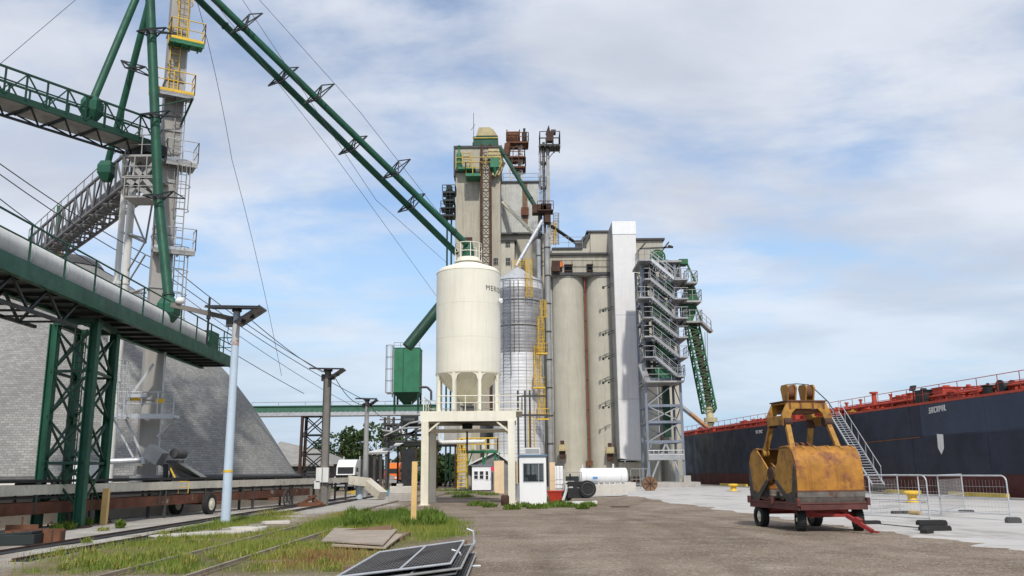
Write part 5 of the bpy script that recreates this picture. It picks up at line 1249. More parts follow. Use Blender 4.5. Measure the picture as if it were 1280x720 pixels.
# platforms and stairs
flights = [(813, 325.5, 842, 349.5), (812, 349, 842, 373.5), (813, 372, 843, 397.5), (815, 397, 846.5, 421.5), (816, 420.5, 848, 446), (818, 446, 846, 470)]
for i, (x0, y0, x1, y1) in enumerate(flights):
    a, b = P(x0, y0, VY - .9), P(x1, y1, VY - .9); m = MB()
    for dy in (-.42, .42): m.bar(a + V((0, dy, 0)), b + V((0, dy, 0)), .06, .26)
    for k in range(9): q = a.lerp(b, (k + .5) / 9); m.box(q, (.26, .80, .04))
    for dy in (-.42, .42):
        m.tube(a + V((0, dy, 1.0)), b + V((0, dy, 1.0)), .035, n=5); m.tube(a + V((0, dy, .55)), b + V((0, dy, .55)), .025, n=5)
        for k in range(4): q = a.lerp(b, k / 3) + V((0, dy, 0)); m.tube(q, q + V((0, 0, 1.0)), .03, n=5)
    m.build('stair_flight', M['galv'] if i < 1 else M['steel'], mt)
    m = MB(); xe = vx(857 if i < 5 else 853, y1); z = b.z
    m.bx(b.x, xe, VY - 1.4, VY + VD, z - .14, z); m.rail([(b.x, VY - 1.4, z), (xe, VY - 1.4, z), (xe, VY + 1, z)], h=1.0, step=.8, r=.035); m.build('landing', M['steel'], mt)
    m = MB(); xs_ = vx(796 if i in (0, 2) else 803, y0); z = a.z
    m.bx(xs_, a.x, VY - 1.4, VY + 1.2, z - .14, z); m.rail([(a.x, VY - 1.4, z), (xs_, VY - 1.4, z), (xs_, VY + 1, z)], h=1.0, step=.8, r=.035); m.bar((xs_ + .3, VY, z - .1), (xL, VY, z - 1.5), .1); m.build('landing', M['steel'], mt)
m = MB(); m.bx(vx(806, 477), vx(853, 477), VY - 1.0, VY + VD, vz(479), vz(477)); z = vz(477); m.rail([(vx(806, 477), VY - 1, z), (vx(853, 477), VY - 1, z)], h=1.2, step=1.2, r=.04); m.build('machinery_floor', M['galv_dull'], mt)
m = MB(); fb(819, 851, 459, 476.5, VY + .6, 2.6, m); m.build('green_machine_house', M['green_mid'], mt)
m = MB(); fb(804, 809, 458, 481, VY + .5, 1, m); a, b = P(801, 455, VY), P(810, 480, VY); m.bar(a, b, .6); m.build('side_chute', M['steel'], mt)
# top wheel (head pulley guard)
m = MB(); zc = vz(320.5); xc = vx(822.5, 320); m.ring((xc, VY + .2, zc), .72, .09, 28, 'y'); m.tube((xc, VY + .1, zc), (xc, VY + .5, zc), .55, n=20)
for k in range(6): a = PI * k / 6; m.bar((xc - math.cos(a) * .7, VY + .05, zc - math.sin(a) * .7), (xc + math.cos(a) * .7, VY + .05, zc + math.sin(a) * .7), .08)
m.bx(xc - .95, xc + .95, VY + .1, VY + .6, zc - .85, zc - .3); m.build('head_pulley', M['green_old'], mt)
m = MB(); z = vz(326.5); m.bx(vx(797, 326), vx(851, 326), VY - .4, VY + VD, z - .2, z); m.lattice((vx(812, 338), VY, vz(338)), (vx(850, 338), VY, vz(338)), .1, 1.6, 5, .10, .08, faces='l'); m.build('top_floor', M['galv_dull'], mt)
m = MB()
for px_, py0, py1, w in ((806, 330, 470, 3), (826, 330, 470, 4), (836, 385, 470, 5), (816, 395, 470, 3)):
    a, b = P(px_, py0, VY + 1.5), P(px_, py1, VY + 1.5); m.tube((a.x, a.y, b.z), a, w * .06, n=8)
m.build('inner_pipes', M['dark_steel'], mt)
for k, (x0, x1, y0, y1, yo) in enumerate(((809, 820, 333, 350, 2.4), (824, 840, 352, 372, 2.8), (812, 826, 376, 398, 2.6), (828, 846, 400, 422, 2.2), (811, 824, 424, 447, 2.4), (826, 848, 449, 470, 2.8), (838, 851, 334, 350, 2.4), (830, 838, 480, 548, 3.0))):
    m = MB(); fb(x0, x1, y0, y1, VY + yo, 1.0, m); m.build('machine_cabinet', (M['dark_steel'], M['green_dark'], M['steel_dark'])[k % 3], mt)
m = MB(); a = P(804, 335, VY + 1.0); m.bx(a.x + .1, a.x + .5, VY + 2.8, VY + 3.6, vz(470), vz(332)); m.build('shadow_strip', M['black_steel'], mt)  # black box standing in for the shadow between white shaft and tower
m = MB()
for px_, py in ((830, 362), (826, 388), (832, 437), (829, 412)): q = P(px_, py, VY + 1.2); m.box(q, (1.6, 1.2, 1.3)); m.tube(q, q + V((1.0, 0, -1.2)), .3, n=8)
m.build('green_ducting', M['green_old'], mt)
pad = MB(); b = P(833, 604, VY); pad.bx(vx(814.5, 604), vx(873.5, 604), VY - .8, VY + 6, 0, .5); pad.bx(vx(853, 590), vx(862, 590), VY - .5, VY + .3, .5, 1.1); tag(pad.build('tower_pad', M['concrete_grey'], origin=(xm, VY, 0)), 'pale concrete pad under the steel stair tower on the quay', 'concrete pad')
# green leg on the right: hoppers, platforms, lattice boom
ml = thing('ship_loader_leg', 'green lattice conveyor leg hanging from platforms at right of the stair tower', 'ship loader', (vx(872, 400), VY + 1, 0))
for x0, x1, py, rail_ in ((856, 872, 354, True), (855, 877, 377.5, True), (855, 878, 403, True)):
    m = MB(); fb(x0, x1, py, py + 2.2, VY - .6, 3, m); z = vz(py); a, b = Xat(x0, VY - .6, z), Xat(x1, VY - .6, z); m.rail([(a, VY - .6, z), (b, VY - .6, z), (b, VY + 2, z)], h=1.1, step=.7, r=.035); m.build('platform', M['galv_dull'], ml)
m = MB(); a, b = P(876, 403, VY - .5), P(887.5, 414, VY - .5); m.bar(a, b, 1.2, .2); m.bar(b, P(890, 414.5, VY - .5), 1.2, .2); m.rail([a + V((0, -.6, 0)), b + V((0, -.6, 0)), P(889, 413.5, VY - 1.1)], h=.95, step=.8, r=.035); m.build('side_walkway', M['galv_dull'], ml)
def frus(px_, y0, y1, w0, w1, name, mm, d=1.6):
    za, zb_ = vz(y0), vz(y1); x_ = vx(px_, (y0 + y1) / 2); m = MB(); vs = []
    for z, w in ((zb_, w1), (za, w0)): vs += [(x_ - w / 2, VY + .4, z), (x_ + w / 2, VY + .4, z), (x_ + w / 2, VY + .4 + d, z), (x_ - w / 2, VY + .4 + d, z)]
    m.add(vs, [(0, 1, 5, 4), (1, 2, 6, 5), (2, 3, 7, 6), (3, 0, 4, 7), (3, 2, 1, 0), (4, 5, 6, 7)]); return m.build(name, mm, ml)
frus(864.5, 358, 366, .9, 1.2, 'hopper', M['green_old']); frus(865, 366, 376, 1.2, 1.5, 'hopper', M['green_old']); frus(863, 380, 390, 1.4, 1.3, 'hopper', M['green_old']); frus(863, 390, 401, 1.3, .6, 'hopper', M['green_old'])
m = MB(); fb(849, 860, 325.5, 331.5, VY - .3, 1.4, m); m.build('top_bracket', M['green_old'], ml); m = MB(); m.bar(P(858, 328, VY), P(869, 352, VY), .16); m.build('side_strut', M['green_old'], ml); m = MB(); m.bar(P(867, 377, VY), P(878, 404, VY), .14); m.build('side_strut', M['green_old'], ml)
m = MB(); a, b = P(864.5, 405, VY + .6), P(886.5, 514, VY - 1.5); m.lattice(a, b, 1.15, 1.3, 16, .12, .075, up=(0, 1, 0)); m.build('boom', M['green_old'], ml)
m = MB(); m.tube(P(865, 404, VY + .6), P(880, 470, VY - .6), .32, n=12); m.tube(P(880, 470, VY - .6), P(886.5, 512, VY - 1.5), .26, n=12); m.build('boom_pipe', M['rust_dark'], ml)
m = MB(); a = P(886, 510, VY - 1.4); b = P(888.5, 529, VY - 1.9); m.tube(a, b, .38, .30, n=12); m.tube(b + V((0, 0, .5)), b + V((0, 0, .1)), .62, n=14); m.tube(b, b - V((0, 0, .3)), .35, .2, n=12); m.build('spout_tip', M['tarp'], ml)
m = MB(); m.tube(P(881, 415, VY - .4), P(883.5, 478, VY - .4), .025, n=5); m.tube(P(884, 415, VY - .4), P(885, 500, VY - .4), .025, n=5); m.build('hoist_cable', M['cable'], ml)
cr = thing('deck_crane', 'small orange and grey crane arm folded over the ship deck beside the tower', 'crane', S(884, 541, 3))
m = MB(); a, k, b = S(852, 508, 3), S(864, 518, 3), S(887, 537, 3); m.bar(S(845, 503, 3), k, .45, .4); m.build('upper_arm', M['galv_dull'], cr)
m = MB(); m.bar(k, b, .42, .38); m.bar(b, b + V((0, 0, -.8)), .6); m.build('lower_arm', M['orange'] if False else mat('faded_orange', (.42, .20, .07), .6, var=.2, rust=.1), cr)

# ================================================================ control booth
by0 = G(665, 632).y; bxa, bxb = Xat(649.5, by0, 1.0), Xat(683, by0, 1.0)
bo = thing('control_booth', 'small white control booth with big window and blue roof edge beside the silo stand', 'booth', ((bxa + bxb) / 2, by0, 0))
bz1 = Zat(0, by0, 571); wz0, wz1 = Zat(0, by0, 603), Zat(0, by0, 579); wxa, wxb = Xat(653.5, by0, 1.6), Xat(680, by0, 1.6); bd = 1.7
m = MB(); m.bx(bxa, bxb, by0, by0 + .08, .02, wz0); m.bx(bxa, bxb, by0, by0 + .08, wz1, bz1); m.bx(bxa, wxa, by0, by0 + .08, wz0, wz1); m.bx(wxb, bxb, by0, by0 + .08, wz0, wz1)
m.bx(bxa, bxa + .08, by0 + .08, by0 + bd, .02, bz1); m.bx(bxb - .08, bxb, by0 + .08, by0 + bd, .02, wz0); m.bx(bxb - .08, bxb, by0 + .08, by0 + bd, wz1, bz1); m.bx(bxb - .08, bxb, by0 + bd - .3, by0 + bd, wz0, wz1)
m.bx(bxa + .08, bxb - .08, by0 + bd - .08, by0 + bd, .02, wz0 + .1); m.bx(bxa + .08, bxb - .08, by0 + bd - .08, by0 + bd, wz1 - .05, bz1); m.bx(bxa + .08, bxa + .35, by0 + bd - .08, by0 + bd, wz0, wz1); m.bx(bxa + .08, bxb - .08, by0 + .08, by0 + bd - .08, .05, .10)
m.build('wall', M['white'], bo)
m = MB(); m.bx(bxa - .07, bxb + .07, by0 - .07, by0 + bd + .07, bz1, bz1 + .10); m.build('roof', M['blue_trim'], bo, bev=.01)
wo = MB(); t = .04; wo.bx(wxa, wxb, by0 - .012, by0 + .05, wz1 - t, wz1); wo.bx(wxa, wxb, by0 - .012, by0 + .05, wz0, wz0 + t); wo.bx(wxa, wxa + t, by0 - .012, by0 + .05, wz0 + t, wz1 - t); wo.bx(wxb - t, wxb, by0 - .012, by0 + .05, wz0 + t, wz1 - t); wo.bx(wxb - .28, wxb - .25, by0 - .010, by0 + .05, wz0 + t, wz1 - t); wo_ = wo.build('window', M['steel'], bo)
m = MB(); m.bx(wxa + t, wxb - t, by0 + .02, by0 + .026, wz0 + t, wz1 - t); m.build('pane', M['glass'], wo_)
m = MB(); m.bx(wxa + .05, wxb - .35, by0 + .55, by0 + .70, wz0 - .02, wz0 + .36); m.bx(wxa, wxb - .1, by0 + .3, by0 + .9, wz0 - .06, wz0 - .02); m.build('desk_monitor', M['dark'], bo)
m = MB(); q = V((wxa + .15, by0 + .35, wz0 + .05)); m.lathe([(.01, -.05), (.12, -.04), (.13, .06), (.08, .16), (.01, .2)], q, 12, cap=False); m.build('white_bag', M['white'], bo)
m = MB(); xa_, xb_ = Xat(655.5, by0 + .5, 2.4), Xat(675.5, by0 + .5, 2.4); za, zb_ = bz1 + .10, Zat(0, by0 + .5, 560); m.bx(xa_, xb_, by0 + .3, by0 + .9, za, zb_)
ac = thing('air_conditioner', 'white air conditioner box sitting on the booth roof', 'air conditioner', ((xa_ + xb_) / 2, by0 + .6, za)); m.build('case', M['white_dirty'], ac, bev=.015)
m = MB()
for i in range(6): z = za + .06 + i * (zb_ - za - .1) / 6; m.bx(xa_ + .05, xb_ - .05, by0 + .285, by0 + .30, z, z + .018)
m.build('louvre', M['steel'], ac)
b = G(643, 627); m = MB(); m.box(b + V((0, 0, .47)), (.55, .5, .9)); m.box(b + V((0, 0, .95)), (.62, .56, .06)); tag(m.build('grey_cabinet', M['steel'], origin=b, bev=.01), 'grey metal cabinet between silo stand column and white booth', 'cabinet')
# peach posts
for px_, py, yt, lab, w in ((691, 628, 578, 'peach painted post right of the white booth', .30), (645.5, 622, 577, 'peach painted post left of the white booth', .20), (624, 617, 576, 'peach panel beside the steps of the small white office', .75)):
    b = G(px_, py); m = MB(); h_ = Zat(b.x, b.y, yt); m.box(b + V((0, 0, h_ / 2)), (w, .25, h_)); m.box(b + V((0, 0, h_ * .55)), (w + .02, .27, .04)); tag(m.build('bollard_post', M['peach'], origin=b, bev=.01), lab, 'post')
# red bin, white cube, machine
b = G(700, 629); rbn = thing('red_bin', 'red open-topped metal bin among weeds right of the booth', 'bin', b)
m = MB(); vs = []
for z, w, d in ((.05, .50, .4), (.62, .66, .52)): vs += [b + V((-w, -d, z)), b + V((w, -d, z)), b + V((w, d, z)), b + V((-w, d, z))]
m.add(vs, [(0, 1, 5, 4), (1, 2, 6, 5), (2, 3, 7, 6), (3, 0, 4, 7), (3, 2, 1, 0)]); m.build('tub', M['red'], rbn)
m = MB(); zc = b + V((0, 0, .62)); m.path([zc + V((-.66, -.52, 0)), zc + V((.66, -.52, 0)), zc + V((.66, .52, 0)), zc + V((-.66, .52, 0)), zc + V((-.66, -.52, 0))], .03); m.build('rim', M['red'], rbn)
yb = G(697, 613).y; q0 = Xat(687.5, yb, 1), Xat(704, yb, 1); tt = thing('storage_tote', 'white ribbed storage tote standing behind the red bin', 'tote', ((q0[0] + q0[1]) / 2, yb, 0)); zt_ = Zat(0, yb, 583)
m = MB(); m.bx(q0[0], q0[1], yb, yb + 1.1, .15, zt_); m.build('body', M['white'], tt, bev=.05)
m = MB(); 
for i in range(5): x_ = q0[0] + (q0[1] - q0[0]) * i / 4; m.bx(x_ - .02, x_ + .02, yb - .03, yb - .005, .15, zt_)
for z in (.5, .9): m.bx(q0[0], q0[1], yb - .03, yb - .008, z, z + .04)
m.bx(q0[0], q0[1], yb, yb + 1.1, 0, .13); m.build('cage', M['galv'], tt)
b = G(721, 630.5); mc = thing('compressor_skid', 'black engine compressor on a pale timber skid in front of the white tank', 'compressor', b)
m = MB(); m.bar(b + V((-.85, -.25, .09)), b + V((1.0, -.25, .09)), .16); m.bar(b + V((-.85, .45, .09)), b + V((1.0, .45, .09)), .16); m.bar(b + V((-.7, -.25, .2)), b + V((-.35, .1, 1.1)), .09); m.bar(b + V((-.1, .1, 1.1)), b + V((-.6, .1, 1.1)), .09); m.bar(b + V((-.1, .1, 1.1)), b + V((.25, -.1, .6)), .08); m.build('skid', M['white_dirty'], mc)
m = MB(); m.box(b + V((.1, .1, .55)), (1.1, .55, .5)); m.tube(b + V((.55, -.3, .75)), b + V((.55, .5, .75)), .42, n=18); m.box(b + V((0, .1, 1.0)), (.9, .45, .25)); m.tube(b + V((-.45, .1, .45)), b + V((-.45, .45, .45)), .28, n=14); m.tube(b + V((-.3, .1, 1.15)), b + V((-.3, .1, 1.5)), .05, n=8); m.build('engine', M['black'], mc, bev=.02)
m = MB(); m.ring(b + V((.55, -.31, .75)), .3, .035, 20, 'y'); m.build('drum_rim', M['dark_steel'], mc)
# white horizontal tank with saddles
ty = G(755, 613).y + 1.0; txa, txb = Xat(725, ty, 1), Xat(786, ty, 1); tzc = (Zat(0, ty, 586) + Zat(0, ty, 607)) / 2; trr = (Zat(0, ty, 586) - Zat(0, ty, 607)) / 2
tk = thing('fuel_tank', 'long white horizontal fuel tank on cradles in front of the beige silos', 'tank', ((txa + txb) / 2, ty, 0))
m = MB(); m.tube((txa + .15, ty + .9, tzc), (txb - .15, ty + .9, tzc), trr, n=32, caps=False)
for x_, sg in ((txa + .15, -1), (txb - .15, 1)):
    vs = []; n = 32; prof = [(trr, 0), (trr * .9, .09), (trr * .5, .17), (.02, .2)]
    for r_, h in prof:
        for i in range(n): a = 2 * PI * i / n; vs.append((x_ + sg * h, ty + .9 + math.cos(a) * r_, tzc + math.sin(a) * r_))
    m.add(vs, [(j * n + i, j * n + (i + 1) % n, (j + 1) * n + (i + 1) % n, (j + 1) * n + i) for j in range(3) for i in range(n)], True)
m.build('shell', M['white'], tk)
m = MB()
for k in range(9): x_ = txa + .2 + (txb - txa - .4) * k / 8; m.box((x_, ty + .9, .35), (.14, 1.0, .55))
m.bar((txa, ty + .5, .12), (txb, ty + .5, .12), .2); m.build('saddle', M['white_dirty'], tk)
m = MB(); m.ring((txa + .6, ty + .9, tzc), trr + .012, .02, 28, 'x'); m.ring((txb - .6, ty + .9, tzc), trr + .012, .02, 28, 'x'); m.tube((txa + .3, ty + .9, tzc + trr), (txa + .3, ty + .9, tzc + trr + .3), .06, n=8); m.tube((txb - 1.2, ty + .9, tzc + trr), (txb - 1.2, ty + .9, tzc + trr + .35), .08, n=8); m.build('fittings', M['white_dirty'], tk)
m = MB(); m.bx(Xat(741, ty, 1), Xat(747, ty, 1), ty - .04, ty - .02, Zat(0, ty, 600), Zat(0, ty, 597)); m.bx(Xat(737, ty, 1), Xat(742, ty, 1), ty - .2, ty - .03, .25, Zat(0, ty, 603)); m.build('blue_pump', mat('pump_blue', (.08, .22, .48), .5), tk)
# concrete blocks in front of the tank
for px_, py, w, lab in ((711.5, 619, .55, 'smallest concrete block, beside the compressor left of the tank'), (741, 619.5, .95, 'pale concrete block at the left end below the white tank'), (758.5, 619, 1.2, 'pale concrete block below the middle of the white tank'), (774, 618, 1.2, 'pale concrete block below the right part of the white tank'), (788, 615, .9, 'pale concrete block at the right end of the white tank')):
    b = G(px_, py); m = MB(); m.box(b + V((0, .3, .36)), (w, .62, .72)); m.box(b + V((0, .3, .74)), (w * .25, .2, .05)); tag(m.build('concrete_block', M['concrete_pale'], origin=b, bev=.03), lab, 'concrete block', 'concrete blocks before the tank')
# small wire gate and dark cabinet behind compressor
b = G(716, 617); m = MB(); m.box(b + V((0, .3, .75)), (.95, .5, 1.0)); m.box(b + V((0, .3, .12)), (.8, .4, .24)); tag(m.build('dark_cabinet', M['black_steel'], origin=b, bev=.02), 'dark machine cabinet behind the compressor left of the tank', 'cabinet')
fg = thing('wire_gate', 'thin galvanized wire gate left of the white tank', 'gate', G(716, 613))
m = MB(); y_ = ty - .3; a, b = V((Xat(705, y_, 1), y_, 0)), V((Xat(727, y_, 1), y_, 0)); h_ = Zat(0, y_, 591); m.path([a, a + V((0, 0, h_)), b + V((0, 0, h_)), b], .035)
for k in range(1, 8): q = a.lerp(b, k / 8); m.tube(q, q + V((0, 0, h_)), .010, n=4)
m.tube(a + V((0, 0, h_ / 2)), b + V((0, 0, h_ / 2)), .025); m.build('frame', M['galv_dull'], fg)
# pipe guard rails right of the tank
fr = thing('guard_rail', 'thin grey pipe guard rail on the apron before the stair tower', 'railing', G(800, 612))
m = MB(); a, b = G(789, 612), G(812, 611.5); m.rail([a, b], h=1.75, step=1.3, r=.035, mids=(.5, .25)); m.build('rail', M['galv_dull'], fr)
# cable reel
b = G(812.5, 614); cr_ = thing('cable_reel', 'small wooden cable reel standing on edge on the apron near stair tower', 'cable reel', b); r_ = .58
for dy in (-.28, .28):
    m = MB(); m.tube(b + V((0, dy - .03, r_)), b + V((0, dy + .03, r_)), r_, n=26); m.tube(b + V((0, dy - .035, r_)), b + V((0, dy + .035, r_)), r_ * .2, n=12); m.build('flange', mat('reel_wood', (.20, .12, .07), .85, var=.25), cr_)
m = MB(); m.tube(b + V((0, -.25, r_)), b + V((0, .25, r_)), r_ * .55, n=18)
for k in range(8): a = 2 * PI * k / 8; d = V((math.cos(a), 0, math.sin(a))) * r_ * .9; m.bar(b + V((0, -.32, r_)), b + V((0, -.32, r_)) + d, .05)
m.build('core', M['rust_dark'], cr_)

# ================================================================ small white office and house behind the stand
oy = G(604, 614).y; oxa, oxb = Xat(590, oy, 1), Xat(613.5, oy, 1); oz = Zat(0, oy, 582)
of = thing('small_office', 'small white hut with band of windows and steps behind the silo stand', 'hut', ((oxa + oxb) / 2, oy, 0))
m = MB(); m.bx(oxa, oxb, oy, oy + 2.6, .1, oz); m.build('wall', M['white'], of)
m = MB(); m.bx(oxa - .12, oxb + .12, oy - .12, oy + 2.72, oz, oz + .1); m.build('roof', M['galv_blue'], of)
for x0, x1 in ((592, 598), (599, 605), (606.5, 611)):
    win(x0, x1, 588, 599 if x0 < 606 else 600, oy, 'window', of, M['glass'] if False else M['dark'], M['white'], 0)
m = MB(); fb(614.5, 618, 590, 605, oy - .02, .02, m); m.build('door_sign_board', M['dark'], of)
hy = oy + 6; m = MB(); xa_, xb_ = Xat(586, hy, 2), Xat(640, hy, 2); ze, zp = Zat(0, hy, 581), Zat(0, hy, 565.5); xm_ = Xat(619, hy, 3)
gh = thing('gable_shed', 'grey shingled gable shed with white eaves behind the small white hut', 'shed', (xm_, hy, 0))
m.prism([(xa_ + .3, hy, 0), (xb_ - .3, hy, 0), (xb_ - .3, hy, ze), (xm_, hy, zp), (xa_ + .3, hy, ze)], (0, 6, 0)); m.build('wall', mat('grey_shingle_wall', (.22, .23, .22), .85, var=.2, fine=.4), gh)
m = MB()
for x_ in (xa_ - .2, xb_ + .2): m.prism([(x_, hy - .3, ze - .12), (xm_, hy - .3, zp), (xm_, hy - .3, zp + .16), (x_, hy - .3, ze + .04)], (0, 6.6, 0))
m.build('roof', M['white_dirty'], gh)
b = G(616, 612); st_ = thing('wooden_steps', 'grey timber steps in front of the small white hut', 'steps', b)
m = MB()
for k in range(4): m.box(b + V((.15 + k * .04, .3 - k * .0 + k * .12, .12 + k * .24)), (1.7 - k * .12, .9, .10)); m.box(b + V((.15, .45 + k * .1, .05 + k * .22)), (1.5, .7, .08))
m.build('treads', M['steel'], st_)
b = P(616.5, 586, oy - .8); sg = thing('warning_sign', 'small round red sign on a post beside the hut steps', 'sign', (b.x, b.y, 0))
m = MB(); m.tube((b.x, b.y, 0), b, .035, n=8); m.build('post', M['galv_dull'], sg)
m = MB(); n = 8; pts = [b + V((math.cos(PI / 8 + 2 * PI * k / n) * .22, -.04, math.sin(PI / 8 + 2 * PI * k / n) * .22)) for k in range(n)]; m.prism(pts, (0, .02, 0)); m.build('plate', mat('sign_red', (.62, .04, .12), .45), sg)
q = G(619.5, 610); m = MB(); m.lathe([(.2, 0), (.2, .85), (.12, .95)], q, 14); tag(m.build('gas_bottle', M['white_dirty'], origin=q), 'white gas bottle standing beside the hut door', 'gas bottle')
# yellow framed platform behind
py_ = 79.0
pl = thing('yellow_platform', 'yellow railed platform with green edge on steel legs under the headhouse', 'platform', (Xat(600, py_, 0), py_, 0))
z = Zat(0, py_, 562.5); a, b = Xat(577, py_, z), Xat(622, py_, z)
m = MB(); m.bx(a, b, py_, py_ + 2, z - .22, z); m.build('deck', M['green_mid'], pl)
m = MB(); m.rail([(a, py_ + 2, z), (a, py_, z), (b, py_, z), (b, py_ + 2, z)], h=1.05, step=1.2, r=.06, mids=(.5,)); m.build('railing', M['yellow'], pl)
m = MB(); x_ = Xat(578, py_, 2); m.ladder((x_, py_ - .2, .2), (x_, py_ - .2, z + 1), .8, r=.06); m.cage((x_, py_ - .2, 1.6), (x_, py_ - .2, z + 1), (0, -1, 0), (1, 0, 0), .45, r=.04); m.build('caged_ladder', M['yellow'], pl)
for px_ in (584, 604, 619):
    m = MB(); m.bar((Xat(px_, py_, 2), py_ + .2, 0), (Xat(px_, py_, 2), py_ + .2, z - .2), .14); m.bar((Xat(px_, py_, 2), py_ + .2, z - 1.4), (Xat(px_ + 6, py_, 2), py_ + .2, z - .2), .1); m.build('leg', M['green_mid'], pl)
m = MB()
for px_ in (592, 605, 615): q = P(px_, 559, py_ + 1.2); m.tube(q + V((0, 0, -.5)), q + V((0, 0, .7)), .25, n=10)
m.build('valve', M['white_dirty'], pl)
tb = thing('concrete_bin', 'squat beige concrete bin below the platform left of the hut', 'bin', (Xat(577, 84, 0), 84, 0)); xa_, xb_ = Xat(571, 84, 3), Xat(590, 84, 3)
m = MB(); m.lathe([((xb_ - xa_) / 2, 0), ((xb_ - xa_) / 2, Zat(0, 84, 530))], ((xa_ + xb_) / 2, 84.8, 0), 32, cap=True); m.build('wall', M['concrete'], tb)
m = MB(); a, b, c_ = P(549, 548, 78), P(552, 553, 78), P(600, 551, 78); m.path([P(549, 530, 78), P(549, 550, 78), b, P(606, 552, 78)], .18, 10); tag(m.build('pipe_elbow', M['white_dirty'], origin=b), 'pale bent pipe passing behind the cream stand under the silo', 'pipe')
# dark timber conveyor house behind the stand
kh = thing('dark_shed', 'dark open-sided loading shed behind the stand with black roof edge', 'shed', (Xat(560, 92, 0), 92, 0))
m = MB(); fb(480, 574, 551, 556, 92, 5, m); m.build('roof', M['black_steel'], kh)
for px_ in (484, 497, 520, 546, 569):
    m = MB(); fb(px_ - 1, px_ + 1, 555, 0, 92.2, .3, m, zb=0); m.build('post', M['rust_dark'], kh)
m = MB(); fb(555, 572, 531, 551, 93, 2.5, m); m.build('upper_box', M['concrete_grey'], kh)
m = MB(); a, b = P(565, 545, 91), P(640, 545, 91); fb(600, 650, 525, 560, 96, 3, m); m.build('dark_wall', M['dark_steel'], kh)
# ================================================================ shingled storage dome
DC = V((-29.7, 58.0, 0)); DR = 15.3; DZ0 = 1.55; DH = P(80, 322, 58).z - DZ0
dome = thing('storage_dome', 'big grey shingled storage dome with low concrete ring wall', 'storage dome', DC)
prof = [(1, 0), (.9, .16), (.8, .315), (.7, .45), (.6, .56), (.5, .655), (.4, .745), (.27, .85), (.12, .95), (.0, .99)]
def dome_mesh():
    n = 96; k = 44; vs, fs, uv = [], [], []
    ts = np.linspace(0, 1, k + 1); pr = np.array(prof); rr_ = np.interp(ts, np.linspace(0, 1, len(pr)), pr[:, 0]) * DR; zz_ = np.interp(ts, np.linspace(0, 1, len(pr)), pr[:, 1]) * DH + DZ0
    sl = np.concatenate([[0], np.cumsum(np.hypot(np.diff(rr_), np.diff(zz_)))])
    for j in range(k + 1):
        for i in range(n): a = 2 * PI * i / n; vs.append((rr_[j] * math.cos(a), rr_[j] * math.sin(a), zz_[j]))
    for j in range(k):
        for i in range(n):
            i2 = (i + 1) % n; fs.append((j * n + i, j * n + i2, (j + 1) * n + i2, (j + 1) * n + i))
            u0, u1 = 2 * PI * i / n * DR, 2 * PI * (i + 1) / n * DR; uv += [(u0, sl[j]), (u1, sl[j]), (u1, sl[j + 1]), (u0, sl[j + 1])]
    me = bpy.data.meshes.new('roof'); me.from_pydata(vs, [], fs); l = me.uv_layers.new(name='UVMap'); l.data.foreach_set('uv', np.array(uv, dtype=np.float32).ravel()); me.polygons.foreach_set('use_smooth', [True] * len(fs)); me.update(); return me
def shingle_material():
    m = mat('grey_shingles', (.285, .28, .265), .9, var=.16, scale=.3, fine=.22, streak=0, bump=0); nt = m.node_tree; L = nt.links; b = nt.nodes['Principled BSDF']; src = b.inputs['Base Color'].links[0].from_socket
    tc = _n(nt, 'ShaderNodeTexCoord'); br = _n(nt, 'ShaderNodeTexBrick'); br.inputs['Scale'].default_value = 1; br.inputs['Brick Width'].default_value = .30; br.inputs['Row Height'].default_value = .15; br.inputs['Mortar Size'].default_value = .012; br.inputs['Bias'].default_value = 0
    br.inputs['Color1'].default_value = (.80, .80, .80, 1); br.inputs['Color2'].default_value = (1.12, 1.12, 1.12, 1); br.inputs['Mortar'].default_value = (.58, .58, .58, 1)
    wn = _n(nt, 'ShaderNodeTexNoise'); wn.inputs['Scale'].default_value = .8; L.new(tc.outputs['UV'], wn.inputs['Vector'])
    va_ = _n(nt, 'ShaderNodeVectorMath', operation='MULTIPLY_ADD'); L.new(wn.outputs['Color'], va_.inputs[0]); va_.inputs[1].default_value = (.5, .10, 0); L.new(tc.outputs['UV'], va_.inputs[2]); L.new(va_.outputs[0], br.inputs['Vector'])
    mx = _n(nt, 'ShaderNodeMix', data_type='RGBA', blend_type='MULTIPLY'); mx.inputs[0].default_value = 1; L.new(src, mx.inputs[6]); L.new(br.outputs['Color'], mx.inputs[7])
    L.new(mx.outputs[2], b.inputs['Base Color']); bp = _n(nt, 'ShaderNodeBump'); bp.inputs['Strength'].default_value = .5; bp.inputs['Distance'].default_value = .03; bp.invert = True; L.new(br.outputs['Fac'], bp.inputs['Height']); L.new(bp.outputs[0], b.inputs['Normal']); return m
me = dome_mesh(); me.materials.append(shingle_material()); o = bpy.data.objects.new('roof', me); COL.objects.link(o); o.parent = dome
m = MB(); m.lathe([(DR + .25, 0), (DR + .25, 1.3), (DR - .1, 1.32)], DC, 96, cap=False); m.build('ring_wall', M['concrete_pale'], dome)
m = MB(); m.lathe([(DR + .12, 1.35), (DR + .30, 1.42), (DR + .28, 1.58), (DR - .05, 1.62)], DC, 96, cap=False); m.build('eave_edge', M['dark_steel'], dome)
m = MB(); zt_ = DZ0 + DH; m.lathe([(2.0, zt_ - .75), (1.7, zt_ - .35), (1.0, zt_ + .02), (.05, zt_ + .22)], DC, 40, cap=False); m.build('cap', M['dark_steel'], dome)

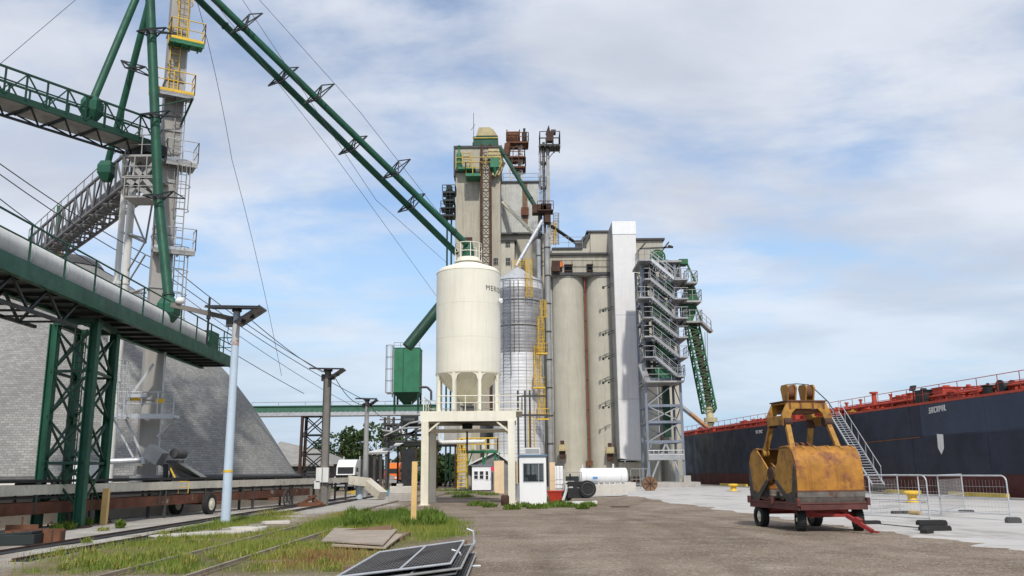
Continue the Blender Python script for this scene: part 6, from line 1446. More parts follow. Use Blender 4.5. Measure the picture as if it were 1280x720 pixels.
# ================================================================ bucket elevator in front of the dome
EX, EY = G(181, 641).x, 38.5; EX = Xat(180, EY, 1)
EA = R(30)
be = thing('bucket_elevator', 'tall square concrete grey bucket elevator shaft with yellow platforms before the dome', 'bucket elevator', (EX, EY, 0))
e1, e2 = V((math.cos(EA), math.sin(EA), 0)), V((-math.sin(EA), math.cos(EA), 0))
EB = V((EX, EY, 0)); HS = .40; EZ = 27.5
casing = mat('grey_casing', (.36, .345, .32), .6, metal=.1, var=.1, scale=.8, streak=.35)
m = MB(); m.obox(EB + V((0, 0, EZ / 2 + .3)), e1 * HS, e2 * HS, V((0, 0, EZ / 2 - .3))); m.build('casing', casing, be)
for z in np.arange(2.4, EZ, 2.45): m = MB(); m.obox(EB + V((0, 0, z)), e1 * (HS + .05), e2 * (HS + .05), V((0, 0, .045))); m.build('casing_flange', M['galv_dull'], be)
m = MB()
for c in (e1 * HS - e2 * HS, ): m.bar(EB + c * 1.02 + V((0, 0, .5)), EB + c * 1.02 + V((0, 0, EZ)), .06)
m.build('corner_angle', M['galv'], be)
m = MB(); m.obox(EB + V((0, 0, .8)), e1 * .55, e2 * .55, V((0, 0, .8))); m.build('boot', M['steel'], be)
zt_ = EZ; m = MB(); m.obox(EB + V((0, 0, EZ + .9)), e1 * 1.0, e2 * .55, V((0, 0, .9))); m.build('head', M['green'], be)
def ez(px_, py): return Zat(EX, EY, py)
def ep(z, l0, l1, w0, w1, name, mm, railm, hgt=1.0, trim=None):
    """platform in the elevator's own axes: l along e1, w along e2 (negative = towards the viewer)"""
    c = lambda l, w: EB + e1 * l + e2 * w + V((0, 0, z))
    m = MB(); m.obox(c((l0 + l1) / 2, (w0 + w1) / 2) - V((0, 0, .04)), e1 * (l1 - l0) / 2, e2 * (w1 - w0) / 2, V((0, 0, .04)))
    for k in range(4): l = l0 + (l1 - l0) * (k + .5) / 4; m.bar(c(l, w0) - V((0, 0, .13)), c(l, w1) - V((0, 0, .13)), .06, .1)
    m.bar(c(l0, w0 + .05) - V((0, 0, .14)), c(l1, w0 + .05) - V((0, 0, .14)), .08, .12)
    pf_ = m.build(name, mm, be)
    m = MB(); m.rail([c(l0, w1), c(l0, w0), c(l1, w0), c(l1, w1)], h=hgt, step=.8, r=.026)
    m.bar(c(l0, w0) + V((0, 0, .05)), c(l1, w0) + V((0, 0, .05)), .02, .13); m.bar(c(l1, w0) + V((0, 0, .05)), c(l1, w1) + V((0, 0, .05)), .02, .13); m.bar(c(l0, w0) + V((0, 0, .05)), c(l0, w1) + V((0, 0, .05)), .02, .13)
    m.build('platform_railing', railm, pf_); return c
c1 = ep(ez(220, 62), -.45, 1.05, -1.2, -.40, 'platform', M['green_mid'], M['yellow'])
c2 = ep(ez(205, 127), -1.1, .75, -1.2, -.40, 'platform', M['steel'], M['yellow'])
ep(ez(225, 207), -.2, 1.15, -.9, .4, 'platform', M['galv_dull'], M['galv'])
ep(ez(222, 317), -.5, 1.25, -1.1, -.40, 'platform', M['galv_dull'], M['galv'])
for z, l0, l1 in ((ez(0, 127), -1.0, .7),):
    m = MB()
    for l in (l0, l1): m.bar(EB + e1 * l - e2 * 1.15 + V((0, 0, z - .15)), EB + e1 * l * .5 - e2 * .4 + V((0, 0, z - 1.3)), .07)
    m.bar(EB + e1 * l0 - e2 * 1.2 + V((0, 0, z - .95)), EB + e1 * l1 - e2 * 1.2 + V((0, 0, z - .15)), .05); m.build('platform_brace', M['green_dark'], be)
# ladders
def el(l, w, z0, z1, mm, cage, name='ladder'):
    m = MB(); a, b = EB + e1 * l + e2 * w + V((0, 0, z0)), EB + e1 * l + e2 * w + V((0, 0, z1)); m.ladder(a, b, .42, e1, r=.025)
    if cage: m.cage(a + V((0, 0, 2)) if z1 - z0 > 4 else a, b, -e2, e1, .36, r=.018)
    m.build(name, mm, be)
el(.12, -.55, ez(0, 62), EZ, M['yellow'], True); el(-.12, -.55, ez(0, 127), ez(0, 62) + 1, M['yellow'], False); el(.55, -.5, ez(0, 320), ez(0, 207), M['galv_dull'], True); el(.7, -.5, ez(0, 400), ez(0, 318) + .2, M['galv_dull'], True)
el(.3, -.5, ez(0, 207), ez(0, 130), M['galv_dull'], False)
# low work platform with white rails at y~520
z = ez(0, 523); wp = thing('work_platform', 'pale steel work platform with braces low on the elevator shaft', 'platform', (EX, EY - 1, 0)); a, b = P(140, 521, EY - 1.2), P(221, 523.5, EY - .9); a.z = b.z = z
m = MB(); m.bar(a, b, .9, .12); m.bar(a + V((0, -.45, 0)), b + V((0, -.45, 0)), .05, .2); m.build('deck', M['galv'], wp)
m = MB(); m.rail([a + V((0, -.45, 0)), b + V((0, -.45, 0))], h=1.0, step=.75, r=.028); q = a.lerp(b, .55); m.bar(q + V((-.7, -.5, .85)), q + V((.1, -.5, .85)), .12); m.build('railing', M['galv'], wp)
m = MB(); q = P(200, 501, EY - 1.3); m.box(q, (.35, .05, .18)); m.box(P(170, 499, EY - 1.3), (.5, .05, .12)); m.build('yellow_gate', M['yellow'], wp)
m = MB(); c_ = P(181, 575, EY - .8); d_ = P(135, 577, EY - 1.2); m.tube(c_, d_, .12, n=10); m.bar(P(157, 524, EY - 1), c_, .09); m.bar(P(142, 524, EY - 1), P(167, 572, EY - 1), .07); m.bar(b, P(197, 546, EY - .6), .08); m.lathe([(.16, -.16), (.16, .16)], c_, 12); m.build('knee_brace', M['galv'], wp)
m = MB(); a2, b2 = P(153, 522, EY - 1.6), P(153, 452, EY - 1.6); m.ladder(a2, b2, .4, r=.025); m.cage(a2, b2, (0, -1, 0), (1, 0, 0), r=.02); m.bar(P(145, 520, EY - 1.5), P(192, 455, EY - 1.0), .10); m.build('ladder', M['galv'], wp)
# inclined drag conveyor feeding the boot
ic = thing('inclined_conveyor', 'grey inclined drag conveyor with round motor feeding the elevator boot', 'conveyor', (EX + 1.5, EY - 1.2, 0))
a, b = P(190, 566, EY - 1.5), P(264, 609, EY + 1.2); m = MB(); m.bar(a, b, .48, .42); m.bar(P(186, 563, EY - 1.45), P(203, 574, EY - 1.55), .54, .56); m.bar(P(214, 577, EY - 1.5), P(250, 599, EY + .4), .56, .06); m.build('trough', M['galv_dull'], ic)
m = MB(); q = P(225, 567, EY - 1.6); e = (b - a).normalized(); m.tube(q - V((.12, .28, 0)), q + V((.05, .28, 0)), .21, n=18); m.tube(q - V((.12, .38, 0)), q - V((.12, .26, 0)), .17, n=14); m.box(q + V((-.2, .05, -.32)), (.6, .4, .1)); m.build('motor', M['dark_steel'], ic)
m = MB(); a3, b3 = P(207, 580, EY - 1.9), P(207, 617, EY - 1.9); m.bar(a3, b3, .14); m.bar(P(215, 585, EY - 1.9), P(212, 604, EY - 1.9), .08); m.build('support', M['black_steel'], ic)
m = MB(); q = P(220, 607, EY - 2.2); m.rail([q + V((-.3, 0, -.3)), q + V((.5, 0, -.3))], h=.45, step=.4, r=.016); m.bar(P(213, 585, EY - 2.2), P(222, 604, EY - 2.2), .05); m.build('yellow_guard', M['yellow'], ic)

# ================================================================ white support columns and braces left of the elevator
KY = 40.0
ks = thing('gallery_columns', 'pair of white tubular columns carrying the grey gallery beside the elevator', 'support columns', (Xat(150, KY, 0), KY, 0))
for px_, py, dy, w in ((151.5, 187, 0, .14), (161.5, 187, -.6, .17)):
    zt_ = Zat(0, KY + dy, py); x_ = Xat(144 if px_ < 155 else 154.5, KY + dy, Zat(0, KY, 370)); m = MB(); m.tube((x_, KY + dy, 0), (x_, KY + dy, zt_), w, n=16); m.tube((x_, KY + dy, zt_ - .1), (x_, KY + dy, zt_), w * 1.3, n=16)
    for k in (.35, .62): m.tube((x_, KY + dy, zt_ * k - .06), (x_, KY + dy, zt_ * k + .06), w * 1.25, n=16)
    m.build('column', M['white_dirty'], ks)
m = MB()
for y0, y1 in ((290, 303), (365, 366)):
    m.tube(P(152, y0, KY - .3), P(182, y1, EY), .06, n=6); m.tube(P(160, y0 + 2, KY - .8), P(180, y1 - 5, EY), .05, n=6)
for x0, y0, x1, y1 in ((163, 257, 181, 302), (156, 345, 181, 303), (157, 358, 182, 318), (182, 302, 190, 256)): m.tube(P(x0, y0, KY - .5), P(x1, y1, EY), .045, n=6)
m.build('tie_brace', M['galv_dull'], ks)

# ================================================================ grey gallery to the dome top
ga, gb = P(196, 213, EY - .3), P(52, 305, 55)
gg = thing('dome_gallery', 'grey lattice conveyor gallery running from the elevator shaft to the dome top', 'gallery', gb)
gb.z = ga.z = (ga.z + gb.z) / 2
ga2 = V(ga)
m = MB(); m.lattice(ga, gb, 1.5, 1.55, 18, .12, .075, faces='lrb'); m.build('truss', M['steel_dark'], gg)
m = MB(); ed = (gb - ga).normalized(); sv = ed.cross(V((0, 0, 1))).normalized()
m.obox((ga + gb) / 2 + V((0, 0, -.55)), sv * .28, (gb - ga) / 2, V((0, 0, .05))); m.obox((ga + gb) / 2 + V((0, 0, -.1)), sv * .3, (gb - ga) / 2, V((0, 0, .28))); m.build('conveyor_trough', M['steel_dark'], gg)
m = MB()
for s_ in (-.78, .78): m.rail([ga + sv * s_ + V((0, 0, .78)), gb + sv * s_ + V((0, 0, .78))], h=.55, step=1.6, r=.03, mids=())
m.build('railing', M['galv_dull'], gg)
m = MB(); m.obox(gb + V((0, 0, -.6)), sv * .9, ed * 1.2, V((0, 0, .35))); m.tube(gb + V((0, 0, -2.4)), gb + V((0, 0, -.9)), .45, n=12); m.build('end_box', M['dark_steel'], gg)
gpost = thing('gallery_post', 'rusty yellow post with green top under the dome end of the gallery', 'post', V((DC.x + 2.0, DC.y - 3, zt_)))
q1, q2 = P(70, 300, 53), P(70, 345, 53); m = MB(); m.tube(q2, q1.lerp(q2, .3), .3, n=10); m.build('lower_post', M['yellow_dull'], gpost); m = MB(); m.tube(q1.lerp(q2, .3), q1 + V((0, 0, 2.2)), .14, n=8); m.build('upper_post', M['green_old'], gpost)
m = MB(); m.bar(P(66, 313, 53), P(89, 306, 53), .2); m.bar(P(76, 330, 53), P(90, 311, 53), .12); m.build('bracket', M['galv_dull'], gpost)
# stair landing clutter where gallery meets the elevator
m = MB(); q = P(178, 200, EY - 1.0)
for z_, w in ((0, .9), (-1.0, 1.0), (-1.9, .8)): m.box(q + V((.2, 0, z_)), (w * 1.6, 1.2, .08)); m.rail([q + V((.2 - w * .8, -.6, z_)), q + V((.2 + w * .8, -.6, z_))], h=.95, step=.6, r=.03)
for x0, y0, x1, y1 in ((163, 240, 192, 205), (165, 205, 195, 240), (160, 225, 195, 250)): m.bar(P(x0, y0, EY - 1.5), P(x1, y1, EY - 1.5), .09, .2)
m.build('landing_stairs', M['galv_dull'], gg)

# ================================================================ dark green conveyor bridge at upper left
ba, bb = P(183, 184, EY - .6), P(-60, 72, 31.0); bb.z = ba.z
bt = thing('conveyor_bridge', 'dark green truss conveyor bridge with handrails crossing the upper left sky', 'conveyor bridge', ba)
ed = (bb - ba).normalized(); sv = ed.cross(V((0, 0, 1))).normalized(); Lb = (bb - ba).length
if sv.y > 0: sv = -sv
m = MB(); m.obox((ba + bb) / 2 + V((0, 0, -.12)), sv * .62, (bb - ba) / 2, V((0, 0, .04))); m.build('deck', M['galv_dull'], bt)
m = MB()
for s_ in (-.66, .66): m.bar(ba + sv * s_ + V((0, 0, -.02)), bb + sv * s_ + V((0, 0, -.02)), .08, .28)
m.build('deck_beam', M['green_dark'], bt)
m = MB(); ctr = V((0, 0, -.62)); n_ = 6
m.bar(ba + ctr, bb + ctr, .09)
for i in range(n_):
    p0, p1 = ba.lerp(bb, i / n_), ba.lerp(bb, (i + 1) / n_); pm = p0.lerp(p1, .5) + ctr
    for s_ in (-.62, .62):
        m.bar(p0 + sv * s_ + V((0, 0, -.15)), pm, .06); m.bar(p1 + sv * s_ + V((0, 0, -.15)), pm, .06)
    m.bar(p0 + sv * .6 + V((0, 0, -.2)), p0 - sv * .6 + V((0, 0, -.2)), .08)
m.build('under_truss', M['black_steel'], bt)
m = MB()
for s_ in (-.7, .7):
    m.bar(ba + sv * s_ + V((0, 0, 1.1)), bb + sv * s_ + V((0, 0, 1.1)), .08); m.bar(ba + sv * s_ + V((0, 0, .6)), bb + sv * s_ + V((0, 0, .6)), .05)
    k = 10
    for i in range(k + 1): q = ba.lerp(bb, i / k) + sv * s_; m.bar(q, q + V((0, 0, 1.1)), .06)
    for i in range(k): q, q2 = ba.lerp(bb, i / k) + sv * s_, ba.lerp(bb, (i + 1) / k) + sv * s_; m.bar(q + V((0, 0, 1.1 if i % 2 else 0)), q2 + V((0, 0, 0 if i % 2 else 1.1)), .05)
m.build('railing_truss', M['green_dark'], bt)
m = MB(); m.obox((ba + bb) / 2 + V((0, 0, .14)), sv * .25, (bb - ba) / 2 * .98, V((0, 0, .14))); m.build('belt_trough', M['dark_steel'], bt)
m = MB(); m.obox(ba + V((0, 0, -.25)), sv * .8, ed * .5, V((0, 0, .25))); m.build('end_bearing', M['black_steel'], bt)

# ================================================================ green spout pipes fanning out of the elevator head
def gpipe(label, a, b, r, brackets=(), box=None, joints=(), mm=M['green'], bs=1.15):
    a, b = V(a), V(b); t = thing('spout_pipe', label, 'spout pipe', b, 0, 'green grain spout pipes'); m = MB(); m.tube(a, b, r, n=18); m.build('pipe', mm, t)
    e = (b - a).normalized(); sd = e.cross(V((0, 1, 0))).normalized(); fw = sd.cross(e).normalized()
    m = MB()
    for j in joints: q = a.lerp(b, j); m.tube(q - e * .06, q + e * .06, r * 1.2, n=18)
    if joints: m.build('joint', M['green_dark'], t)
    for f in brackets:
        q = a.lerp(b, f); m = MB(); c = [q + sd * bs * .55 - e * .25, q - sd * bs * .55 - e * .25, q - fw * bs * .55 + e * .1, q + fw * bs * .3]
        top = q + sd * bs * .95 + e * .15
        for i in range(3):
            for j in range(i + 1, 3): m.bar(c[i], c[j], .055)
            m.bar(c[i], top, .05); m.bar(c[i], c[3], .05)
        m.tube(q - e * .08, q + e * .08, r * 1.12, n=18); m.build('bracket', M['black_steel'], t)
    if box:
        w, h_ = box; m = MB(); vs = []
        for z_, ww in ((.15, w * .7), (-.10, w), (-h_ * .55, w), (-h_, w * .45)): vs += [b + V((-ww / 2, -ww / 2, z_)), b + V((ww / 2, -ww / 2, z_)), b + V((ww / 2, ww / 2, z_)), b + V((-ww / 2, ww / 2, z_))]
        fs = []
        for k in range(3):
            for i in range(4): fs.append((k * 4 + i, k * 4 + (i + 1) % 4, k * 4 + 4 + (i + 1) % 4, k * 4 + 4 + i))
        fs += [(0, 1, 2, 3), (15, 14, 13, 12)]; m.add(vs, fs); m.build('spout_box', M['green'], t)
    return t
top = lambda px_, py, Y: P(px_, py, Y)
gpipe('green spout pipe ending in a box on the upper left truss bridge', P(186, -40, EY - 1.0), P(116, 126, EY - 3.3), .165, box=(.68, .95))
gpipe('green spout pipe passing the bridge end down to the grey gallery', P(199, -45, EY - .2), P(134, 206, EY + 2.0), .155, box=(.64, .85), brackets=(.52,))
gpipe('green spout pipe dropping nearly upright along the elevator shaft to the tube conveyor', P(186, -40, EY - 1.6), P(198, 250, EY - 2.0), .21, brackets=(.30, .66, .995), joints=(.08,), bs=1.2)
q0 = P(198, 250, EY - 2.0); lowp = P(211.5, 378, EY - 2.6)
gpipe('lower green spout pipe ending in a box on the big tube conveyor', q0, lowp, .21, box=(.72, .85), joints=(.93,))
sil_top = V((scx, scy, Zat(scx, scy, 318)))
gpipe('upper of two long green pipes crossing the sky to the cream silo top', P(222, -46, EY), P(583, 305, F0 + 2.0), .175, brackets=(.205, .445, .72), joints=(.95,), bs=1.25)
gpipe('lower of two long green pipes crossing the sky to the cream silo top', P(208, -40, EY + .4), P(571, 317, F0 + 2.6), .175, brackets=(.36, .60, .815), joints=(.18,), bs=1.2)
m = MB(); q = V((scx, scy, Zat(scx, scy, 330))); m.lathe([(.34, 0), (.34, .75), (.26, 1.15), (.2, 1.2)], q + V((-.02, 0, 0)), 20); m.build('inlet_box', M['green'], silo)
gpipe('short green pipe slanting from behind the cream silo down to the green bin', P(575, 352, 57), P(509, 434, 56), .36, joints=(.3,), mm=M['green_dark'])

# ================================================================ big tube conveyor on green gantry
TX = lambda y: -13.95 - .040 * (y - 23)
za_, zb_ = 6.85, 6.85
Ya, Yb = 15.0, 44.2
A, B = V((TX(Ya), Ya, za_)), V((TX(Yb), Yb, za_)); ed = (B - A).normalized(); sv = V((ed.y, -ed.x, 0))   # sv points to +x, the viewer's side
tc_ = thing('tube_conveyor', 'big pale tube conveyor on dark green girder walkway sloping past the dome', 'tube conveyor', (TX(28), 28, 0))
gw = .80
m = MB()
for s_ in (-gw, gw): m.bar(A + sv * s_ + V((0, 0, .26)), B + sv * s_ + V((0, 0, .26)), .09, .46); m.bar(A + sv * s_ + V((0, 0, .005)), B + sv * s_ + V((0, 0, .005)), .20, .05)
m.build('girder', M['green'], tc_)
m = MB(); m.obox((A + B) / 2 + V((0, 0, .14)), sv * (gw - .05), (B - A) / 2, V((0, 0, .03)))
for k in range(26): q = A.lerp(B, (k + .5) / 26); m.bar(q - sv * gw + V((0, 0, .07)), q + sv * gw + V((0, 0, .07)), .06, .12)
m.build('deck', M['black_steel'], tc_)
m = MB()
c0, c1 = A + V((0, 0, .1)), V((TX(26.9), 26.9, za_ + .1))
for s_ in (-.62, .62): m.bar(A + sv * s_ + V((0, 0, -.80)), c1 + sv * s_ + V((0, 0, -.80)), .10)
k = 12
for i in range(k):
    p0, p1 = A.lerp(c1, i / k), A.lerp(c1, (i + 1) / k)
    for s_ in (-.62, .62): m.bar(p0 + sv * s_ + V((0, 0, -.80 if i % 2 else -.05)), p1 + sv * s_ + V((0, 0, -.05 if i % 2 else -.80)), .07)
    m.bar(p0 - sv * .62 + V((0, 0, -.80)), p0 + sv * .62 + V((0, 0, -.80)), .06)
m.build('under_truss', M['black_steel'], tc_)
m = MB(); tz = 1.0; e0, e1_ = A + V((0, 0, tz)), V((TX(41), 41, za_ + tz)); m.tube(e0, e1_, .42, n=28); m.build('tube', M['white_dirty'], tc_)
m = MB()
for y_ in np.arange(16, 41, 2.1):
    q = V((TX(y_), y_, za_ + tz)); m.tube(q - ed * .025, q + ed * .025, .435, n=28); m.bar(q + sv * .3 - V((0, 0, .3)), q + sv * .4 - V((0, 0, .8)), .08)
m.build('tube_strap', M['galv'], tc_)
m = MB(); q = V((TX(41.7), 41.7, za_ + .9)); m.box(q, (1.0, 1.2, 1.1)); m.build('end_box', M['green'], tc_, bev=.02)
m = MB()
for s_ in (-gw, gw): m.rail([A + sv * s_ + V((0, 0, .5)), B + sv * s_ + V((0, 0, .5))], h=1.05, step=2.1, r=.032, mids=(.55,))
m.rail([B - sv * gw + V((0, 0, .5)), B + sv * gw + V((0, 0, .5))], h=1.05, step=.8, r=.03); m.build('handrail', M['green'], tc_)
m = MB(); q = V((TX(39.5), 39.5, za_ + .5)) + sv * gw; m.tube(q, q + V((0, 0, 2.2)), .05, n=6); m.tube(q + V((0, 0, 1.2)), q + V((0, 0, 1.6)), .10, n=8); m.build('signal_mast', M['black_steel'], tc_)
# gantry tower
gt = thing('gantry_tower', 'dark green four-legged lattice gantry tower under the tube conveyor', 'gantry tower', (TX(28), 28, 0))
f1, f2, r1, r2 = G(45, 660), G(97.5, 660), G(78, 655), G(124.5, 654.5)
tops = [P(70, 425, f1.y), P(117, 425, f2.y), P(100, 430, r1.y), P(143.5, 432, r2.y)]
legs = [(f1, tops[0]), (f2, tops[1]), (r2, tops[3]), (r1, tops[2])]
ZT = za_ - .2
cor = []
for (p, q) in legs:
    x_, y_ = p.x, p.y; m = MB(); b_ = V((x_, y_, .02)); t_ = V((x_, y_, ZT)); cor.append((b_, t_))
    m.bx(x_ - .14, x_ - .11, y_ - .13, y_ + .13, .02, ZT); m.bx(x_ + .11, x_ + .14, y_ - .13, y_ + .13, .02, ZT); m.bx(x_ - .11, x_ + .11, y_ - .03, y_ + .03, .02, ZT); m.build('leg', M['green'], gt)
    m = MB(); m.box((x_, y_, .02), (.62, .62, .04)); [m.tube((x_ + dx, y_ + dy, .04), (x_ + dx, y_ + dy, .10), .03, n=6) for dx in (-.25, .25) for dy in (-.25, .25)]; m.build('base_plate', M['rust_dark'], gt)
m = MB(); lv = [.55, 2.05, 3.55, 5.05, ZT - .1]
for i in range(4):
    (b0, _), (b1, _) = cor[i], cor[(i + 1) % 4]
    for j, (z0, z1) in enumerate(zip(lv[:-1], lv[1:])):
        p0, p1 = V((b0.x, b0.y, z0)), V((b1.x, b1.y, z1)); m.bar(p0, p1, .065); m.bar(V((b1.x, b1.y, z0)), V((b0.x, b0.y, z1)), .065)
        if j in (1, 3): m.bar(V((b0.x, b0.y, z0)), V((b1.x, b1.y, z0)), .09)
    m.bar(V((b0.x, b0.y, ZT + .06)), V((b1.x, b1.y, ZT + .06)), .18, .2)
m.build('bracing', M['green_dark'], gt)
m = MB(); ctr = (f1 + f2 + r1 + r2) / 4; m.ladder(ctr + V((-.2, 0, 1)), ctr + V((-.2, 0, ZT)), .4, r=.02)
for dx in (.05, .15, .25): m.tube(ctr + V((dx, .2, 0)), ctr + V((dx, .2, ZT)), .025, n=5)
m.build('ladder', M['dark_steel'], gt)

# ================================================================ ground-level belt conveyor in front of the dome
CA_, CB_ = V((-16.6, 19.5, 0)), V((-10.35, 57.5, 0)); ed = (CB_ - CA_).normalized(); sv = V((ed.y, -ed.x, 0))
gcv = thing('belt_conveyor', 'long low wheeled belt conveyor with pale frame and rusty lower beam', 'belt conveyor', (CA_ + CB_) / 2)
def cpos(t): return CA_.lerp(CB_, t)
m = MB(); up = lambda z: V((0, 0, z))
m.bar(CA_ + sv * .35 + up(1.22), CB_ + sv * .35 + up(1.22), .10, .30); m.bar(CA_ - sv * .35 + up(1.22), CB_ - sv * .35 + up(1.22), .10, .30); m.build('side_board', M['board_stained'], gcv)
m = MB(); m.obox((CA_ + CB_) / 2 + up(1.48), sv * .38, (CB_ - CA_) / 2, up(.045)); m.obox((CA_ + CB_) / 2 + up(.98), sv * .34, (CB_ - CA_) / 2 * .96, up(.03)); m.build('belt', M['belt'], gcv)
m = MB(); c0, c1 = cpos(.0), cpos(.80); 
for s_ in (-.3, .3): m.bar(c0 + sv * s_ + up(.66), c1 + sv * s_ + up(.66), .14, .36)
m.build('lower_beam', M['rust_beam'], gcv)
for k in range(11):
    m = MB()
    q = cpos((k + .5) / 11)
    for s_ in (-.36, .36): m.bar(q + sv * s_ + up(.5), q + sv * s_ + up(1.35), .06)
    m.tube(q - sv * .38 + up(1.38), q + sv * .38 + up(1.38), .06, n=8); m.build('roller_frame', M['dark_steel'], gcv)
for k in (.05, .18, .30, .42, .62, .74, .86, .95):
    q = cpos(k)
    for s_ in (-.34, .34): m = MB(); m.bar(q + sv * s_ + up(0), q + sv * s_ + up(1.1), .09); m.build('leg', M['dark_steel'], gcv)
m = MB()
for t in (.52, .665):
    q = cpos(t); m.bar(q - sv * .9 + up(.42), q + sv * .9 + up(.42), .1)
m.build('axle', M['rust'], gcv)
def cwheel(t, s_, spoke):
    c = cpos(t) + sv * s_ + up(.42); m = MB()
    if not spoke:
        m.tube(c - sv * .11, c + sv * .11, .25, n=22); m.tube(c + sv * .11, c + sv * .14, .12, n=14); w = m.build('wheel', M['cream_dirty'], gcv); m = MB(); m.tube(c - sv * .12, c + sv * .105, .42, n=28); m.build('tyre', M['black'], w)
    else:
        for k in range(28):
            a, b = 2 * PI * k / 28, 2 * PI * (k + 1) / 28; m.bar(c + (ed * math.cos(a) + up(math.sin(a))) * .42, c + (ed * math.cos(b) + up(math.sin(b))) * .42, .07, .05)
        for k in range(4): a = PI * k / 4; d = (ed * math.cos(a) + up(math.sin(a))) * .4; m.bar(c - d, c + d, .035)
        m.build('wheel', M['dark_steel'], gcv)
tw = ((G(218, 643) - CA_).dot(ed)) / (CB_ - CA_).length; tw2 = ((G(314, 633.5) - CA_).dot(ed)) / (CB_ - CA_).length
cwheel(tw, .75, False); cwheel(tw, -.75, False); cwheel(tw2, .75, True)
# discharge chute at the end
m = MB(); a, b = CB_ + up(1.25) - ed * 1.5, P(459, 603, 57.0); b2 = P(478, 621, 56.0); b2.z = max(.25, b2.z); m.bar(a, b, .7, .55); m.bar(b + V((-.1, 0, .05)), b2, .65, .5); m.build('discharge_chute', M['board_stained'], gcv)
m = MB(); q = P(449, 612, 57); m.tube((q.x, q.y, 0), (q.x, q.y, 1.0), .22, n=12); m.build('chute_post', M['pole_blue'], gcv)
# retaining wall behind: low concrete wall pieces with dark slots
rw = thing('retaining_wall', 'low weathered concrete wall with brown stains behind the belt conveyor', 'wall', V((-14.6, 42, 0)))
off = -sv * 1.5
m = MB(); m.obox((CA_ + CB_) / 2 + off - V((0, 0, -.5)), sv * .15, (CB_ - CA_) * .5, up(.5)); m.build('wall', mat('stained_concrete', (.40, .36, .31), .9, var=.2, scale=.8, rust=.28, rcol=(.22, .13, .09), rscale=.8, fine=.2), rw)
m = MB(); m.obox((CA_ + CB_) / 2 + off + up(1.06), sv * .2, (CB_ - CA_) * .5, up(.06)); m.build('coping', M['concrete_pale'], rw)
# white doors/panels seen through the gantry tower
b = P(92, 580, 33); m = MB(); wd = thing('white_cabin', 'white narrow cabin seen between the gantry tower legs', 'cabin', (b.x, 34, 0)); zt_ = Zat(b.x, 34, 575); xa_, xb_ = Xat(87, 34, 2), Xat(112, 34, 2)
m.bx(xa_, xb_, 34, 35.2, 0, zt_); m.build('wall', M['white'], wd); m = MB(); m.bx(xa_ - .05, xb_ + .05, 33.95, 35.25, zt_, zt_ + .07); m.build('roof', M['steel'], wd); m = MB(); m.bx(Xat(97, 34, 1), Xat(106, 34, 1), 33.975, 33.99, .1, zt_ - .3); m.build('door', M['white_dirty'], wd)
# yellow timber posts
for px_, py, yt, w, lab, mm in ((129.5, 655.5, 610.5, .20, 'yellow timber post standing against the gantry tower leg', M['wood_yellow']), (517, 659, 577, .17, 'pale yellow timber post standing alone at the grass edge', M['wood_yellow'])):
    b = G(px_, py); h_ = Zat(b.x, b.y, yt); m = MB(); m.obox(b + V((0, 0, h_ / 2 - .1)), V((w / 2, .01, 0)), V((-.01, w / 2, 0)), V((.01, 0, h_ / 2 + .1))); tag(m.build('timber_post', mm, origin=b, bev=.012), lab, 'post')
# rusty scrap at far left
b = G(10, 681); m = MB(); m.obox(b + V((.0, 0, .12)), V((.75, .05, .02)), V((-.03, .35, 0)), V((0, 0, .12))); m.obox(b + V((.1, 0, .26)), V((.6, .03, .04)), V((0, .28, 0)), V((0, 0, .03))); tag(m.build('steel_box_scrap', M['black_steel'], origin=b, bev=.01), 'dark steel box lying at the far left edge on the concrete', 'scrap')
b = G(43, 679); sc_ = thing('rusty_skip', 'rusty open trough lying on the concrete left of the rails', 'trough', b)
m = MB(); ca = V((math.cos(.25), math.sin(.25), 0)); sa = V((-math.sin(.25), math.cos(.25), 0))
for s_ in (-1, 1): m.obox(b + sa * s_ * .26 + up(.17), ca * .62, sa * .02, up(.16))
for s_ in (-1, 1): m.obox(b + ca * s_ * .62 + up(.15), ca * .02, sa * .26, up(.14))
m.obox(b + up(.03), ca * .6, sa * .25, up(.02)); m.build('trough', M['rust'], sc_)
m = MB()
for k in range(4): m.obox(b + ca * (-.45 + .3 * k) - sa * .285 + up(.17), ca * .02, sa * .015, up(.15))
m.build('ribs', M['rust_dark'], sc_)
b = G(26, 672); m = MB(); m.obox(b + up(.18), V((.42, .06, 0)), V((-.03, .05, 0)), up(.16)); m.obox(b + V((.05, .2, .10)), V((.38, .06, 0)), V((-.03, .15, 0)), up(.09)); m.tube(b + up(.2), b + up(.55), .02, n=6); tag(m.build('rusty_bracket', M['rust'], origin=b), 'smaller rusty bracket with thin upright rod behind the rusty trough', 'scrap')

# ================================================================ railway tracks
def track(xc, y0, y1, label, gauge, railm, zr=.035):
    t = thing('railway_track', label, 'railway track', (xc, (y0 + y1) / 2, 0), 0, 'railway tracks in the yard')
    for s_ in (-.5, .5):
        m = MB(); x_ = xc + s_ * gauge; m.bx(x_ - .035, x_ + .035, y0, y1, -.05, .03 + zr); m.bx(x_ - .06, x_ + .06, y0, y1, -.05, .005 + zr * .3); m.build('rail', railm, t)
    return t
t1 = track(-10.55, 18, 75, 'dark railway track set in the concrete beside the gantry tower', 1.435, M['rust_dark'])
m = MB()
for s_, w in ((-.5, .30), (.5, .22)): x_ = -10.55 + s_ * 1.435; m.bx(x_ + .07, x_ + .07 + w, 18, 75, -.03, .024)
m.build('flangeway', M['dark'], t1)
track(-5.95, 12, 75, 'half buried railway track with shiny rails running through the grass', 1.435, mat('worn_rail', (.30, .25, .19), .6, metal=.3, var=.3, scale=2, rust=.25), .05)

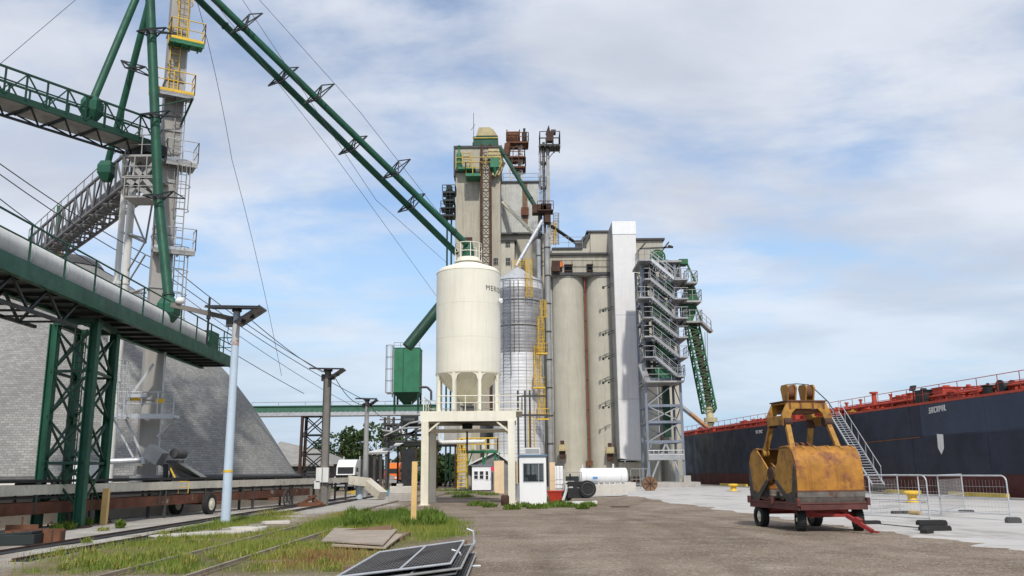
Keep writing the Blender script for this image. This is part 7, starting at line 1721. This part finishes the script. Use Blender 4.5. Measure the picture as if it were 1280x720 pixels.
# concrete slabs and stones lying in the grass
def slab(px_, py, l, w, h_, ang, label, mm=M['concrete_pale'], z=0):
    b = G(px_, py); m = MB(); r_ = random.Random(int(px_ * 7 + py)); ca, sa = math.cos(ang), math.sin(ang); pts = []
    for k in range(10): a = 2 * PI * k / 10; rx, ry = l / 2 * (abs(math.cos(a)) ** .5) * math.copysign(1, math.cos(a)), w / 2 * (abs(math.sin(a)) ** .5) * math.copysign(1, math.sin(a)); f = r_.uniform(.85, 1.08); pts.append(b + V(((rx * ca - ry * sa) * f, (rx * sa + ry * ca) * f, z)))
    m.prism(pts, (0, 0, h_)); return tag(m.build('concrete_slab', mm, origin=b, bev=.012), label, 'slab')
slab(310, 664, 1.1, .8, .12, .1, 'small thick concrete slab at the foot of the pale blue pole')
slab(250, 668.5, 3.0, 1.1, .05, .75, 'long pale broken concrete slab lying in the grass left of the pale blue pole')
slab(345, 655, .9, .5, .10, .3, 'small broken concrete slab in the grass right of the pale blue pole')
# ================================================================ solar light poles
def solar_pole(b, ytop, w, polem, label, arm=False, boxes=False, pw=1.3, ring=False, group='solar light poles'):
    h_ = Zat(b.x, b.y, ytop); t = thing('solar_light_pole', label, 'light pole', b, 0, group)
    m = MB(); m.tube(b, b + V((0, 0, h_)), w * 1.15, w * .85, n=16); m.build('pole', polem, t)
    q = b + V((0, 0, h_))
    m = MB(); m.obox(q + V((-.05, -.1, .10)), V((pw * .62, .0, -.02)), V((0, .45, .05)), V((0, 0, .03))); f = m.build('solar_panel', M['panel'], t)
    m = MB(); m.obox(q + V((-.05, -.1, .058)), V((pw * .64, .0, -.02)), V((0, .47, .05)), V((0, 0, .012))); m.build('panel_frame', M['dark_steel'], f)
    m = MB(); m.obox(q + V((pw * .36, -.1, -.22)), V((pw * .30, 0, pw * .20)), V((0, .44, 0)), V((-.02, 0, .03))); m.build('solar_panel', M['panel'], t)
    m = MB(); m.bar(q + V((-pw * .25, 0, -.25)), q + V((pw * .45, 0, -.25)), .10, .09); m.tube(q + V((0, 0, -.05)), q + V((0, 0, .1)), w * 1.2, n=14); m.box(q + V((-.22, 0, -.42)), (.22, .2, .3)); m.box(q + V((.3, -.05, -.4)), (.14, .2, .2)); m.build('bracket', M['dark_steel'], t)
    if arm:
        e_ = P(214, 381, b.y - .1); m = MB(); s0 = q + V((-.15, 0, -.30)); m.bar(s0, e_, .12, .16); m.build('arm', M['pole_grey'], t); m = MB(); l = e_.lerp(s0, .14) + V((0, -.02, .18)); m.lathe([(.02, -.1), (.14, -.06), (.16, .06), (.08, .14), (.01, .15)], l, 16, cap=False); m.build('lamp_head', M['white'], t)
        m = MB(); k = [q + V((-.25, 0, -.5)), q + V((-.3, 0, -.9)), q + V((-.22, 0, -1.2)), q + V((-.1, 0, -1.0))]; m.path(k, .012); m.build('loose_wire', M['black'], t)
    if boxes:
        for z_, dx in ((1.55, -.22), (1.55, .12), (1.05, -.3)):
            m = MB(); m.box(b + V((dx, -.28, z_)), (.30, .22, .75 if z_ > 1.2 else .4)); m.build('meter_box', M['white_dirty'], t, bev=.01)
        m = MB(); 
        for dx in (-.16, .16): m.tube(b + V((dx, -.05, 0)), b + V((dx, -.05, h_ * .96)), .06, n=8)
        m.build('conduit', M['dark_steel'], t)
    if ring:
        m = MB(); z_ = Zat(b.x, b.y, 589); m.tube(b + V((0, 0, z_ - .04)), b + V((0, 0, z_ + .04)), w * 1.13, n=16); m.build('yellow_band', M['yellow'], t)
        m = MB(); z_ = Zat(b.x, b.y, 432); m.tube(b + V((0, 0, z_)), b + V((0, 0, z_ + .75)), w * .93, w * .91, n=16); m.build('rust_stain', mat('rusty_pale_paint', (.50, .50, .50), .7, var=.1, rust=.4, rcol=(.32, .13, .05)), t)
    return t, q
pb1, q1 = solar_pole(G(281.5, 656), 388, .138, M['pole_blue'], 'nearest light pole, pale blue with yellow band, arm and solar panels', arm=True, ring=True, pw=1.42)
pb2, q2 = solar_pole(G(404.5, 632), 463, .20, M['pole_grey'], 'grey brown light pole with white meter boxes and solar panels', boxes=True, pw=1.35)
pb3, q3 = solar_pole(G(456, 622), 500, .17, M['galv_dull'], 'plain grey light pole with flat panel, third from the left', pw=1.1)
b = G(484, 612); h_ = Zat(b.x, b.y, 518); up4 = thing('utility_pole', 'plain grey pole beside the orange truck under the gallery', 'pole', b); m = MB(); m.tube(b, b + V((0, 0, h_)), .2, .16, n=14); m.build('shaft', M['pole_grey'], up4)
m = MB(); m.bar(b + V((-.9, 0, h_ * .93)), b + V((1.5, 0, h_ * .93)), .12); m.bar(b + V((-.3, 0, h_ * .86)), b + V((.6, 0, h_ * .93)), .08); m.build('crossarm', M['wood_brown'], up4)
b = G(500, 606); h_ = Zat(b.x, b.y, 535); m = MB(); m.tube(b, b + V((0, 0, h_)), .17, .13, n=12); tag(m.build('wooden_pole', M['wood_brown'], origin=b), 'brown wooden pole standing right beside the orange truck', 'pole')
for px_, py, yt, lab in ((434, 604, 544, 'thin dark pole rising behind the white truck'), (424, 602, 556, 'shorter thin pole left of the white truck'), (416, 603, 560, 'wood pole at the end of the long grey shed')):
    b = G(px_, py); h_ = Zat(b.x, b.y, yt); m = MB(); m.tube(b, b + V((0, 0, h_)), .16, .12, n=8); m.bar(b + V((-.5, 0, h_ * .93)), b + V((.5, 0, h_ * .93)), .1); tag(m.build('utility_pole', M['wood_brown'], origin=b), lab, 'pole')
# debris at the foot of the second pole
b = G(385, 633); m = MB(); m.bar(b + V((-.5, .1, .05)), b + V((.4, -.1, .55)), .18, .12); m.bar(b + V((.0, .1, .5)), b + V((.9, -.2, .05)), .14, .1); m.box(b + V((.1, 0, .1)), (1.2, .5, .2)); tag(m.build('broken_bracket', M['rust'], origin=b), 'broken rusty frame lying at the foot of the pole with meter boxes', 'scrap')

# ================================================================ cables
def cable(pts, label, r=.012, sag=0.0, group='overhead cables', mm=M['cable']):
    m = MB(); out = []
    for a, b_ in zip(pts[:-1], pts[1:]):
        for k in range(10): t = k / 10; out.append(a.lerp(b_, t) - V((0, 0, sag * 4 * t * (1 - t))))
    out.append(V(pts[-1])); m.path(out, r, 5); tag(m.build('overhead_cable', mm, origin=pts[0]), label, 'cable', group)
cable([P(-30, 183, 30), P(217, 335, 44), q2 + V((0, 0, -.2))], 'upper long cable from the upper left edge behind the elevator to the second pole', .022, .3)
cable([P(-30, 196, 31), P(217, 350, 45), q3 + V((0, 0, -.1))], 'second long cable from the upper left edge behind the elevator', .022, .3)
cable([P(-30, 225, 32), P(150, 350, 44), P(380, 492, 60)], 'lowest long cable crossing the sky left of the elevator', .022, .2)
cable([q1 + V((.4, 0, -.25)), q2 + V((-.3, 0, -.1))], 'short sagging cable between the pale blue pole and the meter box pole', .016, .12)
cable([q2 + V((.3, 0, -.25)), q3 + V((-.2, 0, -.3))], 'sagging cable between the meter box pole and the plain grey pole', .022, .45)
cable([q3 + V((.2, 0, -.3)), P(486, 523, 66)], 'sagging cable from plain grey pole to the pole by the orange truck', .022, .3)
cable([P(243, -10, EY), P(290, 200, 48), P(352, 470, 62)], 'thin guy wire dropping from top centre left to the lower sky', .014, -.5)
cable([P(300, -5, EY), P(470, 250, 42), P(560, 330, 60)], 'thin stay wire just above the two long green pipes', .012, 0)
cable([P(320, -5, EY), P(450, 140, 41), P(575, 300, F0 + 1)], 'thin stay wire arching over the upper long green pipe', .012, 0)
cable([P(262, -5, EY), P(415, 190, 41), P(560, 390, 62)], 'thin stay wire hanging below the two long green pipes', .012, 0)
cable([P(100, -5, 34), P(0, 80, 28)], 'thin wire crossing the top left corner above the truss bridge', .011, 0)
cable([P(222, 365, 40), P(450, 512, 66)], 'faint cable running from tube conveyor end to the far gallery', .015, .3)

# ================================================================ green bin on the far gallery
GBY = 75.3; gbx0, gbx1 = Xat(491.5, GBY, 8), Xat(524, GBY, 8); gt_, gm_, gb_ = Zat(0, GBY, 434), Zat(0, GBY, 489), Zat(0, GBY, 505)
gbn = thing('green_bin', 'green square grain bin with hopper bottom hanging beside the cream silo', 'bin', ((gbx0 + gbx1) / 2, GBY, 0)); w = gbx1 - gbx0
m = MB(); m.bx(gbx0, gbx1, GBY, GBY + w, gm_, gt_); m.build('body', M['green_mid'], gbn, bev=.03)
m = MB(); xm_ = (gbx0 + gbx1) / 2; vs = []
for z_, ww in ((gm_, w / 2 + .03), (gb_, .25)): vs += [(xm_ - ww, GBY + w / 2 - ww, z_), (xm_ + ww, GBY + w / 2 - ww, z_), (xm_ + ww, GBY + w / 2 + ww, z_), (xm_ - ww, GBY + w / 2 + ww, z_)]
m.add(vs, [(0, 1, 5, 4), (1, 2, 6, 5), (2, 3, 7, 6), (3, 0, 4, 7), (3, 2, 1, 0), (4, 5, 6, 7)]); m.build('hopper', M['green_dark'], gbn)
m = MB()
for x_ in (gbx0 + .1, gbx1 - .1):
    for y_ in (GBY + .1, GBY + w - .1): m.bar((x_, y_, Zat(0, 76, 507)), (x_, y_, gm_), .14)
m.build('leg', M['green_dark'], gbn)
m = MB(); m.ladder((gbx0 - .12, GBY + .3, gm_ - .4), (gbx0 - .12, GBY + .3, gt_ + .3), .4, (0, 1, 0), r=.03); m.cage((gbx0 - .1, GBY + .3, gm_), (gbx0 - .1, GBY + .3, gt_ + .3), (-1, 0, 0), (0, 1, 0), r=.02); m.bx(gbx0 - .6, gbx0 - .02, GBY, GBY + .8, gm_ - .1, gm_); m.rail([(gbx0, GBY, gt_), (gbx1, GBY, gt_)], h=.5, step=.6, r=.025); m.build('ladder', M['galv_dull'], gbn)
m = MB(); m.bx(gbx0 - .02, gbx1 + .02, GBY - .02, GBY + w + .02, gt_, gt_ + .06); m.bx(gbx0 + .78, gbx0 + .84, GBY - .03, GBY - .002, gm_, gt_); m.build('trim', M['green'], gbn)
m = MB(); m.path([P(524, 484, GBY), P(534, 484, GBY), P(539, 489, GBY), P(539, 500, GBY)], .1, 8); m.build('overflow_pipe', M['dark_steel'], gbn)

# ================================================================ far horizontal gallery with trestle
fy = 76.0; fg0, fg1 = P(315, 512, fy), P(548, 511, fy); zf0, zf1 = Zat(-12, fy, 519), Zat(-12, fy, 507)
fga = thing('conveyor_gallery', 'long level conveyor gallery with green roof crossing behind the light poles', 'gallery', (fg0.x, fy, 0))
m = MB(); m.bx(fg0.x, fg1.x, fy, fy + 1.6, zf0 + .32, zf1 - .02); m.build('side', M['gallery_green'], fga)
m = MB(); m.bx(fg0.x, fg1.x, fy - .1, fy + 1.7, zf1 - .02, zf1 + .06); m.build('roof', M['gallery_green'], fga)
m = MB(); m.bx(fg0.x, fg1.x, fy - .05, fy + 1.65, zf0, zf0 + .30)
for k in range(36): x_ = fg0.x + (fg1.x - fg0.x) * k / 36; m.bx(x_, x_ + .08, fy - .09, fy - .055, zf0, zf0 + .34)
m.build('walkway', M['galv'], fga)
m = MB(); m.rail([(fg0.x, fy - .1, zf1), (fg1.x, fy - .1, zf1)], h=.35, step=2.2, r=.025, mids=()); m.build('railing', M['galv_dull'], fga)
tr = thing('trestle_tower', 'rusty black lattice trestle tower under the level conveyor gallery', 'trestle', (Xat(388, fy, 0), fy, 0))
m = MB(); xs_ = [Xat(373, fy, 0.5), Xat(404, fy, 0.5)]; xt_ = [Xat(378, fy, zf0), Xat(404, fy, zf0)]
for y_ in (fy + .1, fy + 1.6):
    for i in (0, 1): m.bar((xs_[i], y_, 0), (xt_[i], y_, zf0), .2)
m.build('leg', M['rust_dark'], tr)
n_ = 4
for y_ in (fy + .1, fy + 1.6):
  m = MB()
  for i in range(n_):
    z0, z1 = zf0 * i / n_, zf0 * (i + 1) / n_; l = lambda z, s_: xs_[s_] + (xt_[s_] - xs_[s_]) * z / zf0
    m.bar((l(z0, 0), y_, z0), (l(z1, 1), y_, z1), .09); m.bar((l(z0, 1), y_, z0), (l(z1, 0), y_, z1), .09); m.bar((l(z1, 0), y_, z1), (l(z1, 1), y_, z1), .12)
  m.build('bracing', M['black_steel'], tr)

# ================================================================ far sheds, trucks, people, trees
ls = thing('long_shed', 'long grey-roofed warehouse with dark wall beyond the dome edge', 'warehouse', (Xat(390, 100, 0), 100, 0))
wy = 96.0; x0_, x1_ = Xat(330, wy, 2), Xat(411, wy, 2); ze, zr = Zat(0, wy, 578), Zat(0, wy + 8, 549)
m = MB(); m.bx(x0_, x1_, wy, wy + 16, 0, ze); m.build('wall', M['dark_steel'], ls)
m = MB(); rx0, rx1 = x0_ - .5, x1_ + .6
m.add([(rx0, wy - .5, ze), (rx1, wy - .5, ze), (rx1 - 3.0, wy + 8, zr - 1.1), (rx0, wy + 8, zr), (rx0, wy + 16.5, ze), (rx1, wy + 16.5, ze), (rx0, wy - .5, ze - .2), (rx1, wy - .5, ze - .2)], [(0, 1, 2, 3), (3, 2, 5, 4), (1, 5, 2), (0, 6, 7, 1)]); m.build('roof', M['tile_roof'], ls)
sh = thing('open_shed', 'pale-roofed open shed with dark posts behind the orange truck', 'shed', (Xat(500, 88, 0), 88, 0))
wy = 86.0; ze, zr = Zat(0, wy, 566), Zat(0, wy + 5, 552); xa_, xb_ = Xat(456, wy, 3), Xat(484, wy, 3)
m = MB(); m.prism([(xa_, wy, ze), (xb_, wy, ze), (xb_, wy, ze + .15), (xa_, wy, ze + .15)], (0, .1, 0)); m.add([(xa_, wy - .1, ze + .15), (xb_, wy - .1, ze + .15), (xb_, wy + 6, zr), (xa_ + 3, wy + 6, zr)], [(0, 1, 2, 3)]); m.build('roof', M['white_dirty'], sh)
for px_ in (459, 467, 475, 482):
    x_ = Xat(px_, wy, 1); m = MB(); m.bx(x_ - .12, x_ + .12, wy + .2, wy + .45, 0, ze); m.build('post', M['dark_steel'], sh)
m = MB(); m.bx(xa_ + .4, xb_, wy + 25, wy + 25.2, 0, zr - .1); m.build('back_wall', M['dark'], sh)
m = MB(); xc_, xd_ = Xat(478, wy, 6), Xat(548, wy, 6); 
for py in (528, 541, 549): z_ = Zat(0, wy, py); m.bx(xc_, xd_, wy, wy + 2.5, z_ - .15, z_)
for px_ in (481, 492, 508, 520, 536): x_ = Xat(px_, wy, 6); m.bar((x_, wy, Zat(0, wy, 549)), (x_, wy, Zat(0, wy, 520)), .18)
for x0, y0, x1, y1 in ((482, 548, 508, 522), (508, 548, 536, 522), (495, 547, 535, 535)): m.bar(P(x0, y0, wy), P(x1, y1, wy), .22)
m.build('machinery_deck', M['dark_steel'], sh)
m = MB(); m.path([P(478, 538, wy - .5), P(494, 540, wy - .5), P(512, 529, wy - .5), P(540, 524, wy - .5)], .10, 8); m.path([P(480, 545, wy - .6), P(500, 536, wy - .6), P(540, 533, wy - .6)], .08, 8); m.build('pale_pipes', M['galv_dull'], sh)
m = MB(); m.box(P(512, 526, wy + .3), (1.6, 1.2, 1.1)); m.tube(P(505, 527, wy), P(519, 527, wy), .5, n=14); m.build('dark_blower', M['black_steel'], sh)

def truck(b, rz, sc, cabm, trailm, label, name, bonnet=False):
    t = thing(name, label, 'truck', b, rz); t.scale = (sc, sc, sc)
    # local: x across, -y forward, z up
    m = MB(); m.prism([(-1.15, -1.9, .95), (-1.15, .9, .95), (-1.15, .9, 3.55), (-1.15, -.5, 3.6), (-1.15, -1.25, 2.75), (-1.15, -1.35, 1.85), (-1.15, -1.9, 1.75)], (2.3, 0, 0)); m.build('cab', cabm, t, local=True, bev=.06)
    m = MB(); m.prism([(-.95, -1.34, 1.95), (-.95, -1.24, 2.72), (.95, -1.24, 2.72), (.95, -1.34, 1.95)], (0, -.03, 0)); m.build('windscreen', M['dark'], t, local=True)
    m = MB(); m.bx(-.62, .62, -1.96, -1.90, 1.0, 1.65); m.build('grille', M['galv_dull'], t, local=True)
    for k in range(2):
        s_ = -1 if k == 0 else 1; m = MB(); m.bx(s_ * .72, s_ * 1.08, -1.97, -1.90, 1.15, 1.45); m.build('headlight', M['white'], t, local=True)
        m = MB(); m.tube((s_ * 1.0, .95, .9), (s_ * 1.0, .95, 4.0), .09, n=8); m.build('exhaust_stack', M['galv'], t, local=True)
        m = MB(); m.box((s_ * 1.38, -1.1, 2.4), (.22, .1, .5)); m.build('mirror', M['dark'], t, local=True)
    m = MB(); m.bx(-1.2, 1.2, -2.12, -1.97, .5, .92); m.build('bumper', M['galv'], t, local=True, bev=.03)
    m = MB(); m.bx(-.5, .5, -1.8, 10, .6, .9); m.build('chassis', M['black_steel'], t, local=True)
    m = MB(); m.bx(-1.25, 1.25, 1.5, 10.5, 1.2, 3.7)
    for k in range(9): y_ = 1.7 + k * 1.05; m.bx(-1.29, -1.252, y_, y_ + .1, 1.2, 3.7); m.bx(1.252, 1.29, y_, y_ + .1, 1.2, 3.7)
    m.build('trailer', trailm, t, local=True)
    for s_ in (-1, 1):
        for y_ in (-1.2, 2.2, 3.3, 8.2, 9.3):
            m = MB(); m.tube((s_ * .85, y_, .5), (s_ * 1.15, y_, .5), .5, n=18); w_ = m.build('wheel', M['black'], t, local=True); m = MB(); m.tube((s_ * 1.151, y_, .5), (s_ * 1.17, y_, .5), .26, n=14); m.build('rim', M['galv'], w_, local=True)
b = P(436, 600, 86); truck(V((b.x, 86, 0)), R(-8), .80, M['white'], M['dark_steel'], 'white lorry with dark trailer parked beyond the belt conveyor', 'white_truck')
b = G(493, 607.5); truck(V((b.x, b.y, 0)), R(-12), .62 * 1.25, M['orange'], M['galv_dull'], 'orange lorry with grey grille parked under the open shed', 'orange_truck')
b = G(386, 600); tr_ = thing('red_pickup', 'small red and white vehicle half hidden behind the dome edge', 'car', V((b.x, 88, 0)), R(20))
m = MB(); m.prism([(-.9, -2.2, .5), (-.9, 2.2, .5), (-.9, 2.2, 1.1), (-.9, .8, 1.2), (-.9, .4, 1.85), (-.9, -.8, 1.85), (-.9, -1.2, 1.2), (-.9, -2.2, 1.1)], (1.8, 0, 0)); m.build('body', M['red'], tr_, local=True, bev=.05)
m = MB(); m.bx(-.8, .8, -2.25, -2.19, .7, .95); m.build('front_panel', M['white'], tr_, local=True)
for s_ in (-1, 1):
    for y_ in (-1.4, 1.4): m = MB(); m.tube((s_ * .75, y_, .38), (s_ * .95, y_, .38), .38, n=16); m.build('wheel', M['black'], tr_, local=True)

def person(b, h_, topm, legm, label, face=0.0):
    t = thing('person', label, 'person', b, face); s_ = h_ / 1.75
    J = {'pel': (0, 0, .95), 'wst': (0, 0, 1.12), 'chs': (0, 0, 1.36), 'nck': (0, 0, 1.50), 'hd': (0, -.02, 1.64), 'tp': (0, -.01, 1.74), 'sl': (-.19, 0, 1.42), 'el': (-.27, -.02, 1.14), 'hl': (-.26, -.14, .90), 'sr': (.19, 0, 1.42), 'er': (.27, .02, 1.14), 'hr': (.28, -.08, .88), 'l1': (-.10, 0, .90), 'l2': (-.13, -.03, .50), 'l3': (-.14, .02, .08), 'l4': (-.15, -.15, .04), 'r1': (.10, 0, .90), 'r2': (.12, .03, .50), 'r3': (.13, .10, .08), 'r4': (.14, -.07, .04)}
    rad = {'pel': .15, 'wst': .14, 'chs': .165, 'nck': .06, 'hd': .105, 'tp': .06, 'sl': .075, 'el': .05, 'hl': .04, 'sr': .075, 'er': .05, 'hr': .04, 'l1': .095, 'l2': .065, 'l3': .05, 'l4': .035, 'r1': .095, 'r2': .065, 'r3': .05, 'r4': .035}
    E = [('pel', 'wst'), ('wst', 'chs'), ('chs', 'nck'), ('nck', 'hd'), ('hd', 'tp'), ('chs', 'sl'), ('sl', 'el'), ('el', 'hl'), ('chs', 'sr'), ('sr', 'er'), ('er', 'hr'), ('pel', 'l1'), ('l1', 'l2'), ('l2', 'l3'), ('l3', 'l4'), ('pel', 'r1'), ('r1', 'r2'), ('r2', 'r3'), ('r3', 'r4')]
    ks_ = list(J); me = bpy.data.meshes.new('body'); me.from_pydata([tuple(c * s_ for c in J[k]) for k in ks_], [(ks_.index(a), ks_.index(b_)) for a, b_ in E], [])
    o = bpy.data.objects.new('body', me); COL.objects.link(o); sk = o.modifiers.new('skin', 'SKIN'); o.modifiers.new('sub', 'SUBSURF').render_levels = 1
    for i, k in enumerate(ks_): v = me.skin_vertices[0].data[i]; v.radius = (rad[k] * s_,) * 2; v.use_root = (k == 'pel')
    bpy.context.view_layer.update(); ev = o.evaluated_get(bpy.context.evaluated_depsgraph_get()); m2 = bpy.data.meshes.new_from_object(ev); bpy.data.objects.remove(o)
    m2.name = 'body'; m2.materials.clear(); [m2.materials.append(x) for x in (legm, topm, M['skin'])]
    for p in m2.polygons:
        c = p.center / s_; p.material_index = 2 if (c.z > 1.50 or (c.z < .97 and abs(c.x) > .22 and c.z > .7)) else (1 if c.z > .98 else 0); p.use_smooth = True
    o = bpy.data.objects.new('body', m2); COL.objects.link(o); o.parent = t
    mm = MB(); mm.lathe([(.125, 1.66), (.12, 1.72), (.08, 1.78), (.01, 1.80)], (0, -.01, 0), 16, cap=False); mm.lathe([(.15, 1.655), (.125, 1.67)], (0, -.03, 0), 16, cap=False); mm.v = [tuple(c * s_ for c in v) for v in mm.v]; mm.build('hard_hat', M['white'] if legm is M['denim'] else M['red'], t, local=True)
    return t
b = G(468.5, 609); person(V((b.x, b.y, 0)), 1.8, M['hivis'], M['denim'], 'person in an orange work top standing between the white and orange trucks')
b = G(480.5, 609); person(V((b.x, b.y, 0)), 1.8, M['red'], M['wood_brown'], 'person in a red top standing just left of the orange truck', .6)
# concrete block stack and blue barrel near the stand
b = G(503, 627); cbk = thing('block_stack', 'grey concrete blocks stacked beside the left stand column', 'concrete block', b)
m = MB(); m.box(b + V((0, .3, .22)), (1.6, .7, .44)); m.build('lower_block', M['concrete_grey'], cbk, bev=.03); m = MB(); m.box(b + V((0, .3, .65)), (1.5, .66, .42)); m.build('upper_block', M['concrete_pale'], cbk, bev=.03); m = MB(); m.box(b + V((-.2, .3, .93)), (.35, .4, .14)); m.build('loose_stone', M['concrete_pale'], cbk, bev=.03)
b = G(486, 619.5); m = MB(); m.box(b + V((0, 0, .14)), (.9, .5, .28)); m.box(b + V((.05, 0, .32)), (.7, .4, .1)); tag(m.build('tarp_heap', mat('blue_tarp', (.10, .24, .34), .6, var=.3), origin=b, bev=.05), 'small blue tarp bundle left of the stacked blocks', 'tarp')
b = G(443, 618); m = MB(); m.bar(b + V((-.6, 0, .15)), b + V((.6, .1, .35)), .12); m.box(b + V((0, .1, .1)), (.5, .3, .2)); tag(m.build('yellow_scrap', M['yellow_dull'], origin=b), 'small yellow scrap on the ground below the white truck', 'scrap')
b = G(634, 632); m = MB(); m.lathe([(.16, 0), (.2, .03), (.2, .42), (.16, .5)], b + V((-.1, .1, 0)), 14); tag(m.build('dark_drum', M['rust_dark'], origin=b), 'small dark drum at the foot of the right stand column', 'drum')
# dark track plate across the driveway
b = G(585, 623.5); m = MB(); m.box(b + V((0, 0, .012)), (3.8, .5, .02)); tag(m.build('drain_grate', M['rust_dark'], origin=b), 'dark steel drain strip across the driveway under the stand', 'drain')

# ---- trees
for i, (px_, py, hh_, w, Y, lab) in enumerate(((428, 549, 0, 9, 140, 'leafy tree behind the long warehouse, right of the meter box pole'), (405, 556, 0, 8, 145, 'leafy tree behind the warehouse roof, left of the meter box pole'), (444, 553, 0, 7, 142, 'leafy tree behind the white truck'),
        (470, 534, 0, 9, 120, 'taller tree behind the pale shed roof, left of the dark machinery'), (530, 556, 0, 8, 125, 'leafy tree glimpsed through the open shed beside the stand'), (512, 562, 0, 7, 128, 'smaller tree glimpsed behind the orange truck'),
        (562, 574, 0, 6, 105, 'low dark bush at the far end of the driveway under the stand'), (577, 577, 0, 5, 112, 'smaller bush beside the far driveway next to the concrete bin'), (550, 572, 0, 6, 108, 'low dark bush left of the driveway beyond the stand'))):
    x_ = Xat(px_, Y, 2); h_ = Zat(x_, Y, py) * 1.02; tree((x_, Y, 0), h_, w, lab, 'trees and bushes beyond the yard', 50 + i, 1500, .34, .15, cat='tree' if i < 6 else 'bush', name='leafy_tree' if i < 6 else 'leafy_bush')

# ================================================================ foreground: boards and stacked fence panels in the grass
def flat_board(pix, z, th, name, mm, label, parent=None, tilt=0.0):
    pts = [G(*p) for p in pix]; m = MB()
    for i, p in enumerate(pts): p.z = z + tilt * i
    m.prism(pts, (0, 0, th)); return m
b = G(450, 680)
m = flat_board([(402, 684.5), (479, 690), (496.5, 669), (418, 667.5)], .13, .03, '', None, ''); tag(m.build('wooden_board', M['wood'], origin=b), 'grey weathered board lying on top in the grass', 'board')
m = flat_board([(414, 687.5), (482, 690.5), (504, 673), (440, 668)], .07, .035, '', None, ''); tag(m.build('wooden_board', mat('pale_board', (.40, .33, .25), .85, var=.2, fine=.25), origin=b), 'browner board showing beneath the grey weathered board', 'board')
m = MB(); m.bx(b.x - 1.0, b.x + .9, b.y + .8, b.y + 2.6, .0, .10); m.bar(b + V((-.9, 2.7, .1)), b + V((.4, 2.6, .22)), .12); m.bar(b + V((-.5, 1.5, .12)), b + V((.2, 3.2, .14)), .06); tag(m.build('old_pallet', M['wood_brown'], origin=b), 'dark rotting pallet in the weeds behind the boards', 'pallet')
fst = [G(424, 720), G(556, 703), G(578, 675), G(470, 692)]
def lay_panel(k, z, dx, dy, label):
    c = [p + V((dx, dy, z - .27)) for p in (G(420, 722, .27), G(563, 704.5, .27), G(580, 676, .33), G(474, 690.5, .30))]
    t = thing('stacked_barrier', label, 'fence panel', c[0], 0, 'fence panels lying stacked in the grass')
    m = MB(); m.path([c[0], c[1], c[2], c[3], c[0]], .019, 8); m.tube(c[0].lerp(c[1], .52), c[3].lerp(c[2], .52), .018, n=8); m.build('tube_frame', M['galv_dull'] if k else M['galv'], t)
    m = MB()
    for j in range(1, 30): f_ = j / 30; m.tube(c[0].lerp(c[1], f_), c[3].lerp(c[2], f_), .0035, n=3, caps=False)
    for j in range(1, 16): f_ = j / 16; m.tube(c[0].lerp(c[3], f_), c[1].lerp(c[2], f_), .0035, n=3, caps=False)
    m.build('wire_mesh', M['steel_dark'], t)
    m = MB(); up_ = V((0, 0, -.012)); m.prism([c[0] + up_, c[1] + up_, c[2] + up_, c[3] + up_], (0, 0, .008)); m.build('shade_cloth', M['mesh'], t)
lay_panel(0, .27, 0, 0, 'topmost fence panel of the stack lying in the grass, black cloth showing')
lay_panel(1, .20, .16, -.02, 'second fence panel from the top of the stack lying in the grass')
lay_panel(2, .13, .08, -.05, 'third fence panel from the top of the stack lying in the grass')
lay_panel(3, .05, .24, -.02, 'lowest fence panel of the stack lying in the grass')
m = MB(); c1_, c2_ = G(568, 711), G(586, 684); b = c1_
for p, hh_ in ((c1_, .26), (c2_, .34)):
    m.path([p + V((.12, 0, .02)), p + V((.10, 0, hh_)), p + V((-.05, 0, hh_ + .06))], .022, 8)
m.tube(c1_ + V((.12, 0, .1)), c2_ + V((.14, 0, .12)), .022, n=8); m.tube(c1_ + V((-.3, -.05, .03)), c1_ + V((.45, .12, .03)), .024, n=8); 
tag(m.build('fence_end_frame', M['galv'], origin=b), 'bent galvanized end frame leaning at the right end of the panel stack', 'fence frame')
for k, (p, s_) in enumerate(((G(440, 716), .3), (G(560, 702), .25), (G(575, 682), .3))):
    m = MB(); m.box(p + V((0, .15, .05)), (.3, .3, .1)); tag(m.build('timber_block', M['wood_brown'], origin=p), ('front left timber block under the fence panel stack', 'front right timber block under the fence panel stack', 'rear right timber block under the fence panel stack')[k], 'block')
